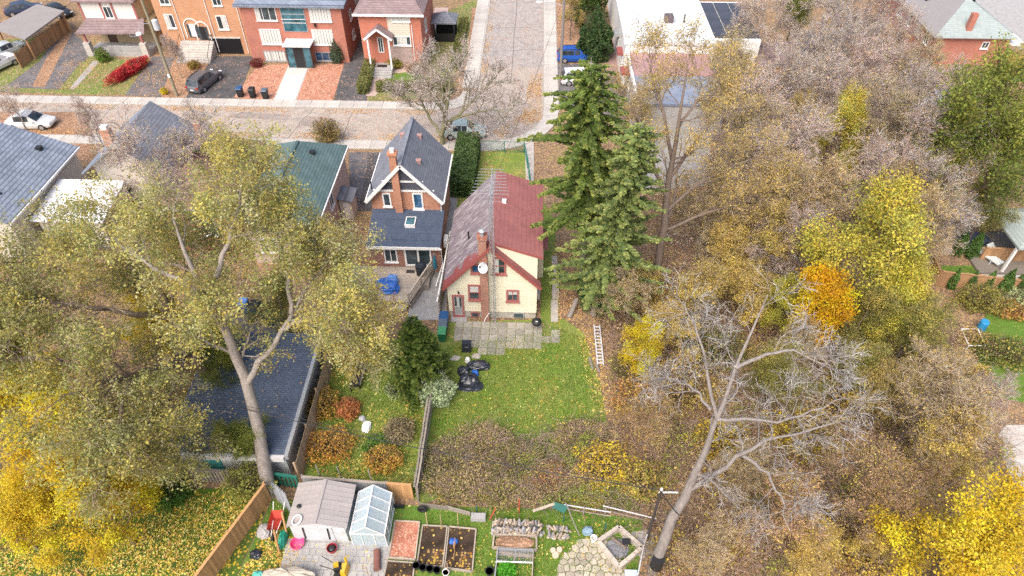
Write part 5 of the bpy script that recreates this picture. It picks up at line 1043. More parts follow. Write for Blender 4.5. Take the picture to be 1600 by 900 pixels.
tree('green_shrub_tree', 'leafy green tree seen through the dead tree branches', PR_olive, 1215, 590, 6, wide=1.0)
tree('sparse_tree', 'golden brown tree at the foot of the tall gold tree', PR_gold, 1090, 460, 6, wide=1.2)
tree('sparse_tree', 'golden brown thicket right of the golden brown tree, above the dead tree', PR_gold, 1165, 460, 5.5, wide=1.2, rz=1.1)
tree('sparse_tree', 'twiggy tan tree right of the pine trunk', PR_tan[1], 985, 470, 5, wide=1.2)
tree('evergreen_tree', 'dark evergreen at the top edge right of the brown roof shed', PR_loc, 1238, 30, 8, wide=.7)
tree('bare_tree', 'bare bush beside the red brick house and corner pavement', PR_bare[2], 668, 128, 4.2, wide=1.2)
tree('bare_tree', 'grey leafless tree among the roofs behind the elm', PR_bare[1], 245, 275, 9.5, wide=1.1)
tree('bare_tree', 'leafless tree standing against the rust roof behind the elm', PR_bare[3], 330, 255, 9, wide=1.0)
tree('bare_tree', 'small leafless street tree on the near pavement at the left', PR_bare[0], 145, 195, 5.5, wide=.7)
tree('bare_tree', 'thin bare tree at the townhouse steps behind the leaning pole', PR_bare[2], 272, 85, 4.5, wide=.8)
tree('bare_tree', 'thin bare tree at the far left pavement edge', PR_bare[1], 20, 165, 4.5, wide=.9)
tree('yellow_tree', 'yellow leafed tree between the porch house and the side street top', PR_gold, 893, 15, 6, wide=.8)

# ---- tall gold tree with a bare grey trunk
def custom_tree(name, label, limbs, spec, bark, twig, pal, nleaf, lsize, spread, loc, seed, droop=0.0, flat=.3, extra=None, wts=None, k0=12):
    """limbs: hand laid polylines [(points), (radii)] in world metres"""
    rng = np.random.default_rng(seed); P = []; R = []
    for pts, rad in limbs:
        p, r = resample(pts, rad, k0); P.append(p + np.r_[np.zeros((1, 3)), rng.normal(0, .05, (k0 - 2, 3)), np.zeros((1, 3))]); R.append(r)
    P = np.array(P) - np.array(loc); R = np.array(R); lv = [(P, R)]
    for s in spec: lv.append(sprout(rng, *lv[-1], **s))
    big = [(p, r, n) for (p, r), n in zip(lv[:3], (10, 6, 4))]; tm = wood_mesh('trunk', big, bark)
    vg = Veg()
    for (p, r) in lv[3:]: V, F = tubes(p, r, 3); vg.add(V, F, streak(rng, p, twig))
    tips = lv[-1][0]
    if nleaf:
        N = len(tips); pick = rng.integers(0, N, nleaf); u = rng.random((nleaf, 1)); q = tips[pick, 0] * (1 - u) + tips[pick, -1] * u; nb = len(lv[2][0])
        tone = np.random.default_rng(seed + 5).uniform(.7, 1.25, nb)[np.minimum(pick * nb // N, nb - 1)]
        keep = np.random.default_rng(seed + 6).random(nb)[np.minimum(pick * nb // N, nb - 1)] > (extra or 0)
        vg.add(*leaves(rng, q[keep], lsize, pal, spread, flat, shade=tone[keep], wts=wts, bough=np.minimum(pick * nb // N, nb - 1)[keep]))
    t = thing(name, label, 'tree', loc); link('trunk', tm, None, t); link('crown', vg.mesh('crown', M_leaf), None, t); return t
def at(x, y, z): return G(x, y, z)
S4 = [dict(n=7, length=3.4, ang=42, k=5, up=.06, t0=.35, rr=.45), dict(n=6, length=1.9, ang=40, k=4, up=.05, t0=.2, rr=.55, rmin=.012), dict(n=5, length=1.0, ang=40, k=3, up=.03, t0=.2, rr=.6, rmin=.009), dict(n=3, length=.55, ang=40, k=2, up=0, t0=.2, rr=.7, rmin=.007)]
gx, gy, _ = G(1022, 465)
custom_tree('tall_gold_tree', 'tall thin-leaved gold tree with long grey trunk right of the pine', [
    ([(gx, gy, -.2), at(1030, 400, 3.6), at(1043, 310, 8), at(1050, 260, 10.2), at(1062, 180, 14), at(1075, 100, 17)], [.36, .28, .22, .18, .1, .03]),
    ([at(1043, 310, 8), at(1020, 255, 10.5), at(1005, 200, 12.5), at(985, 160, 13.6)], [.15, .11, .07, .03]),
    ([at(1048, 275, 9.6), at(1085, 225, 11.5), at(1120, 180, 12.5), at(1160, 150, 13)], [.15, .11, .07, .03]),
    ([at(1042, 330, 7), at(1085, 290, 8.5), at(1140, 260, 9.5), at(1200, 240, 10)], [.13, .1, .06, .03]),
    ([at(1035, 360, 5.6), at(1085, 340, 6.6), at(1140, 320, 7.5), at(1185, 305, 8)], [.12, .09, .05, .02]),
    ([at(1050, 250, 10.6), at(1040, 190, 13), at(1025, 130, 15), at(1010, 90, 16)], [.13, .1, .06, .03]),
    ([at(1060, 200, 13), at(1095, 150, 14.6), at(1120, 110, 15.6)], [.1, .07, .03])],
    S4, M_bark, TWIG_TAN, GOLDL, 26000, .11, .16, (gx, gy, 0), 5)
# ---- dead tree in the foreground
dx_, dy_, _ = G(1020, 897)
custom_tree('dead_tree', 'large dead leafless tree with pale forked trunk and black band at its foot', [
    ([(dx_, dy_, -.3), at(1042, 830, 3.6), at(1072, 770, 6.6), at(1108, 690, 10), at(1120, 655, 11.6), at(1140, 600, 13.4), at(1160, 545, 15), at(1185, 490, 16.5), at(1200, 460, 17.2)], [.33, .27, .22, .13, .11, .08, .06, .04, .02]),
    ([at(1075, 765, 6.8), at(1112, 742, 7.6), at(1155, 712, 8.8), at(1205, 685, 9.8), at(1260, 672, 10.4), at(1325, 655, 11)], [.15, .12, .10, .07, .05, .02]),
    ([at(1120, 655, 11.6), at(1108, 600, 13.2), at(1098, 545, 14.6), at(1080, 500, 15.4), at(1068, 470, 16)], [.09, .07, .05, .04, .02]),
    ([at(1120, 655, 11.6), at(1165, 652, 11.8), at(1215, 660, 11.8), at(1270, 640, 12.2), at(1320, 622, 12.5)], [.09, .07, .05, .04, .02]),
    ([at(1150, 575, 14.2), at(1195, 555, 14.8), at(1240, 545, 15), at(1290, 570, 14.8)], [.1, .07, .05, .02]),
    ([at(1160, 712, 8.8), at(1200, 740, 8.2), at(1225, 790, 7.4), at(1235, 830, 6.8)], [.1, .07, .04, .02]),
    ([at(1110, 640, 11.8), at(1085, 610, 12.4), at(1055, 590, 12.8)], [.08, .05, .02])],
    [dict(n=8, length=2.7, ang=48, k=6, up=.03, t0=.36, rr=.40, rmin=.02, wig=.26), dict(n=6, length=1.4, ang=44, k=4, up=.02, t0=.2, rr=.5, rmin=.014, wig=.28), dict(n=5, length=.75, ang=42, k=3, up=.02, t0=.2, rr=.6, rmin=.011, wig=.3), dict(n=2, length=.4, ang=42, k=2, up=.02, t0=.3, rr=.7, rmin=.008, wig=.25)],
    M_bark_pale, TWIG_PALE, None, 0, 0, 0, (dx_, dy_, 0), 8)
bt = [o for o in C.objects if o.name == 'dead_tree'][0]
part('trunk_band', B().tube([(dx_ + .02, dy_ + .0, 1.0), (dx_ + .05, dy_, 1.9)], [.335, .32], 12), M_black, bt)
# ---- big elms at the left
ex_, ey_, _ = G(420, 772)
S5 = [dict(n=8, length=3.3, ang=45, k=5, up=.02, t0=.45, rr=.42, rmin=.03), dict(n=6, length=2.2, ang=42, k=4, up=-.02, t0=.2, rr=.5, rmin=.014), dict(n=6, length=1.2, ang=42, k=3, up=-.12, t0=.2, rr=.6, rmin=.009), dict(n=3, length=.65, ang=38, k=2, up=-.2, t0=.2, rr=.7, rmin=.0065)]
custom_tree('big_elm', 'big leaning elm with grey forked trunk beside the garage', [
    ([(ex_, ey_, -.3), at(412, 725, 2.2), at(395, 640, 5.6), at(383, 590, 7.4), at(362, 540, 9.6), at(338, 490, 11.8), at(318, 462, 13.2), at(290, 400, 15), at(270, 340, 16.5)], [.46, .37, .31, .28, .24, .2, .16, .1, .04]),
    ([at(386, 598, 7.2), at(405, 565, 8.4), at(432, 532, 9.6), at(462, 480, 11), at(490, 432, 12.2), at(515, 405, 12.8)], [.19, .16, .13, .09, .06, .03]),
    ([at(445, 515, 10.2), at(480, 492, 11), at(515, 492, 11.2), at(545, 505, 11)], [.12, .09, .06, .03]),
    ([at(455, 490, 10.8), at(450, 430, 12.6), at(440, 390, 13.6), at(425, 350, 14.2)], [.13, .1, .06, .03]),
    ([at(325, 470, 12.8), at(350, 400, 14.6), at(370, 330, 16), at(380, 270, 17)], [.16, .12, .07, .03]),
    ([at(318, 462, 13.2), at(265, 430, 14), at(215, 400, 14.6), at(165, 370, 15)], [.16, .12, .08, .03])],
    S5, M_bark_grey, TWIG_TAN, ELM, 86000, .12, .18, (ex_, ey_, 0), 13, flat=.35, extra=.1)
fx_, fy_, _ = G(345, 625)
custom_tree('dark_trunk_elm', 'wide elm with dark divided trunk left of the big leaning elm', [
    ([(fx_, fy_, -.3), at(318, 575, 3.2), at(283, 520, 6.4), at(262, 480, 8.6), at(235, 430, 10.6), at(215, 380, 12.6)], [.45, .38, .3, .24, .16, .06]),
    ([at(300, 548, 4.8), at(260, 575, 6), at(205, 585, 8), at(150, 600, 9.4), at(95, 620, 10)], [.26, .22, .16, .1, .03]),
    ([at(270, 495, 7.8), at(210, 490, 9.4), at(140, 480, 10.8), at(70, 470, 11.6), at(10, 480, 12)], [.2, .17, .12, .08, .03]),
    ([at(235, 430, 10.6), at(170, 400, 12), at(100, 400, 12.6), at(30, 410, 13)], [.13, .1, .07, .03]),
    ([at(205, 585, 8), at(190, 640, 8.4), at(180, 690, 8.2), at(170, 720, 8)], [.12, .09, .06, .03]),
    ([at(262, 480, 8.6), at(290, 430, 10), at(310, 380, 11)], [.12, .08, .04]),
    ([at(150, 600, 9.4), at(90, 560, 10.6), at(20, 560, 11.4)], [.1, .07, .03]),
    ([at(290, 560, 5), at(270, 610, 6), at(255, 650, 6.6), at(235, 690, 7)], [.12, .09, .06, .03])],
    S5, M_bark, TWIG_TAN, ELM + [(.16, .17, .05), (.2, .2, .06)], 90000, .12, .18, (fx_, fy_, 0), 17, flat=.35, extra=.1)
tree('yellow_maple', 'round yellow maple in the leafy lawn at the bottom left', PR_yel[0], 160, 790, 7, wide=.95, zc=.6)
tree('yellow_maple', 'yellow maple under the elm at the left edge', PR_yel[1], 45, 640, 7.5, wide=1.2)
tree('yellow_maple', 'yellow tree glowing through the elm trunks', PR_yel[0], 245, 505, 6.5, wide=.8)
tree('yellow_maple', 'low yellow tree at the left edge beside the round yellow maple', PR_yel[0], 55, 800, 5.5, wide=1.0)
tree('yellow_maple', 'golden yellow tree below the elm, left edge', PR_yel[1], 100, 715, 7, wide=1.1)
tree('green_shrub_tree', 'green bushy tree beside the elm trunk behind the garage', PR_olive, 440, 480, 6, wide=.9)
tree('green_shrub_tree', 'dark green bushy tree between the two elm trunks', PR_loc, 350, 560, 6, wide=.85)
tree('green_shrub_tree', 'green shrubby growth at the foot of the leaning elm', PR_loc, 375, 690, 4.5, wide=1.0)
tree('bare_tree', 'rusty bare tree at the bottom left edge', deciduous(91, 10, (.30, .19, .14), RUST, 1500, .1, .1, M_bark_grey, .12, 1.1, n=(9, 6, 5, 5)), 15, 815, 5, wide=1.1)
tree('twiggy_shrub', 'sparse orange-yellow shrub spilling over the deck corner', deciduous(92, 10, (.36, .28, .25), [(.50, .34, .11), (.46, .27, .12), (.42, .33, .1)], 8000, .16, .2, M_bark_grey, .12, 1.2, n=(9, 6, 5, 4)), 560, 500, 5.5, wide=1.15)
tree('twiggy_shrub', 'yellowish twiggy shrub against the teal roofed house wall', PR_gold, 520, 395, 6.5, wide=.9)
# ---- leafless street tree at the bend
sx_, sy_, _ = G(690, 226)
custom_tree('street_tree', 'wide leafless street tree with mossy trunk at the road bend', [
    ([(sx_, sy_, -.2), at(692, 205, 1.6), at(697, 175, 3.6), at(702, 140, 5.8), at(710, 100, 8)], [.3, .24, .2, .12, .04]),
    ([at(690, 212, 1.2), at(675, 190, 2.4), at(660, 165, 4), at(630, 150, 5)], [.16, .13, .09, .03]), ([at(693, 200, 2), at(720, 175, 3.4), at(745, 150, 4.8), at(775, 120, 6.4)], [.16, .12, .08, .03]),
    ([at(697, 190, 2.6), at(730, 178, 3.2), at(765, 172, 3.6), at(795, 176, 3.6)], [.12, .09, .06, .03]), ([at(698, 170, 3.8), at(680, 130, 6), at(670, 100, 7.4)], [.12, .08, .03])],
    [dict(n=9, length=3.4, ang=44, k=5, up=.05, t0=.25, rr=.5, rmin=.035), dict(n=7, length=1.8, ang=42, k=4, up=.04, t0=.15, rr=.5, rmin=.026), dict(n=6, length=1.0, ang=40, k=3, up=.02, t0=.15, rr=.6, rmin=.02), dict(n=2, length=.5, ang=40, k=2, up=.02, t0=.2, rr=.6, rmin=.015)],
    mat('mossy_bark', (.20, .19, .11), .95, .3, 1.5), TWIG_GREY, None, 0, 0, 0, (sx_, sy_, 0), 23)
# ---- conifers
G1 = [(.06, .09, .018), (.08, .115, .02), (.05, .078, .016), (.105, .135, .026)]
cx_, cy_, _ = G(890, 452)
plant('spruce_tree', 'tall dark green spruce with bare lower trunk beside the red roof', 'tree', list(zip(('trunk', 'crown'), conifer(3, 18.2, 5.0, G1, 4.4, .40, .26, .33, .46, .24, 8, M_bark_grey, (-.7, .5), (.17, .185, .04), .26, .7))), (cx_ + .9, cy_, 0))
nx_, ny_, _ = G(912, 495)
plant('pine_tree', 'broad olive and blue-green pine leaning beside the spruce', 'tree', list(zip(('trunk', 'crown'), conifer(4, 15.5, 3.7, [(.085, .12, .032), (.11, .14, .04), (.07, .10, .03), (.135, .155, .045), (.06, .095, .035)], 5.2, .17, .08, .30, .36, .24, 8, M_bark_grey, (1.6, .6), (.155, .175, .05), .24, .6))), (nx_ + .7, ny_ + .2, 0))
qx_, qy_, _ = G(658, 600)
plant('young_pine', 'bushy dark green young pine left of the patio', 'tree', list(zip(('trunk', 'crown'), conifer(5, 6.2, 2.3, [(.035, .065, .010), (.055, .085, .013), (.028, .05, .009), (.075, .10, .018)], 4.5, .02, -.1, .34, .75, .17, 9, None, (0, 0), (.10, .125, .022), .12, .3))), (qx_, qy_, 0))
def bush_cloud(seed, n, dims, pal, size, flat=.3, shell=.5, stems=True, twig=TWIG_BROWN, box=False, peak=1.0, ntw=200):
    """leaves through a rounded (or clipped, box) volume plus stems; dims = half x, half y, height"""
    rng = np.random.default_rng(seed); vg = Veg()
    if box:
        p = rng.uniform(-1, 1, (n, 3)); ax = rng.integers(0, 3, n); sgn = rng.choice([-1, 1], n); edge = rng.random(n) < .75; m = np.where(ax == 2, 1, sgn); p[np.arange(n)[edge], ax[edge]] = (m * rng.uniform(.9, 1.06, n))[edge]; p = p * np.array([dims[0], dims[1], dims[2] / 2]) + np.array([0, 0, dims[2] / 2])
    else:
        d = unit(rng.normal(size=(n, 3))); rr_ = rng.random(n) ** (1 / 3 * (1 - shell) + .02); lob = 1 + .22 * np.sin(d[:, 0] * 5 + seed) * np.cos(d[:, 1] * 6 + seed * 2) + .12 * np.sin(d[:, 2] * 9 + d[:, 0] * 7); p = d * (rr_ * lob)[:, None]; zz = (p[:, 2] + 1) / 2; k = np.where(peak != 1.0, np.clip(1 - zz, .02, 1) ** peak * 1.25, 1.0) if peak != 1.0 else 1.0
        p = np.stack([p[:, 0] * dims[0] * k, p[:, 1] * dims[1] * k, np.clip(zz, 0, 1.2) * dims[2]], 1)
    tone = .8 + .35 * (np.sin(p[:, 0] * 4 + seed) * np.sin(p[:, 1] * 5) * .5 + .5)
    vg.add(*leaves(rng, p, size, pal, .02, flat, shade=tone))
    if ntw:
        a = rng.uniform(0, 6.28, ntw); r0 = rng.random(ntw) * .35; S = np.stack([np.cos(a) * r0 * dims[0], np.sin(a) * r0 * dims[1], np.zeros(ntw)], 1); Ed = np.stack([np.cos(a) * dims[0] * rng.uniform(.3, 1.0, ntw), np.sin(a) * dims[1] * rng.uniform(.3, 1, ntw), dims[2] * rng.uniform(.6, 1.08, ntw)], 1)
        P = np.stack([S, (S + Ed) / 2 + np.array([0, 0, .15 * dims[2]]), Ed], 1); V, F = tubes(P, np.tile([[.014, .01, .006]], (ntw, 1)), 3); vg.add(V, F, twig)
    return vg
def bush(name, label, cat, vg, loc, rz=0.0, s=1.0, m=None, group=None, child='foliage'):
    t = thing(name, label, cat, loc, rz, group); t.scale = (s, s, s); me = vg if isinstance(vg, bpy.types.Mesh) else vg.mesh(child, m or M_leaf); link(child, me, None, t); return t
CED = [(.045, .085, .03), (.06, .105, .035), (.035, .07, .025), (.08, .12, .04)]
bush('cedar_hedge', 'tall dark cedar hedge between the brick house and the front lawn', 'hedge', bush_cloud(1, 16000, (1.0, 3.9, 1.75), [(.06, .105, .035), (.085, .135, .045), (.05, .09, .03), (.11, .15, .05)], .2, .1, .85, box=True), (-6.0, 52.6, 0), 0)
bush('evergreen_shrub', 'large rounded evergreen beside the blue car', 'shrub', bush_cloud(2, 9000, (2.0, 2.0, 5.6), CED, .28, .1, .8, peak=.45), G(928, 92), 0)
bush('evergreen_tree', 'dark evergreen at the top edge behind the rounded evergreen', 'tree', bush_cloud(3, 8000, (1.9, 1.9, 6.5), DKG, .28, .1, .7, peak=.4), G(918, 40), 0)
cedar_me = bush_cloud(4, 2600, (.5, .5, 2.6), [(.05, .10, .02), (.07, .13, .025), (.04, .08, .02)], .14, .1, .8, peak=.55, ntw=0).mesh('foliage', M_needle)
for i, (x, y, s, l) in enumerate([(1492, 398, .9, 'columnar cedar, left of two standing before the dark blue sheet'), (1513, 402, .95, 'columnar cedar, right of two standing before the dark blue sheet'), (1482, 450, .75, 'small columnar cedar at the left end of the near fence row'), (1510, 452, .7, 'second columnar cedar from the left along the near fence'), (1536, 454, .75, 'middle columnar cedar along the near fence'), (1560, 460, .95, 'second columnar cedar from the right along the near fence'), (1590, 462, 1.15, 'tallest columnar cedar at the right end of the near fence')]):
    t = thing('columnar_cedar', l, 'shrub', G(x, y), i, 'columnar cedars of the small yard'); t.scale = (s, s, s); link('foliage', cedar_me, None, t)
HED = [(.13, .15, .045), (.17, .18, .05), (.22, .19, .07), (.10, .12, .04)]
bush('clipped_hedge', 'low clipped hedge along the driveway of the red brick house', 'hedge', bush_cloud(6, 5000, (.6, 4.2, 1.1), HED, .16, .2, .9, box=True), (-18.45, 71.0, 0), .05)
bush('clipped_hedge', 'low clipped hedge in front of the red brick house lawn', 'hedge', bush_cloud(7, 6000, (3.9, .5, 1.0), HED, .16, .2, .9, box=True), (-12.8, 67.6, 0), 0)
bush('clipped_hedge', 'narrow hedge along the side street pavement', 'hedge', bush_cloud(8, 5000, (.5, 6.0, .9), HED, .16, .2, .9, box=True), (-8.9, 79, 0), 0)
bush('red_shrub_row', 'long crimson shrub row beside the blue-grey driveway', 'shrub', bush_cloud(9, 6000, (.7, 3.0, 1.3), [(.42, .03, .04), (.34, .02, .03), (.5, .07, .07)], .14, .2, .6), (-45.2, 70.2, 0), -.30)
bush('round_shrub', 'small round green shrub by the porch pillar', 'shrub', bush_cloud(10, 1600, (.75, .75, 1.5), [(.10, .17, .03), (.14, .2, .04)], .15, .2, .8), G(163, 96))
bush('foundation_shrub', 'dark red round shrub at the left corner of the apartment block', 'shrub', bush_cloud(11, 900, (.7, .7, .9), [(.12, .025, .03), (.18, .04, .04)], .14), G(402, 104))
bush('foundation_shrub', 'conical blue-green shrub at the right corner of the apartment block', 'shrub', bush_cloud(12, 2000, (.8, .8, 2.6), [(.07, .11, .06), (.1, .14, .08)], .16, .1, .7, peak=.5), G(528, 98))
bush('foundation_shrub', 'gold-green shrub beside the porch of the red brick house', 'shrub', bush_cloud(13, 1600, (1.0, .7, 1.2), [(.22, .22, .04), (.3, .26, .05)], .14), G(618, 106))
bush('foundation_shrub', 'crimson shrub under the window of the red brick house', 'shrub', bush_cloud(14, 900, (.6, .5, 1.0), [(.35, .03, .05), (.28, .03, .04)], .13), G(634, 96))
bush('foundation_shrub', 'spreading dark juniper under the window of the red brick house', 'shrub', bush_cloud(15, 2200, (1.4, 1.0, 1.1), [(.06, .1, .05), (.09, .13, .06)], .16), G(650, 92))
bush('foundation_shrub', 'weeping tan shrub in front of the red brick house', 'shrub', bush_cloud(16, 1400, (1.3, .9, 1.1), [(.32, .22, .17), (.38, .28, .2)], .14, twig=TWIG_TAN), G(650, 112))
bush('foundation_shrub', 'round ochre bush at the foot of the townhouse steps', 'shrub', bush_cloud(17, 900, (.7, .7, .8), [(.38, .25, .06), (.3, .22, .06)], .14), G(304, 106))
bush('small_yellow_shrub', 'tiny yellow shrub at the foot of the leaning utility pole', 'shrub', bush_cloud(18, 500, (.4, .4, .7), YEL, .13), G(258, 147))
bush('street_shrub', 'brown-green shrub on the near pavement between two roofs', 'shrub', bush_cloud(19, 2600, (1.4, 1.2, 2.4), [(.24, .18, .07), (.18, .17, .05), (.3, .2, .09)], .14, ntw=250), G(514, 222))
bush('pale_shrub', 'pale silver-green shrub at the end of the grey middle fence', 'shrub', bush_cloud(20, 3200, (1.15, 1.15, 1.9), [(.34, .40, .24), (.42, .47, .30), (.28, .34, .2)], .17, .2, .4, twig=(.4, .4, .3), ntw=260), G(684, 624))
bush('pale_shrub', 'low pale green shrub at the foot of the young pine', 'shrub', bush_cloud(21, 900, (.8, .7, .6), [(.28, .34, .16), (.34, .38, .2)], .13), G(620, 612))
for i, (x, y, d, pal, l) in enumerate([(505, 640, (1.1, 1.2, 1.3), [(.42, .28, .05), (.36, .2, .06), (.24, .2, .05)], 'gold and brown shrub halfway along the brown board fence'), (545, 645, (.8, .8, .9), RUST + [(.55, .2, .1)], 'small shrub with red leaves near the brown board fence'), (518, 705, (1.5, 1.3, 1.3), [(.38, .18, .05), (.30, .20, .05), (.44, .27, .05)], 'large russet shrub at the lower end of the brown board fence'), (600, 725, (1.2, 1.0, 1.1), [(.40, .29, .05), (.26, .22, .05), (.4, .2, .06)], 'yellow-brown shrub left of the grey middle fence'), (590, 700, (.8, .8, .6), [(.08, .17, .03), (.11, .2, .04)], 'low green shrub in the neighbouring garden'), (545, 560, (1.0, .9, 1.2), [(.4, .3, .08), (.3, .25, .07)], 'yellowish shrub at the top of the brown board fence'), (625, 680, (.9, .9, 1.0), [(.27, .22, .12), (.3, .24, .15)], 'dry tan shrub against the grey middle fence')]):
    bush('garden_shrub', l, 'shrub', bush_cloud(30 + i, 2400, d, pal, .12, ntw=160), G(x, y))
bush('garden_shrub', 'dark green bush in the leafy lawn by the grey fence', 'shrub', bush_cloud(40, 2600, (1.0, 1.0, 1.6), [(.06, .13, .025), (.09, .17, .03)], .13), G(273, 780))
bush('garden_shrub', 'leafy elm sprouts hanging over the fence at the trunk', 'shrub', bush_cloud(41, 2600, (1.4, 1.1, 2.2), [(.24, .25, .06), (.3, .29, .08), (.18, .2, .05)], .13), G(395, 770))
bush('hanging_ivy', 'green ivy clump at the foot of the pine', 'shrub', bush_cloud(42, 4200, (1.6, 1.4, 2.6), [(.06, .14, .05), (.09, .18, .06), (.05, .11, .04)], .15), G(935, 478))
bush('garden_shrub', 'pale bush at the right end of the small yard fence', 'shrub', bush_cloud(43, 1500, (1.2, 1.0, 1.3), [(.38, .42, .2), (.3, .35, .16)], .14), G(1592, 478))
bush('garden_shrub', 'dark leafy bush before the small yard fence', 'shrub', bush_cloud(44, 3200, (1.8, 1.3, 1.8), OL, .13), G(1525, 480))
bush('garden_shrub', 'brown bush under the white pipe frame', 'shrub', bush_cloud(45, 1500, (1.3, 1.0, .8), MIX, .12), G(1520, 535))
for i, (x, y, d, pal, l) in enumerate([(1440, 570, (2.2, 1.8, 2.2), OL + MIX, 'olive and brown shrub under the rounded olive tree'), (1565, 560, (2, 1.4, 1.2), DKG + OL, 'dark green shrub in the lawn at the right edge'), (1500, 600, (2, 1.4, 1.5), MIX, 'yellow-brown shrub left of the green bucket'), (1580, 490, (1.6, 1.0, .9), MIX + RUST, 'orange-brown shrub at the top of the right lawn'), (1310, 640, (2.4, 1.8, 2.0), MIX, 'gold-brown shrub below the orange maple'), (1245, 690, (2.2, 1.8, 1.8), YEL + MIX, 'yellow shrub between two limbs of the dead tree'), (1060, 620, (2.6, 2.2, 2.2), MIX, 'ochre shrub below the bright yellow shrub'), (1000, 640, (1.9, 1.7, 1.7), MIX + RUST, 'brown shrub at the right edge of the back lawn'), (1110, 560, (2.4, 2.0, 2.2), OL + DKG, 'green shrub left of the dead tree top'), (1120, 700, (1.8, 1.5, 1.6), YEL + MIX, 'yellow-leaved shrub behind the dead tree fork'), (985, 580, (1.3, 1.3, 1.3), [(.2, .17, .07), (.16, .14, .05)], 'dark brown shrub beside the metal ladder'), (1340, 880, (2.0, 1.5, 1.5), MIX, 'gold shrub left of the lower right yellow maple'), (940, 740, (1.7, 1.5, 1.7), YEL + MIX, 'yellow-flecked shrub above the flagstone corner'), (1000, 760, (1.5, 1.3, 1.5), [(.3, .31, .05), (.22, .25, .05)] + MIX, 'yellow-green shrub above the fire pit')]):
    bush('wood_shrub', l, 'shrub', bush_cloud(60 + i, 3600, d, pal, .13, ntw=260), G(x, y))

BR0 = [(.36, .27, .18), (.40, .30, .17), (.30, .27, .12), (.30, .21, .14)]
for (nm, l, pr, x, y, h, wd) in [
    ('thicket_tree', 'tan twiggy tree between the orange maple and the dead tree crown', PR_tan[0], 1245, 560, 5.5, 1.1), ('thicket_tree', 'gold-leaved small tree left of the dead tree top', PR_gold, 1045, 520, 5, 1.1),
    ('thicket_tree', 'olive small tree right of the dead tree crown', PR_olive, 1350, 585, 5.5, 1.1), ('thicket_tree', 'gold and tan tree below the olive tree, right of the dead branches', PR_gold, 1385, 620, 5.5, 1.1),
    ('thicket_tree', 'tan twiggy tree left of the lower dead limb', PR_tan[1], 1150, 740, 4.5, 1.2), ('thicket_tree', 'loose tan tree at the bottom edge beside the dead trunk', PR_tan[0], 1110, 850, 4.5, 1.2),
    ('thicket_tree', 'yellowish tan tree at the bottom edge in the brush', PR_gold, 1270, 870, 4.5, 1.2), ('thicket_tree', 'brown thin-leaved small tree left of the dead tree trunk', PR_brush[1], 1010, 660, 4.2, 1.3),
    ('thicket_tree', 'brown thicket tree below the yellow twiggy tree', PR_brush[0], 1430, 745, 4.5, 1.2), ('thicket_tree', 'low gold tree left of the concrete pad', PR_gold, 1495, 735, 4, 1.0),
    ('thicket_tree', 'tan tree at the top of the brush beside the pine ivy', PR_gold, 1000, 455, 4.5, 1.2), ('thicket_tree', 'green-gold tree left of the orange maple', PR_lime[1], 1225, 480, 5, .9),
    ('thicket_tree', 'tan bare tree left of the soft yellow tree', PR_tan[0], 1230, 330, 8, 1.0), ('thicket_tree', 'tan bare tree right of the tall gold tree crown', PR_tan[1], 1170, 240, 9, 1.0), ('thicket_tree', 'olive-gold tree beneath the tall gold tree crown', PR_gold, 1140, 395, 6, 1.2),
    ('thicket_tree', 'gold tree in the brush at the bottom right, beside the yellow maple', PR_gold, 1395, 860, 4.5, 1.1), ('thicket_tree', 'tan tree between the rounded olive tree and the pinkish shrub tree', PR_tan[1], 1470, 590, 5, 1.1)]:
    tree(nm, l, pr, x, y, h, wide=wd)
for i, (x, y, d, pal, l) in enumerate([(705, 720, (1.3, 1.1, 1.5), BR0, 'brown bramble mound beside the grey middle fence'), (755, 700, (1.5, 1.1, 1.6), BR0, 'dark round bramble mound at the centre of the lawn edge'), (810, 725, (1.4, 1.1, 1.5), BR0 + OL, 'olive-brown bramble mound right of the centre'), (860, 755, (1.3, 1.0, 1.4), BR0 + RUST, 'rusty bramble mound above the small woodpile'), (720, 765, (1.4, 1.0, 1.4), BR0 + OL, 'olive bramble mound above the rough edging'), (790, 775, (1.4, .9, 1.4), BR0 + OL, 'green-tan bramble mound above the firewood'), (905, 690, (1.3, 1.1, 1.4), BR0, 'tan bramble mound at the lower right of the lawn'), (915, 775, (1.1, .9, 1.2), YEL + BR0, 'yellow bramble mound above the white pail')]):
    bush('bramble_mound', l, 'shrub', bush_cloud(110 + i, 3400, (d[0] * 1.25, d[1] * 1.2, d[2] * .62), pal + OL, .11, ntw=420, twig=(.38, .29, .24)), G(x, y))
# ---- undergrowth and fallen leaves: nobody could count these
def inside(P, poly):
    x, y = P[:, 0], P[:, 1]; r = np.zeros(len(P), bool); n = len(poly)
    for i in range(n):
        x0, y0 = poly[i]; x1, y1 = poly[(i + 1) % n]; c = ((y0 > y) != (y1 > y)) & (x < (x1 - x0) * (y - y0) / (y1 - y0 + 1e-12) + x0); r ^= c
    return r
def scatter(rng, poly, n):
    p = np.array(poly); lo = p.min(0); hi = p.max(0); out = np.zeros((0, 2))
    while len(out) < n: q = rng.uniform(lo, hi, (n * 2, 2)); out = np.concatenate([out, q[inside(q, poly)]])
    return out[:n]
def lump_noise(P, s, seed):
    rg = np.random.default_rng(seed); v = np.zeros(len(P))
    for k in range(5): a = rg.uniform(0, 6.28); f = s * rg.uniform(.6, 1.8); v += np.sin(P[:, 0] * f * math.cos(a) + P[:, 1] * f * math.sin(a) + rg.uniform(0, 6.28))
    return v / 5
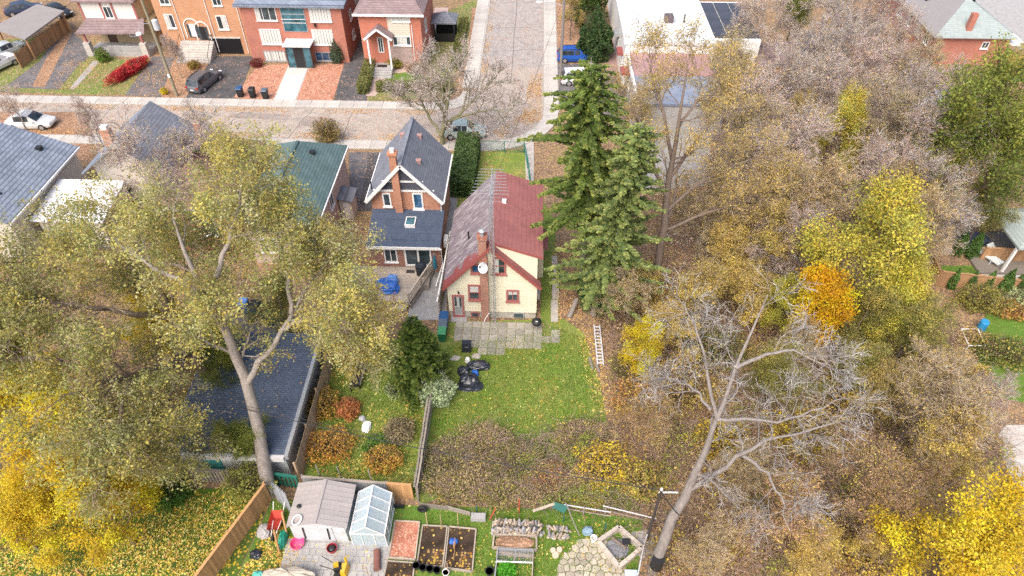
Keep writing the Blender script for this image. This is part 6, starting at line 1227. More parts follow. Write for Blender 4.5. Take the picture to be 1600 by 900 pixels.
def thicket(name, poly, n, h, pal, size, seed, ntw, twig):
    rng = np.random.default_rng(seed); p = scatter(rng, poly, n); nz = lump_noise(p, 1.4, seed); hh = h * np.clip(.45 + .9 * nz, .06, 1.2); z = hh * rng.random(n) ** .55
    patch = lump_noise(p, .9, seed + 3); idx = np.clip(((patch + .5) * len(pal) + rng.normal(0, 1.0, n)).astype(int), 0, len(pal) - 1)
    vg = Veg(); V, F, c = leaves(rng, np.c_[p, z], size, [(1, 1, 1)], .02, .35); c = np.repeat(np.array(pal)[idx] * rng.uniform(.75, 1.25, (n, 1)), 4, 0); vg.add(V, F, c)
    q = scatter(rng, poly, ntw); hq = h * np.clip(.45 + .9 * lump_noise(q, 1.4, seed), .1, 1.2); a = rng.uniform(0, 6.28, ntw); l = rng.uniform(.3, 1.1, ntw) * h
    S = np.c_[q, np.zeros(ntw)]; E = np.c_[q[:, 0] + np.cos(a) * l, q[:, 1] + np.sin(a) * l, hq * rng.uniform(.5, 1.15, ntw)]; Mm = (S + E) / 2 + np.array([0, 0, .25 * h])
    V, F = tubes(np.stack([S, Mm, E], 1), np.tile([[.015, .012, .008]], (ntw, 1)), 3); vg.add(V, F, np.repeat(np.array(twig)[None] * rng.uniform(.7, 1.2, (ntw, 1)), 9, 0))
    o = link(name, vg.mesh(name, M_leaf), None); o['kind'] = 'stuff'; o['label'] = name.replace('_', ' '); return o
BR = [(.36, .27, .18), (.40, .30, .17), (.30, .27, .12), (.42, .31, .20), (.46, .35, .13), (.30, .21, .14)]
thicket('bramble_thicket', pp((660, 775), (665, 735), (700, 690), (760, 668), (830, 690), (900, 655), (945, 665), (960, 700), (1000, 800), (890, 800), (760, 795)), 32000, 1.25, BR + [(.24, .28, .07), (.30, .33, .08), (.22, .28, .06), (.28, .3, .07)], .10, 5, 2600, (.38, .29, .24))
thicket('woodland_undergrowth', pp((925, 500), (970, 470), (1010, 440), (1150, 440), (1300, 430), (1440, 470), (1500, 560), (1560, 680), (1600, 790), (1600, 960), (1015, 960), (1005, 800), (962, 700), (950, 600), (948, 540)), 66000, 2.2, MIX + BR + [(.22, .25, .06), (.3, .3, .07)], .13, 6, 7000, (.40, .30, .25))
thicket('far_undergrowth', pp((1010, 440), (1000, 300), (1120, 250), (1130, 100), (1380, 30), (1440, 110), (1500, 330), (1440, 470), (1300, 440), (1150, 440)), 28000, 1.6, BR + [(.46, .36, .30), (.50, .41, .36)], .2, 7, 4500, (.46, .37, .34))
thicket('elm_undergrowth', pp((60, 420), (330, 430), (460, 440), (420, 500), (350, 490), (330, 725), (235, 745), (-120, 770), (-200, 600)), 15000, 1.3, [(.12, .15, .04), (.2, .2, .05), (.38, .28, .05), (.3, .22, .06)], .15, 8, 2500, (.2, .16, .13))
def fallen(name, specs, pal, size, seed):
    rng = np.random.default_rng(seed); vg = Veg()
    for (poly, n, z) in specs:
        p = scatter(rng, poly, n * 2); k = lump_noise(p, .8, seed) + rng.normal(0, .35, len(p)) > 0; p = p[k]; m = len(p); V, F, c = leaves(rng, np.c_[p, np.full(m, z)], size, pal, 0, .97); V[:, 2] = np.maximum(V[:, 2], z - .02); vg.add(V, F, c)
    o = link(name, vg.mesh(name, M_leaf), None); o['kind'] = 'stuff'; o['label'] = name.replace('_', ' ')
LAWN = pp((700, 540), (880, 515), (912, 530), (938, 600), (950, 690), (670, 700))
fallen('fallen_yellow_leaves', [(pp((0, 780), (425, 770), (345, 899), (0, 899)), 5200, .05), (LAWN, 550, .05), (pp((528, 560), (670, 560), (655, 775), (480, 735)), 1800, .05), (pp((425, 830), (470, 850), (460, 899), (370, 899)), 500, .05), (pp((900, 505), (940, 520), (960, 690), (935, 690)), 900, .06), (pp((425, 780), (645, 790), (880, 800), (1000, 815), (990, 899), (430, 899)), 900, .05)], [(.55, .42, .08), (.6, .48, .14), (.46, .3, .08), (.36, .2, .08), (.62, .5, .2)], .12, 50)
fallen('fallen_tan_leaves', [([(-60, 57.6), (-8, 57.6), (-8, 58.7), (-60, 58.7)], 2600, .03), ([(-60, 62.6), (-10, 62.6), (-10, 63.5), (-60, 63.5)], 1600, .03), ([(-3, 58.4), (0.9, 62), (0.9, 72), (-0.4, 72), (-1, 63), (-4, 59.6)], 1500, .03), ([(-6, 72), (-5.2, 72), (-5.2, 95), (-6, 95)], 500, .03), (pp((200, 100), (320, 110), (300, 150), (210, 150)), 900, .04), (pp((100, 95), (190, 95), (185, 150), (80, 140)), 900, .04), (pp((860, 380), (900, 380), (910, 500), (870, 500)), 700, .05), (pp((742, 236), (818, 234), (832, 290), (705, 330)), 700, .05), ([(-20.4, 20.8), (-13.6, 20.8), (-13.6, 29.4), (-20.4, 29.4)], 90, 2.9)], [(.42, .27, .17), (.36, .22, .13), (.48, .33, .18), (.5, .36, .14)], .15, 51)
def turf(name, specs, pal, seed):
    rng = np.random.default_rng(seed); vg = Veg()
    for (poly, n, h) in specs:
        p = scatter(rng, poly, n); m = n; a = rng.uniform(0, 6.28, m); l = h * rng.uniform(.5, 1.4, m); w_ = .02; b0 = np.c_[p, np.full(m, .012)]; dx = np.c_[np.cos(a), np.sin(a), np.zeros(m)] * w_; tip = b0 + np.c_[np.sin(a) * l * .5, -np.cos(a) * l * .5, l]
        V = np.stack([b0 - dx, b0 + dx, tip + dx * .3, tip - dx * .3], 1).reshape(-1, 3); patch = lump_noise(p, 1.1, seed); c = np.array(pal)[np.clip(((patch + .5) * len(pal) + rng.normal(0, .8, m)).astype(int), 0, len(pal) - 1)] * rng.uniform(.75, 1.25, (m, 1)); vg.add(V, np.arange(4 * m).reshape(m, 4), np.repeat(c, 4, 0))
    o = link(name, vg.mesh(name, M_leaf), None); o['kind'] = 'stuff'; o['label'] = name.replace('_', ' ')
turf('grass', [(LAWN, 30000, .09), (pp((528, 560), (690, 540), (655, 775), (480, 735)), 12000, .12), (pp((0, 780), (425, 770), (345, 899), (0, 899)), 14000, .09), (pp((650, 800), (880, 800), (1000, 815), (990, 899), (745, 899)), 8000, .09)], [(.11, .19, .03), (.15, .235, .035), (.13, .215, .03), (.21, .235, .06), (.17, .225, .04)], 52)
# ------------------------------------------------------------------ fences of the back yards
M_corr = mat('grey_sheet_board', (.33, .35, .37), .8, .2, 2, (.26, .27, .28), 16, .3, .2, stretch=(5, 5, .6))
M_cedar_new = mat('fresh_cedar_board', (.50, .29, .13), .85, .18, 3, (.40, .22, .1), 16, .3, .2, stretch=(6, 6, .8))
M_tan_board = mat('tan_board', (.47, .34, .22), .85, .2, 3, (.36, .25, .16), 16, .3, .22, stretch=(6, 6, .8))
M_teal = plain('teal_slat', (.02, .15, .11), .6)
fence('board_fence', 'long brown board fence beside the dark blue garage roof', (-13.05, 20.6), (-13.15, 31.2), 1.75, M_tan_board, .15, .008, True, 2, 1, False, .03, 31)
fence('board_fence', 'crooked grey spaced board fence behind the leafy lawn', (-22.5, 20.55), (-15.6, 20.1), 1.35, M_board_dk, .15, .06, True, 2, 1, True, .08, 32)
fence('sheet_fence', 'grey upright board fence behind the garden shed', (-12.6, 19.95), (-7.75, 19.7), 1.45, M_corr, .17, .004, True, 2, 1, True, .02, 33, M_board_dk)
fence('board_fence', 'fresh orange cedar fence panel beside the greenhouse', (-7.7, 19.68), (-6.3, 19.6), 1.5, M_cedar_new, .15, .004, False, 2, 1, True, .02, 34)
fence('slat_fence', 'dark green slat fence piece at the foot of the elm', (-14.4, 20.2), (-12.9, 20.0), 1.3, M_teal, .13, .09, False, 2, 1, True, .02, 35)
fence('board_fence', 'new cedar board fence slanting across the bottom left', (-14.45, 19.3), (-16.6, 13.6), 1.7, M_cedar_new, .15, .006, True, 3, -1, True, .015, 36)
mf = thing('middle_fence', 'narrow grey weathered fence with leaning posts dividing the two gardens', 'fence', (-6.1, 22.8, 0))
for i, (y0, y1) in enumerate(((19.6, 21.7), (21.7, 23.8), (23.8, 25.9))):
    for z in (.45, 1.15): part('rail', B().bar((-6.02 + .03 * i, y0, z), (-6.0 + .03 * i, y1, z), .06, .12), M_board_dk, mf)
    for s_ in (-.09, .08): part('cap_board', B().bar((-6.08 + s_, y0, 1.38), (-6.06 + s_, y1, 1.36), .10, .03), M_board_dk, mf)
rg = random.Random(9)
for i in range(46): part('board', B().obox((-6.1 + rg.uniform(-.03, .03), 19.7 + i * .135, .68), (.025, .125, 1.34 + rg.uniform(-.05, .05)), rg.uniform(-.05, .05), 0, rg.uniform(-.05, .05)), M_board_dk, mf)
for y in (19.5, 21.6, 23.7, 25.9): part('post', B().obox((-6.0, y, .8), (.1, .1, 1.7), 0, rg.uniform(-.05, .05), .04), M_board_dk, mf)
for (x, y) in ((-11.6, 20.2), (-10.4, 20.15), (-8.6, 20.0)): single('leaning_stake', B().bar((x, y, 0), (x - .12, y + .1, 2.2), .06), M_board_dk, 'thin dark stake standing behind the shed fence, %s' % {-11.6: 'leftmost of three', -10.4: 'middle of three', -8.6: 'nearest the greenhouse'}[x], 'stake', (x, y, 0))
# front chain link fence
cf = thing('chain_link_fence', 'green chain-link fence along the front lawn of the yellow house', 'fence', (-.6, 53, 0))
P4 = [(-5.0, 55.9), (-2.6, 55.85), (-.7, 55.8), (-.35, 53.2), (-.1, 50.6), (.1, 48)]
M_green_wire = plain('green_wire', (.02, .16, .12), .5)
for (x, y) in P4: part('post', B().tube([(x, y, 0), (x, y, 1.25)], .035, 6), M_green_wire, cf)
for (a, b) in zip(P4[:-1], P4[1:]):
    part('top_rail', B().tube([(*a, 1.2), (*b, 1.2)], .025, 6), M_green_wire, cf)
    wb2 = B(); L = math.hypot(b[0] - a[0], b[1] - a[1]); n = int(L / .12)
    for i in range(n):
        for dz in (0, 1):
            t0 = i / n; t1 = min(1, t0 + 1.1 / L); p0 = (a[0] + (b[0] - a[0]) * t0, a[1] + (b[1] - a[1]) * t0); p1 = (a[0] + (b[0] - a[0]) * t1, a[1] + (b[1] - a[1]) * t1); wb2.bar((*p0, .05 if dz else 1.18), (*p1, 1.18 if dz else .05), .008)
    o = part('wire_mesh', wb2, M_green_wire, cf); o['kind'] = 'stuff'
# ------------------------------------------------------------------ patio behind the yellow house
pt = struct('patio', B().slab([(-5.35, 31.3, .03), (1.0, 31.3, .03), (2.6, 32.2, .03), (2.6, 33.1, .03), (1.2, 33.7, .03), (-5.35, 33.75, .03)], .02), M_lawn_far)
sp = []; rg = random.Random(12)
for r_, (xa, xb) in enumerate(((-5.2, 1.0), (-5.2, 2.6), (-5.2, 2.2), (-4.0, 1.4), (-3.4, -1.5))):
    x = xa
    while x + .5 < xb:
        if rg.random() > .03: sp.append((x + .31, 33.35 - r_ * .62, .012 + rg.uniform(-.006, .008), rg.uniform(-.02, .02), .59, .59, .045))
        x += .625
pieces('patio_slab', slab_me2, M_conc_patio, pt, sp)
pth = struct('garden_path', B().sheet(pp((862, 398), (874, 398), (874, 504), (860, 504)), .013), M_lawn_far)
for (y0, y1, x0, x1) in ((436, 467, 863, 873), (469, 503, 861, 872), (400, 416, 862, 871), (418, 432, 865, 870)): part('path_slab', B().slab([(*q, .045) for q in pp((x0, y0), (x1, y0), (x1, y1), (x0, y1))][::-1], .04), M_conc, pth)
kb = thing('kettle_barbecue', 'black kettle barbecue at the right end of the patio', 'barbecue', (*G(838, 512)[:2], 0)); kx, ky, _ = G(838, 516)
part('bowl', B().lathe((kx, ky, .55), [(.05, 0), (.22, .06), (.33, .2), (.35, .3)], 16), M_black, kb); part('lid', B().lathe((kx, ky, .86), [(.36, 0), (.33, .12), (.2, .24), (.04, .28)], 16), M_black, kb); part('lid_handle', B().obox((kx, ky - .2, 1.12), (.16, .05, .05)), M_white, kb)
for a in (0.5, 2.6, 4.7): part('leg', B().tube([(kx + .2 * math.cos(a), ky + .2 * math.sin(a), .6), (kx + .34 * math.cos(a), ky + .34 * math.sin(a), 0)], .02, 6), M_galv, kb)
M_bag = mat('black_plastic_bag', (.022, .026, .036), .25, .3, 3, None, 6, 1.0, 0, .6)
bx2 = G(729, 548); ctn = thing('black_storage_chest', 'upright black plastic crate on the grass below the bins', 'crate', bx2)
part('body', B().add([(bx2[0] - .32, bx2[1] - .2, 0), (bx2[0] + .32, bx2[1] - .2, 0), (bx2[0] + .32, bx2[1] + .25, 0), (bx2[0] - .32, bx2[1] + .25, 0), (bx2[0] - .29, bx2[1] - .1, .8), (bx2[0] + .36, bx2[1] - .1, .82), (bx2[0] + .36, bx2[1] + .25, .85), (bx2[0] - .29, bx2[1] + .25, .83)], [(3, 2, 1, 0), (0, 1, 5, 4), (1, 2, 6, 5), (2, 3, 7, 6), (3, 0, 4, 7), (4, 5, 6, 7)]), M_bag, ctn)
part('grip', B().bar((bx2[0] - .1, bx2[1] - .19, .55), (bx2[0] + .2, bx2[1] - .18, .55), .06), plain('grip_grey', (.1, .1, .11)), ctn)
def bag(label, px, py, size, seed, m=None, name='rubbish_bag', cat='bag', rz=0.0): 
    x, y, _ = G(px, py); return single(name, lump((x, y, 0), size, seed, 18, .2), m or M_bag, label, cat, (x, y, 0))
bag('largest black rubbish bag at the front of the pile on the lawn', 733, 598, (1.3, 1.0, .75), 1); bag('long black rubbish bag slanting to the right on the pile', 748, 574, (1.5, .7, .6), 2); bag('black rubbish bag at the left of the pile', 724, 582, (.8, .7, .5), 3); bag('flat black sheet of plastic under the rubbish pile', 735, 604, (1.7, .9, .15), 4)
bag('small bright blue bag on the rubbish pile', 742, 587, (.5, .45, .55), 5, M_tarp); bag('small white bag on top of the rubbish pile', 731, 566, (.35, .3, .55), 6, M_white)
M_stone = mat('pale_field_stone', (.46, .41, .35), .9, .2, 3)
bag('flat pale stone left of the rubbish pile', 711, 560, (.75, .45, .12), 7, M_stone, 'garden_stone', 'stone'); bag('flat pale stone above the rubbish pile', 744, 557, (.6, .45, .12), 8, M_stone, 'garden_stone', 'stone')
# aluminium ladder lying at the edge of the lawn
M_pale_alu = plain('bright_aluminium', (.58, .59, .62), .45)
la = thing('aluminium_ladder', 'aluminium extension ladder lying at the edge of the shrubs', 'ladder', G(933, 540)); a = Vector(G(932, 512)) + Vector((0, 0, .25)); b_ = Vector(G(938, 572)) + Vector((0, 0, .15)); pr = Vector((.2, 0, 0))
for s_ in (-1, 1): part('side_rail', B().bar(a + pr * s_, b_ + pr * s_, .08, .09), M_pale_alu, la)
for k in range(12): p = a.lerp(b_, (k + .5) / 12); part('rung', B().bar(p - pr, p + pr, .07), M_pale_alu, la)
for i, (p, q, l) in enumerate((((921, 560), (926, 578), 'thin cut log lying just left of the ladder foot'), ((932, 572), (937, 583), 'short log lying at the foot of the ladder'))): single('cut_log', B().tube([Vector(G(*p)) + Vector((0, 0, .1)), Vector(G(*q)) + Vector((0, 0, .1))], .09, 8), M_bark_pale, l, 'log', G(*p))
single('leaning_log', B().tube([Vector(G(889, 497)) + Vector((0, 0, .05)), Vector(G(900, 480)) + Vector((0, 0, .9))], [.2, .17], 9), M_bark_grey, 'grey log leaning at the foot of the pine', 'log', G(889, 497))
# cart, white sack in the neighbouring garden
ct = thing('garden_bench_frame', 'old grey slatted cart frame in the neighbouring garden', 'bench', G(556, 598))
for (p, q) in (((549, 612), (562, 568)), ((556, 612), (569, 570)), ((563, 608), (572, 578))): part('slat', B().bar(Vector(G(*p)) + Vector((0, 0, .45)), Vector(G(*q)) + Vector((0, 0, .45)), .14, .04), M_board_dk, ct)
for (x, y) in ((549, 612), (563, 608), (562, 570), (571, 578)): part('leg', B().bar(G(x, y), Vector(G(x, y)) + Vector((0, 0, .45)), .06), M_black, ct)
single('black_tray', B().add(*(lambda p: ([(p[0] - .2, p[1] - .9, .5), (p[0] + .25, p[1] - .9, .5), (p[0] + .25, p[1] + .6, .5), (p[0] - .2, p[1] + .6, .5), (p[0] - .25, p[1] - .95, .62), (p[0] + .3, p[1] - .95, .62), (p[0] + .3, p[1] + .65, .62), (p[0] - .25, p[1] + .65, .62)], [(3, 2, 1, 0), (0, 1, 5, 4), (1, 2, 6, 5), (2, 3, 7, 6), (3, 0, 4, 7)]))(G(559, 595))), M_black, 'black tray of pots on the grey cart frame', 'tray', G(559, 595))
bag('white sack lying on the leafy grass of the neighbouring garden', 573, 668, (.55, .85, .3), 9, M_white, 'white_sack', 'sack'); bag('grey pot beside the white sack in the grass', 566, 655, (.4, .4, .25), 10, plain('pot_grey', (.4, .4, .42)), 'plant_pot', 'pot')
# ------------------------------------------------------------------ vegetable garden at the bottom
yd = struct('yard_paving_garden', B().slab([(-12.9, 15.2, .03), (-7.2, 15.2, .03), (-7.2, 17.0, .03), (-12.9, 17.0, .03)], .02), M_conc_grey)
sp = []; rg = random.Random(31); y = 16.85
while y > 15.3:
    x = -12.85; h_ = rg.choice((.36, .42))
    while x < -7.5:
        w_ = rg.choice((.36, .42, .6)); sp.append((x + w_ / 2, y - h_ / 2, .012, 0, w_ - .025, h_ - .025, .045)); x += w_
    y -= h_
pieces('paving_slab', slab_me3, M_conc_grey, yd, sp)
sd3 = thing('metal_shed', 'white metal garden shed with ribbed taupe gable roof', 'shed', (-11, 18, 0))
sx0, sx1, sy0, sy1, sr = -12.45, -9.5, 16.95, 19.3, -10.95
M_shedw = mat('white_sheet_metal', (.60, .61, .63), .5, .08, 1.5, (.5, .5, .5), 20, .1); M_shedr = mat('taupe_roof_metal', (.37, .335, .325), .55, .12, 1.5, None, 20, .15, .07)
part('wall', B().wall([(sx0, sy0, .03), (sx1, sy0, .03), (sx1, sy0, 1.72), (sr, sy0, 2.12), (sx0, sy0, 1.72)], (0, sy1 - sy0, 0)), M_shedw, sd3)
n = 9
for i in range(n):
    y0 = sy0 - .1 + (sy1 - sy0 + .2) * i / n; y1 = y0 + (sy1 - sy0 + .2) / n - .02
    for s_ in (-1, 1):
        xe = sr + s_ * 1.62; part('roof_panel', B().slab([(sr + s_ * .02, y0, 2.2), (xe, y0, 1.74), (xe, y1, 1.74), (sr + s_ * .02, y1, 2.2)][::s_], .035), M_shedr, sd3)
        part('roof_rib', B().bar((sr, y1 + .01, 2.2), (xe, y1 + .01, 1.74), .035, .05), M_shedr, sd3)
part('ridge_cap', B().bar((sr, sy0 - .12, 2.22), (sr, sy1 + .12, 2.22), .16, .05), M_shedr, sd3)
for xe in (sx0 - .11, sx1 + .07): part('eaves_trim', B().box(xe, xe + .05, sy0 - .1, sy1 + .1, 1.62, 1.74), M_shedw, sd3)
part('door', B().box(-11.75, -10.2, sy0 - .035, sy0 - .003, .08, 1.62), M_shedw, sd3)
for x in (-11.78, -10.45): part('door_bar', B().obox((x, sy0 - .06, .95), (.07, .05, 1.2), 0, 0, .06), M_black, sd3)
part('vent', B().lathe((-12.1, 17.9, 1.9), [(.1, 0), (.1, .08), (.13, .09), (.04, .16)], 10), M_black, sd3)
b = B(); hc = Vector((-12.0, 17.12, 1.98)); ring = [hc + Vector((.26 * math.cos(t), .28 * math.sin(t), .09 * math.cos(t))) for t in np.linspace(0, 2 * math.pi, 19)]; b.tube(ring, .05, 7, False)
single('hose_coil', b, M_white, 'white hose coil lying on the left edge of the shed roof', 'hose', (-12.0, 17.12, 1.9), smooth=True)
def tub(name, label, cat, px, py, r, h_, m, z=0.0):
    x, y, _ = G(px, py); t = thing(name, label, cat, (x, y, z)); part('bowl', B().lathe((x, y, z), [(r * .8, 0), (r, h_), (r * 1.06, h_), (r * .96, h_ - .02), (r * .78, .06)], 18), m, t, False, False); part('rim', B().tube([(x + r * 1.03 * math.cos(a), y + r * 1.03 * math.sin(a), z + h_) for a in np.linspace(0, 2 * math.pi, 19)], .022, 6, False), m, t); return t
tub('pink_tub', 'bright pink round tub in front of the shed', 'tub', 466, 852, .36, .3, plain('pink_plastic', (.72, .09, .24))); tb2 = tub('red_bucket', 'dark red bucket at the right of the shed door', 'bucket', 520, 860, .26, .32, plain('dark_red_plastic', (.30, .03, .04)))
part('contents', B().lathe((*G(520, 860)[:2], .1), [(.2, 0), (.18, .2), (.08, .26)], 10), M_black, tb2)
wbx, wby, _ = G(434, 822); wbw = thing('wheelbarrow', 'red wheelbarrow tipped up between the cedar fence and the shed', 'wheelbarrow', (wbx, wby, 0)); M_redb = mat('red_barrow', (.50, .06, .04), .5, .15, 3)
part('tray', B().add([(wbx - .25, wby - .35, .25), (wbx + .25, wby - .35, .25), (wbx + .2, wby + .3, .35), (wbx - .2, wby + .3, .35), (wbx - .36, wby - .5, .55), (wbx + .36, wby - .5, .55), (wbx + .33, wby + .55, .75), (wbx - .33, wby + .55, .75)], [(3, 2, 1, 0), (0, 1, 5, 4), (1, 2, 6, 5), (2, 3, 7, 6), (3, 0, 4, 7), (0, 3, 2, 1)]), M_redb, wbw)
for s_ in (-1, 1): part('handle', B().tube([(wbx + s_ * .1, wby - .75, .25), (wbx + s_ * .25, wby + .3, .35), (wbx + s_ * .32, wby + 1.0, .9)], .025, 6), M_white, wbw); part('leg', B().tube([(wbx + s_ * .25, wby + .2, .35), (wbx + s_ * .28, wby + .3, 0)], .02, 6), M_black, wbw)
part('wheel', B().tube([(wbx - .05, wby - .75, .2), (wbx + .05, wby - .75, .2)], .2, 12), M_tyre, wbw)
pl = thing('slatted_pallet', 'grey slatted panel leaning at the end of the shed', 'pallet', G(437, 785)); a = Vector(G(438, 790)); rg = random.Random(3)
for k in range(7): part('slat', B().bar(a + Vector((-.15 + k * .16, .25 - k * .12, .1)), a + Vector((-.45 + k * .16, .75 - k * .12, 1.35)), .1, .03), M_corr, pl)
for z in (.25, .7, 1.2): part('batten', B().bar(a + Vector((-.15 - z * .24, .35 + z * .4, z)), a + Vector((.9 - z * .24, -.45 + z * .4, z)), .05, .05), M_corr, pl)
for i, (x, l) in enumerate(((-13.15, 'orange timber post at the left of the shed, nearest the front'), (-13.0, 'orange timber post leaning on the shed corner behind the other'))): single('timber_post', B().bar((x, 16.2 + i * 1.0, 0), (x + .1, 16.5 + i * 1.0, 2.0), .09), M_cedar_new, l, 'post', (x, 16.2 + i, 0))
bag('grey weathered sack beside the cedar fence', 414, 832, (.75, .8, .55), 21, plain('sack_grey', (.38, .36, .35), .9), 'grey_sack', 'sack'); bag('black bag at the foot of the slanting cedar fence', 400, 868, (.6, .5, .4), 22); bag('green tarpaulin bundle beside the wheelbarrow', 443, 845, (.4, 1.0, .6), 23, plain('green_tarp', (.02, .30, .20)), 'green_tarp', 'tarpaulin'); bag('pale canvas cover at the bottom edge of the garden', 455, 905, (2.8, .9, .9), 24, plain('canvas', (.45, .40, .33), .9), 'canvas_cover', 'cover')
bag('teal plastic bundle at the bottom edge left of the canvas', 405, 900, (.6, .4, .4), 25, plain('teal_plastic', (.1, .42, .36)), 'teal_bundle', 'bundle')
# garden tiller
tx, tyy, _ = G(527, 893); tl = thing('garden_tiller', 'yellow and black garden machine with handlebars on the paving', 'machine', (tx, tyy, 0)); M_yel = plain('machine_yellow', (.62, .33, .02), .4)
part('engine', B().obox((tx + .1, tyy, .45), (.4, .35, .35), .3), M_black, tl); part('housing', B().add([(tx + .25, tyy - .35, .05), (tx + .6, tyy - .35, .05), (tx + .65, tyy + .3, .05), (tx + .3, tyy + .3, .05), (tx + .28, tyy - .25, .5), (tx + .5, tyy - .25, .5), (tx + .58, tyy + .2, .62), (tx + .32, tyy + .2, .62)], [(3, 2, 1, 0), (0, 1, 5, 4), (1, 2, 6, 5), (2, 3, 7, 6), (3, 0, 4, 7), (4, 5, 6, 7)]), M_yel, tl); part('tank', B().obox((tx + .05, tyy + .05, .72), (.25, .25, .14), .3), M_yel, tl)
for s_ in (-1, 1): part('handlebar', B().tube([(tx, tyy + s_ * .15, .5), (tx - .55, tyy + .1 + s_ * .22, .85), (tx - .75, tyy + .15 + s_ * .25, .9)], .02, 6), M_black, tl); part('wheel', B().tube([(tx + .1, tyy + s_ * .24, .2), (tx + .1, tyy + s_ * .34, .2)], .2, 12), M_tyre, tl)
part('chute', B().tube([(tx + .55, tyy + .2, .6), (tx + .5, tyy + .35, .95)], .07, 8), M_yel, tl)
single('brown_clay_drum', B().tube([(*G(590, 893)[:2], .2), (*G(590, 862)[:2], .2)], .19, 12), mat('rusty_drum', (.20, .09, .07), .8, .2, 3), 'rusty brown drum lying in front of the greenhouse', 'drum', G(590, 893))
# greenhouse with separate panes
gh2 = thing('greenhouse', 'small white framed greenhouse with clear ridge roof beside the metal shed', 'greenhouse', (-8.3, 17.9, 0))
m_pane = bpy.data.materials.new('greenhouse_pane'); m_pane.use_nodes = True; nt_ = m_pane.node_tree; pb2 = nt_.nodes['Principled BSDF']; pb2.inputs['Base Color'].default_value = (.70, .78, .82, 1); pb2.inputs['Roughness'].default_value = .25
tr_ = nt_.nodes.new('ShaderNodeBsdfTransparent'); tr_.inputs[0].default_value = (.85, .92, .95, 1); mx_ = nt_.nodes.new('ShaderNodeMixShader'); mx_.inputs[0].default_value = .42; nt_.links.new(tr_.outputs[0], mx_.inputs[1]); nt_.links.new(pb2.outputs[0], mx_.inputs[2]); nt_.links.new(mx_.outputs[0], nt_.nodes['Material Output'].inputs[0])
gx0, gx1, gy0, gy1, gr, ge, gt = -9.2, -7.35, 16.75, 19.2, -8.28, 1.35, 2.15
for k in range(5):
    y = gy0 + (gy1 - gy0) * k / 4
    for s_, xe in ((-1, gx0), (1, gx1)): part('rafter', B().bar((gr, y, gt), (xe, y, ge), .045), M_white, gh2); part('stud', B().bar((xe, y, .05), (xe, y, ge), .045), M_white, gh2)
    if k < 4:
        y2 = y + (gy1 - gy0) / 4
        for s_, xe in ((-1, gx0), (1, gx1)):
            part('roof_pane', B().wall([(gr, y + .02, gt - .01), (xe, y + .02, ge - .01), (xe, y2 - .02, ge - .01), (gr, y2 - .02, gt - .01)], (0, 0, -.008)), m_pane, gh2)
            part('wall_pane', B().wall([(xe, y + .02, .08), (xe, y2 - .02, .08), (xe, y2 - .02, ge - .03), (xe, y + .02, ge - .03)], (.008, 0, 0)), m_pane, gh2)
part('ridge_beam', B().bar((gr, gy0, gt), (gr, gy1, gt), .07), M_white, gh2)
for xe in (gx0, gx1): part('eaves_beam', B().bar((xe, gy0, ge), (xe, gy1, ge), .06), M_white, gh2); part('sill_beam', B().bar((xe, gy0, .05), (xe, gy1, .05), .07), M_white, gh2)
for y in (gy0, gy1):
    part('gable_beam', B().bar((gx0, y, ge), (gx1, y, ge), .05), M_white, gh2); part('gable_pane', B().wall([(gx0 + .05, y, ge + .03), (gx1 - .05, y, ge + .03), (gr, y, gt - .05)], (0, .008, 0)), m_pane, gh2)
    for (x0, x1) in ((gx0, gr - .35), (gr - .33, gr + .33), (gr + .35, gx1)): part('end_pane', B().wall([(x0 + .03, y, .06), (x1 - .02, y, .06), (x1 - .02, y, ge - .04), (x0 + .03, y, ge - .04)], (0, .008, 0)), m_pane, gh2)
    for x in (gr - .34, gr + .34): part('door_post', B().bar((x, y, .05), (x, y, ge), .04), M_white, gh2)
single('storage_tote', B().box(-9.0, -8.5, 18.2, 18.9, .02, .55), plain('tote_blue', (.05, .25, .5)), 'blue tote inside the greenhouse', 'box', (-8.75, 18.5, 0)); single('plank_bench', B().box(-7.85, -7.5, 17.2, 19.0, .62, .68).box(-7.82, -7.76, 17.25, 17.32, .02, .62).box(-7.82, -7.76, 18.85, 18.92, .02, .62), M_cedar_new, 'orange plank shelf inside the greenhouse', 'shelf', (-7.7, 18, 0)); single('green_tote', B().box(-9.0, -8.6, 16.95, 17.5, .02, .5), plain('tote_green', (.06, .35, .25)), 'green tote near the greenhouse door', 'box', (-8.8, 17.2, 0))
# raised beds
M_timber = mat('weathered_timber', (.40, .34, .27), .9, .2, 3, (.3, .25, .2), 16, .3, .15)
def raised(name, label, q, fill, h_=.22):
    P = [Vector((*p, 0)) for p in pp(*q)]; c = sum(P, Vector()) / len(P); t = thing(name, label, 'raised bed', c)
    for i in range(len(P)): a = P[i]; b_ = P[(i + 1) % len(P)]; part('edge_board', B().bar(a + Vector((0, 0, h_ / 2)), b_ + Vector((0, 0, h_ / 2)), .07, h_), M_timber, t)
    part('soil', B().slab([(*(p + (c - p) * .04).xy, h_ * .7) for p in P], .12), fill, t); return t
M_mulch = litter_mat('red_mulch', (.42, .17, .11), [(.5, .22, .14), (.55, .32, .22), (.4, .14, .09), (.6, .42, .3)], .9, 9)
raised('raised_bed', 'raised bed filled with red mulch right of the greenhouse', [(618, 816), (656, 818), (649, 876), (608, 873)], M_mulch); raised('raised_bed', 'raised bed of dark soil in the middle of the three beds', [(661, 823), (699, 825), (692, 888), (652, 884)], M_soil); raised('raised_bed', 'raised bed of dark soil nearest the lawn on the right', [(702, 825), (744, 829), (738, 895), (695, 889)], M_soil); raised('raised_bed', 'low leafy bed at the bottom edge below the red mulch bed', [(606, 878), (648, 881), (645, 910), (600, 905)], M_soil, .16)
rg = random.Random(6)
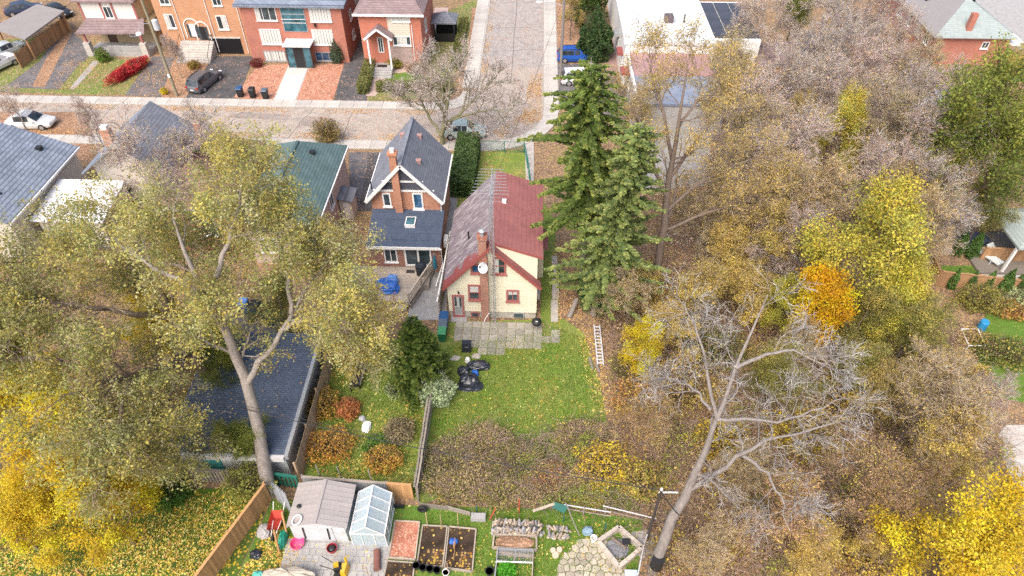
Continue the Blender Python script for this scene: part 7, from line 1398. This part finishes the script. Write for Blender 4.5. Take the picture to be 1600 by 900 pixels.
for i in range(9): 
    x, y = rg.uniform(662, 735), rg.uniform(845, 892); p = Vector(G(x, y)); single('garden_stake', B().bar(p, p + Vector((rg.uniform(-.08, .08), rg.uniform(-.08, .08), rg.uniform(.8, 1.3))), .03), M_cedar_new, 'thin wooden stake standing in one of the dark soil beds', 'stake', p, 'stakes of the vegetable beds')
for i, (x, y, h_) in enumerate(((668, 822, 1.5), (690, 825, 1.4), (716, 822, 1.3), (700, 896, 1.3), (577, 905, 1.5))): p = Vector(G(x, y)); single('tall_stake', B().bar(p, p + Vector((.02, .04, h_)), .04), M_tan_board, ('left', 'middle', 'right', 'front', 'solitary')[i] + ' tall bean stake near the raised beds' + (' behind the dark soil' if i < 3 else ' at the bottom edge'), 'stake', p)
bag('blue cloth lying on the right dark soil bed', 709, 848, (.5, .4, .3), 31, M_tarp, 'blue_cloth', 'cloth')
def pot(label, px, py, r=.19, m=None): x, y, _ = G(px, py); t = thing('plant_pot', label, 'pot', (x, y, 0)); part('pot', B().lathe((x, y, 0), [(r * .75, 0), (r, .3), (r * 1.08, .3), (r * 1.08, .34), (r * .95, .34), (r * .9, .28)], 14), m or M_black, t); part('soil', B().lathe((x, y, .25), [(r * .9, 0), (r * .88, .03)], 12), M_soil, t)
for i, (x, y) in enumerate(((651, 887), (661, 890), (672, 892), (683, 894))): pot(('first', 'second', 'third', 'fourth')[i] + ' black pot from the left along the dark soil beds', x, y)
pot('white rimmed pot at the right end of the pot row', 697, 898, .18, M_white); pot('black pot on the grass left of the mesh cold frame', 765, 896, .22)
# rough boards, tyre, firewood along the back
for i, (p, q, l) in enumerate((((656, 792), (700, 797), 'left grey rough board of the low back edging'), ((698, 796), (735, 806), 'right grey rough board of the low back edging'), ((612, 794), (632, 794), 'black board on the grass right of the greenhouse'))): a = Vector(G(*p)); b_ = Vector(G(*q)); single('edging_board', B().bar(a + Vector((0, 0, .22)), b_ + Vector((0, 0, .2)), .06, .4), M_board_dk if i < 2 else M_black, l, 'board', a)
ty_ = G(661, 797); single('old_tyre', B().tube([(ty_[0] + .22 * math.cos(a), ty_[1] - .1, .3 + .22 * math.sin(a)) for a in np.linspace(0, 2 * math.pi, 17)], .09, 8, False), M_tyre, 'old black tyre leaning on the rough edging', 'tyre', ty_, smooth=True)
p = G(748, 812); single('concrete_block', B().box(p[0] - .42, p[0] + .4, p[1] - .15, p[1] + .2, 0, .42).box(p[0] - .40, p[0] + .38, p[1] - .13, p[1] + .18, .42, .45), M_conc_grey, 'pale concrete block left of the firewood pile', 'block', p)
M_redpost = plain('red_post', (.50, .09, .06)); M_gpost = plain('green_post', (.04, .12, .12))
for (x, y, h_, m, l, dx) in ((765, 812, 1.3, M_redpost, 'leaning red post left of the firewood pile', .35), (811, 802, 1.6, M_redpost, 'upright red post behind the firewood pile', 0), (745, 802, .8, M_gpost, 'dark green post left of the firewood pile', 0), (880, 815, .7, M_gpost, 'blue-green post right of the small woodpile', 0), (945, 830, .9, M_gpost, 'blue-green post of the pipe fence behind the fire pit', 0)): p = Vector(G(x, y)); single('fence_post', B().bar(p, p + Vector((dx, 0, h_)), .06), m, l, 'post', p)
log_b = B(); log_b.tube([(0, -.17, 0), (0, .17, 0)], .07, 7); log_me = bpy.data.meshes.new('log'); log_me.from_pydata(log_b.v, [], log_b.f); log_me.update(); log_me2 = log_me.copy(); log_me.materials.append(mat('split_log', (.42, .34, .26), .95, .3, 4, (.25, .2, .17), 12, .4, .4)); log_me2.materials.append(mat('grey_log', (.30, .29, .29), .95, .3, 4, None, 12, .4, .35))
def woodpile(label, a, b_, rows, seed):
    A = Vector(G(*a)); Bv = Vector(G(*b_)); d = (Bv - A); L = d.length; ang = math.atan2(d.y, d.x); t = thing('firewood_pile', label, 'firewood', A + d / 2); rg = random.Random(seed)
    for r_ in range(rows):
        n = int((L - r_ * .1) / .16)
        for i in range(n):
            for k in range(2):
                q = A + d.normalized() * (.09 + r_ * .05 + i * .16 + rg.uniform(-.05, .05)); s_ = rg.uniform(.75, 1.15); o = bpy.data.objects.new('log', log_me if rg.random() < .6 else log_me2); C.objects.link(o); o.parent = t; o.location = Vector((q.x - math.sin(ang) * (k * .42), q.y + math.cos(ang) * (k * .42), .09 + r_ * .15 + rg.uniform(-.02, .02))) - t.location; o.rotation_euler = (rg.uniform(-.6, .9), rg.uniform(0, 3), ang + rg.uniform(-1.0, 1.0)); o.scale = (s_, rg.uniform(.7, 1.2), s_)
woodpile('long stacked firewood pile at the back of the garden', (768, 832), (850, 836), 4, 1); woodpile('smaller low woodpile right of the long one', (853, 838), (892, 842), 2, 2)
single('green_sheet', B().slab([(*G(862, 806)[:2], .9), (*G(880, 812)[:2], .75), (*G(888, 803)[:2], .85), (*G(866, 798)[:2], 1.0)][::-1], .03), plain('dark_green_sheet', (.02, .12, .09)), 'dark green sheet behind the smaller woodpile', 'sheet', G(872, 806)); single('leaning_plank', B().bar((*G(832, 808)[:2], .7), (*G(866, 800)[:2], .95), .16, .03), M_timber, 'grey plank lying over the woodpile', 'plank', G(848, 806))
cb2 = thing('compost_box', 'timber box heaped with orange-brown leaves on the grass', 'compost box', G(802, 848)); q = [Vector(G(*p)) for p in ((772, 838), (838, 840), (838, 862), (770, 858))]
for i in range(4): part('plank', B().bar(q[i] + Vector((0, 0, .14)), q[(i + 1) % 4] + Vector((0, 0, .14)), .09, .26), M_timber, cb2)
part('plank', B().bar(q[3] + Vector((.2, -.25, .06)), q[2] + Vector((-.1, -.3, .06)), .2, .1), M_timber, cb2); part('leaf_heap', lump((*(sum(q, Vector()) / 4).xy, 0), (2.0, .7, .34), 41), M_leafbed, cb2)
cfm = thing('cold_frame', 'timber cold frame with wire mesh lid and green plants', 'cold frame', G(803, 885)); q = [Vector(G(*p)) for p in ((778, 862), (833, 864), (831, 910), (773, 908))]
for i in range(4): part('frame_board', B().bar(q[i] + Vector((0, 0, .2)), q[(i + 1) % 4] + Vector((0, 0, .2)), .06, .36), M_galv if i != 1 else M_timber, cfm)
for (u0, u1) in ((0, .38),): 
    A0, A1 = q[0].lerp(q[3], .45) + Vector((0, 0, .4)), q[1].lerp(q[2], .45) + Vector((0, 0, .4)); part('cross_bar', B().bar(A0, A1, .06, .06), M_white, cfm); part('cross_bar', B().bar(q[0].lerp(q[1], .5) + Vector((0, 0, .4)), (A0 + A1) / 2, .03), M_galv, cfm)
wm = B()
for k in range(16): t_ = k / 15; wm.bar(q[0].lerp(q[1], t_) + Vector((0, 0, .395)), A0.lerp(A1, t_), .008)
for k in range(8): t_ = k / 7; wm.bar(q[0].lerp(A0, t_) * 1 + Vector((0, 0, .395 * (1 - t_))), q[1].lerp(A1, t_) + Vector((0, 0, .395 * (1 - t_))), .008)
o = part('wire_mesh', wm, M_galv, cfm); o['kind'] = 'stuff'
link('plants', bush_cloud(90, 1400, (.5, .55, .5), [(.07, .26, .02), (.1, .33, .03)], .1, .3, .4, ntw=0).mesh('plants', M_leaf), None, cfm).location = Vector(G(792, 895)) - Vector(G(803, 885))
for i, (x, y, s_, l) in enumerate(((868, 868, .4, 'pale cut stump left of the flagstones, front'), (874, 860, .34, 'pale cut stump left of the flagstones, right'), (864, 861, .32, 'pale cut stump left of the flagstones, back'))): p = G(x, y); single('stump', B().lathe(p, [(s_ * .5, 0), (s_ * .48, .16), (s_ * .4, .18)], 10), mat('stump_wood%d' % i, (.55, .45, .33), .9, .2, 6), l, 'stump', p)
# flagstones: shrunken cells of a jittered lattice
fl = struct('flagstone_patio', B().sheet(pp((876, 872), (905, 846), (945, 842), (968, 870), (990, 905), (985, 935), (862, 935)), .016), litter_mat('sandy_joint', (.30, .25, .19), TAN, .2, 9, (.14, .17, .05), (.5, .65), .8))
poly = pp((878, 872), (906, 848), (945, 844), (966, 872), (986, 905), (982, 930), (868, 930)); rngf = np.random.default_rng(4); lo = np.min(poly, 0); hi = np.max(poly, 0); seeds = []
gxs = np.arange(lo[0] - .4, hi[0] + .5, .40); gys = np.arange(lo[1] - .4, hi[1] + .5, .36)
for i, yv in enumerate(gys):
    for xv in gxs: seeds.append((xv + (.2 if i % 2 else 0) + rngf.uniform(-.13, .13), yv + rngf.uniform(-.11, .11)))
seeds = np.array(seeds); M_flag = mat('flagstone', (.47, .41, .33), .9, .2, 2, (.36, .32, .26), 18, .35, .22)
for c in seeds[inside(seeds, poly)]:
    cell = [Vector((c[0] + dx, c[1] + dy)) for dx, dy in ((-.6, -.6), (.6, -.6), (.6, .6), (-.6, .6))]
    for s_ in seeds:
        dv = Vector((s_[0] - c[0], s_[1] - c[1])); dl = dv.length
        if 1e-6 < dl < 1.2:
            nrm = dv / dl; m_ = dl / 2 - .025; out = []
            for a_, b_ in zip(cell, cell[1:] + cell[:1]):
                da = (a_ - Vector(c)).dot(nrm) - m_; db = (b_ - Vector(c)).dot(nrm) - m_
                if da <= 0: out.append(a_)
                if da * db < 0: out.append(a_.lerp(b_, da / (da - db)))
            cell = out
            if len(cell) < 3: break
    if len(cell) >= 3: part('flagstone', B().slab([(v.x, v.y, .055 + rngf.uniform(-.01, .012)) for v in cell], .045), M_flag, fl)
# square fire pit of pale blocks, turned on its corner
fp = thing('fire_pit', 'square fire pit of pale stone blocks turned on its corner', 'fire pit', G(967, 858)); q = [Vector(G(*p)) for p in ((934, 850), (966, 890), (1002, 860), (966, 828))]; M_fp = mat('pit_stone', (.50, .44, .37), .9, .15, 2, (.4, .35, .3), 18, .3, .12)
for i in range(4):
    a, b_ = q[i], q[(i + 1) % 4]
    for j in range(3):
        for k in range(2): u0 = (j + (.0 if k == 0 else .0)) / 3; p0 = a.lerp(b_, u0 + .006); p1 = a.lerp(b_, u0 + 1 / 3 - .006); part('block', B().bar(p0 + Vector((0, 0, .11 + k * .22)), p1 + Vector((0, 0, .11 + k * .22)), .21, .212), M_fp, fp)
cc = sum(q, Vector()) / 4
part('ash', lump((cc.x - .1, cc.y - .05, 0), (1.2, 1.1, .16), 51), mat('ash_and_coal', (.10, .10, .11), .95, .6, 8, (.35, .35, .36), 20, .5), fp)
single('charred_log', B().tube([cc + Vector((-.35, .5, .2)), cc + Vector((.35, -.1, .24))], .08, 8), M_bark, 'charred log lying across the fire pit', 'log', cc); single('fire_grate', B().box(cc.x + .15, cc.x + .6, cc.y + .0, cc.y + .35, .45, .48), M_black, 'black metal plate on the rim of the fire pit', 'grate', cc + Vector((.4, .2, .4)))
bag('white stone on the far rim of the fire pit', 978, 842, (.4, .3, .2), 52, M_stone, 'rim_stone', 'stone'); 
t = tub('white_pail', 'white plastic pail with dark opening beside the fire pit', 'pail', 927, 845, .17, .38, M_white); bag('blue-grey sheet bundle behind the white pail', 918, 832, (.6, .45, .5), 53, plain('blue_grey_sheet', (.2, .3, .38)), 'sheet_bundle', 'bundle')
bs = B()
pv2 = struct('corner_paving', B().sheet(pp((985, 832), (1012, 828), (1008, 872), (1000, 872)), .016), M_kerb)
(px0, py0) = pp((1006, 850))[0]
pieces('paving_slab', slab_me3, None, pv2, [(px0 - .45 + i * .3, py0 - .45 + j * .3, .012, .1, .28, .28, .035) for i in range(4) for j in range(4) if i >= 3 - j - 1])
pf2 = thing('pipe_fence', 'low pipe rail fence round the fire pit corner', 'fence', G(1015, 820)); M_pale_pipe = plain('pale_pipe', (.55, .55, .56))
for (a, b_) in (((880, 800), (952, 812)), ((940, 802), (1022, 822)), ((1016, 822), (1003, 862)), ((1003, 862), (992, 915))): part('rail', B().tube([Vector(G(*a)) + Vector((0, 0, .85)), Vector(G(*b_)) + Vector((0, 0, .85))], .035, 6), M_pale_pipe, pf2); part('lower_rail', B().tube([Vector(G(*a)) + Vector((.06, 0, .4)), Vector(G(*b_)) + Vector((.06, 0, .4))], .03, 6), M_board_dk, pf2)
for (x, y) in ((911, 806), (944, 808), (1016, 822), (1003, 862), (992, 913)): part('post', B().box(G(x, y)[0] - .04, G(x, y)[0] + .04, G(x, y)[1] - .04, G(x, y)[1] + .04, 0, .95), M_board_dk, pf2)
single('leaning_branch', B().tube([Vector(G(882, 802)) + Vector((0, 0, 1.2)), Vector(G(905, 838)) + Vector((0, 0, .1))], .03, 6), M_bark_pale, 'curved pale branch leaning on the pipe fence', 'branch', G(905, 838)); p = G(985, 902); single('white_box', B().box(p[0] - .3, p[0] + .3, p[1] - .2, p[1] + .2, 0, .35).box(p[0] - .33, p[0] + .33, p[1] - .23, p[1] + .23, .35, .4), plain('pale_blue_box', (.5, .56, .62)), 'pale blue-grey box at the bottom edge beside the pipe fence', 'box', p)
# leafy lawn oddments
bag('white bag lying against the grey spaced fence', 252, 782, (.9, .4, .2), 61, M_white, 'white_sack', 'sack'); single('orange_stake', B().bar(G(135, 905), Vector(G(135, 905)) + Vector((0, 0, 1.2)), .1), M_cedar_new, 'short orange post at the bottom of the leafy lawn', 'post', G(135, 905)); bag('red plastic lying beneath the yellow maple', 180, 790, (.5, .5, .4), 62, M_redb, 'red_plastic', 'tub')
# ------------------------------------------------------------------ utility poles and wires
M_pole = mat('weathered_pole', (.30, .26, .17), .9, .2, 1.5, (.22, .2, .14)); M_pole_g = mat('grey_pole', (.22, .20, .19), .9, .2, 1.5)
p1 = G(277, 150); up1 = thing('utility_pole', 'wooden utility pole with grey transformer at the townhouse drive', 'utility pole', p1)
part('pole', B().tube([(p1[0], p1[1], -.2), (p1[0], p1[1], 12)], [.17, .12], 10), M_pole, up1); part('crossarm', B().box(p1[0] - 1.2, p1[0] + 1.2, p1[1] - .1, p1[1] + .06, 11.2, 11.35), M_pole, up1)
tz = WZ(246, 38, p1[1])[2]; part('transformer', B().lathe((p1[0] + .55, p1[1] - .05, tz - .55), [(.26, 0), (.3, .05), (.3, .95), (.25, 1.02), (.1, 1.08)], 14), plain('transformer_grey', (.50, .52, .53)), up1)
part('lamp_arm', B().tube([(p1[0], p1[1], tz + .1), (p1[0] - .7, p1[1] - .6, tz + .25), (p1[0] - 1.0, p1[1] - .8, tz - .4)], .04, 6), M_galv, up1); part('lamp_head', B().lathe((p1[0] - 1.05, p1[1] - .85, tz - .75), [(.1, 0), (.3, .06), (.26, .22), (.1, .3)], 12), M_white, up1)
part('sign_plate', B().box(p1[0] - .12, p1[0] + .12, p1[1] - .21, p1[1] - .18, 2.2, 2.6), M_white, up1)
p2 = (2.9, 69.4, 0); up2 = thing('utility_pole', 'dark utility pole at the kerb of the side street', 'utility pole', p2); part('pole', B().tube([(2.9, 69.4, -.2), (2.9, 69.4, 12)], [.16, .12], 10), M_pole_g, up2); part('lamp_arm', B().tube([(2.9, 69.4, 8.6), (1.6, 69.4, 9.0), (.6, 69.4, 9.05)], .04, 6), M_galv, up2); part('lamp_head', B().obox((.4, 69.4, 9.02), (.6, .24, .12)), M_white, up2); part('crossarm', B().box(1.9, 3.9, 69.34, 69.46, 11, 11.14), M_pole_g, up2)
p3 = G(1010, 845); up3 = thing('utility_pole', 'thin dark service pole behind the fire pit, carrying the garden wire', 'utility pole', p3); part('pole', B().tube([(p3[0], p3[1], -.2), (p3[0], p3[1], 5.4)], [.1, .07], 8), plain('dark_pole', (.06, .05, .05)), up3)
part('insulator', B().lathe((p3[0], p3[1], 5.4), [(.05, 0), (.07, .05), (.05, .1), (.07, .15), (.03, .2)], 8), M_white, up3); part('bracket', B().bar((p3[0] - .1, p3[1], 5.2), (p3[0] + .9, p3[1] + .1, 5.05), .06), M_white, up3)
M_wire = plain('black_wire', (.03, .03, .035), .6)
def wire(label, a, b_, sag, r=.018):
    a = Vector(a); b_ = Vector(b_); single('overhead_wire', B().tube([a.lerp(b_, t) - Vector((0, 0, sag * 4 * t * (1 - t))) for t in np.linspace(0, 1, 17)], r, 5), M_wire, label, 'wire', a)
wire('black wire sagging across both back gardens to the service pole', (-15.2, 21.3, 6.0), (p3[0], p3[1], 5.4), .5, .022); wire('thin second wire just above the back garden wire', (-15.2, 21.35, 6.25), (p3[0], p3[1], 5.55), .35, .012)
wire('wire from the service pole to the dead tree', (p3[0], p3[1], 5.3), (dx_ + .35, dy_ + .1, 6.2), .1, .03)
wire('street wire crossing the side street near the bend', (p1[0], p1[1], 11.4), (2.9, 69.4, 11.2), .8, .015); wire('street wire running left from the leaning utility pole', (p1[0], p1[1], 11.4), (-90, 66, 11.4), .8, .015); wire('street wire running up the side street', (2.9, 69.4, 11.2), (2.9, 125, 11.2), .8, .015)
wire('service wire from the street pole to the yellow house', (2.9, 69.4, 9.8), (-2.6, 42.4, 6.6), .5, .014)
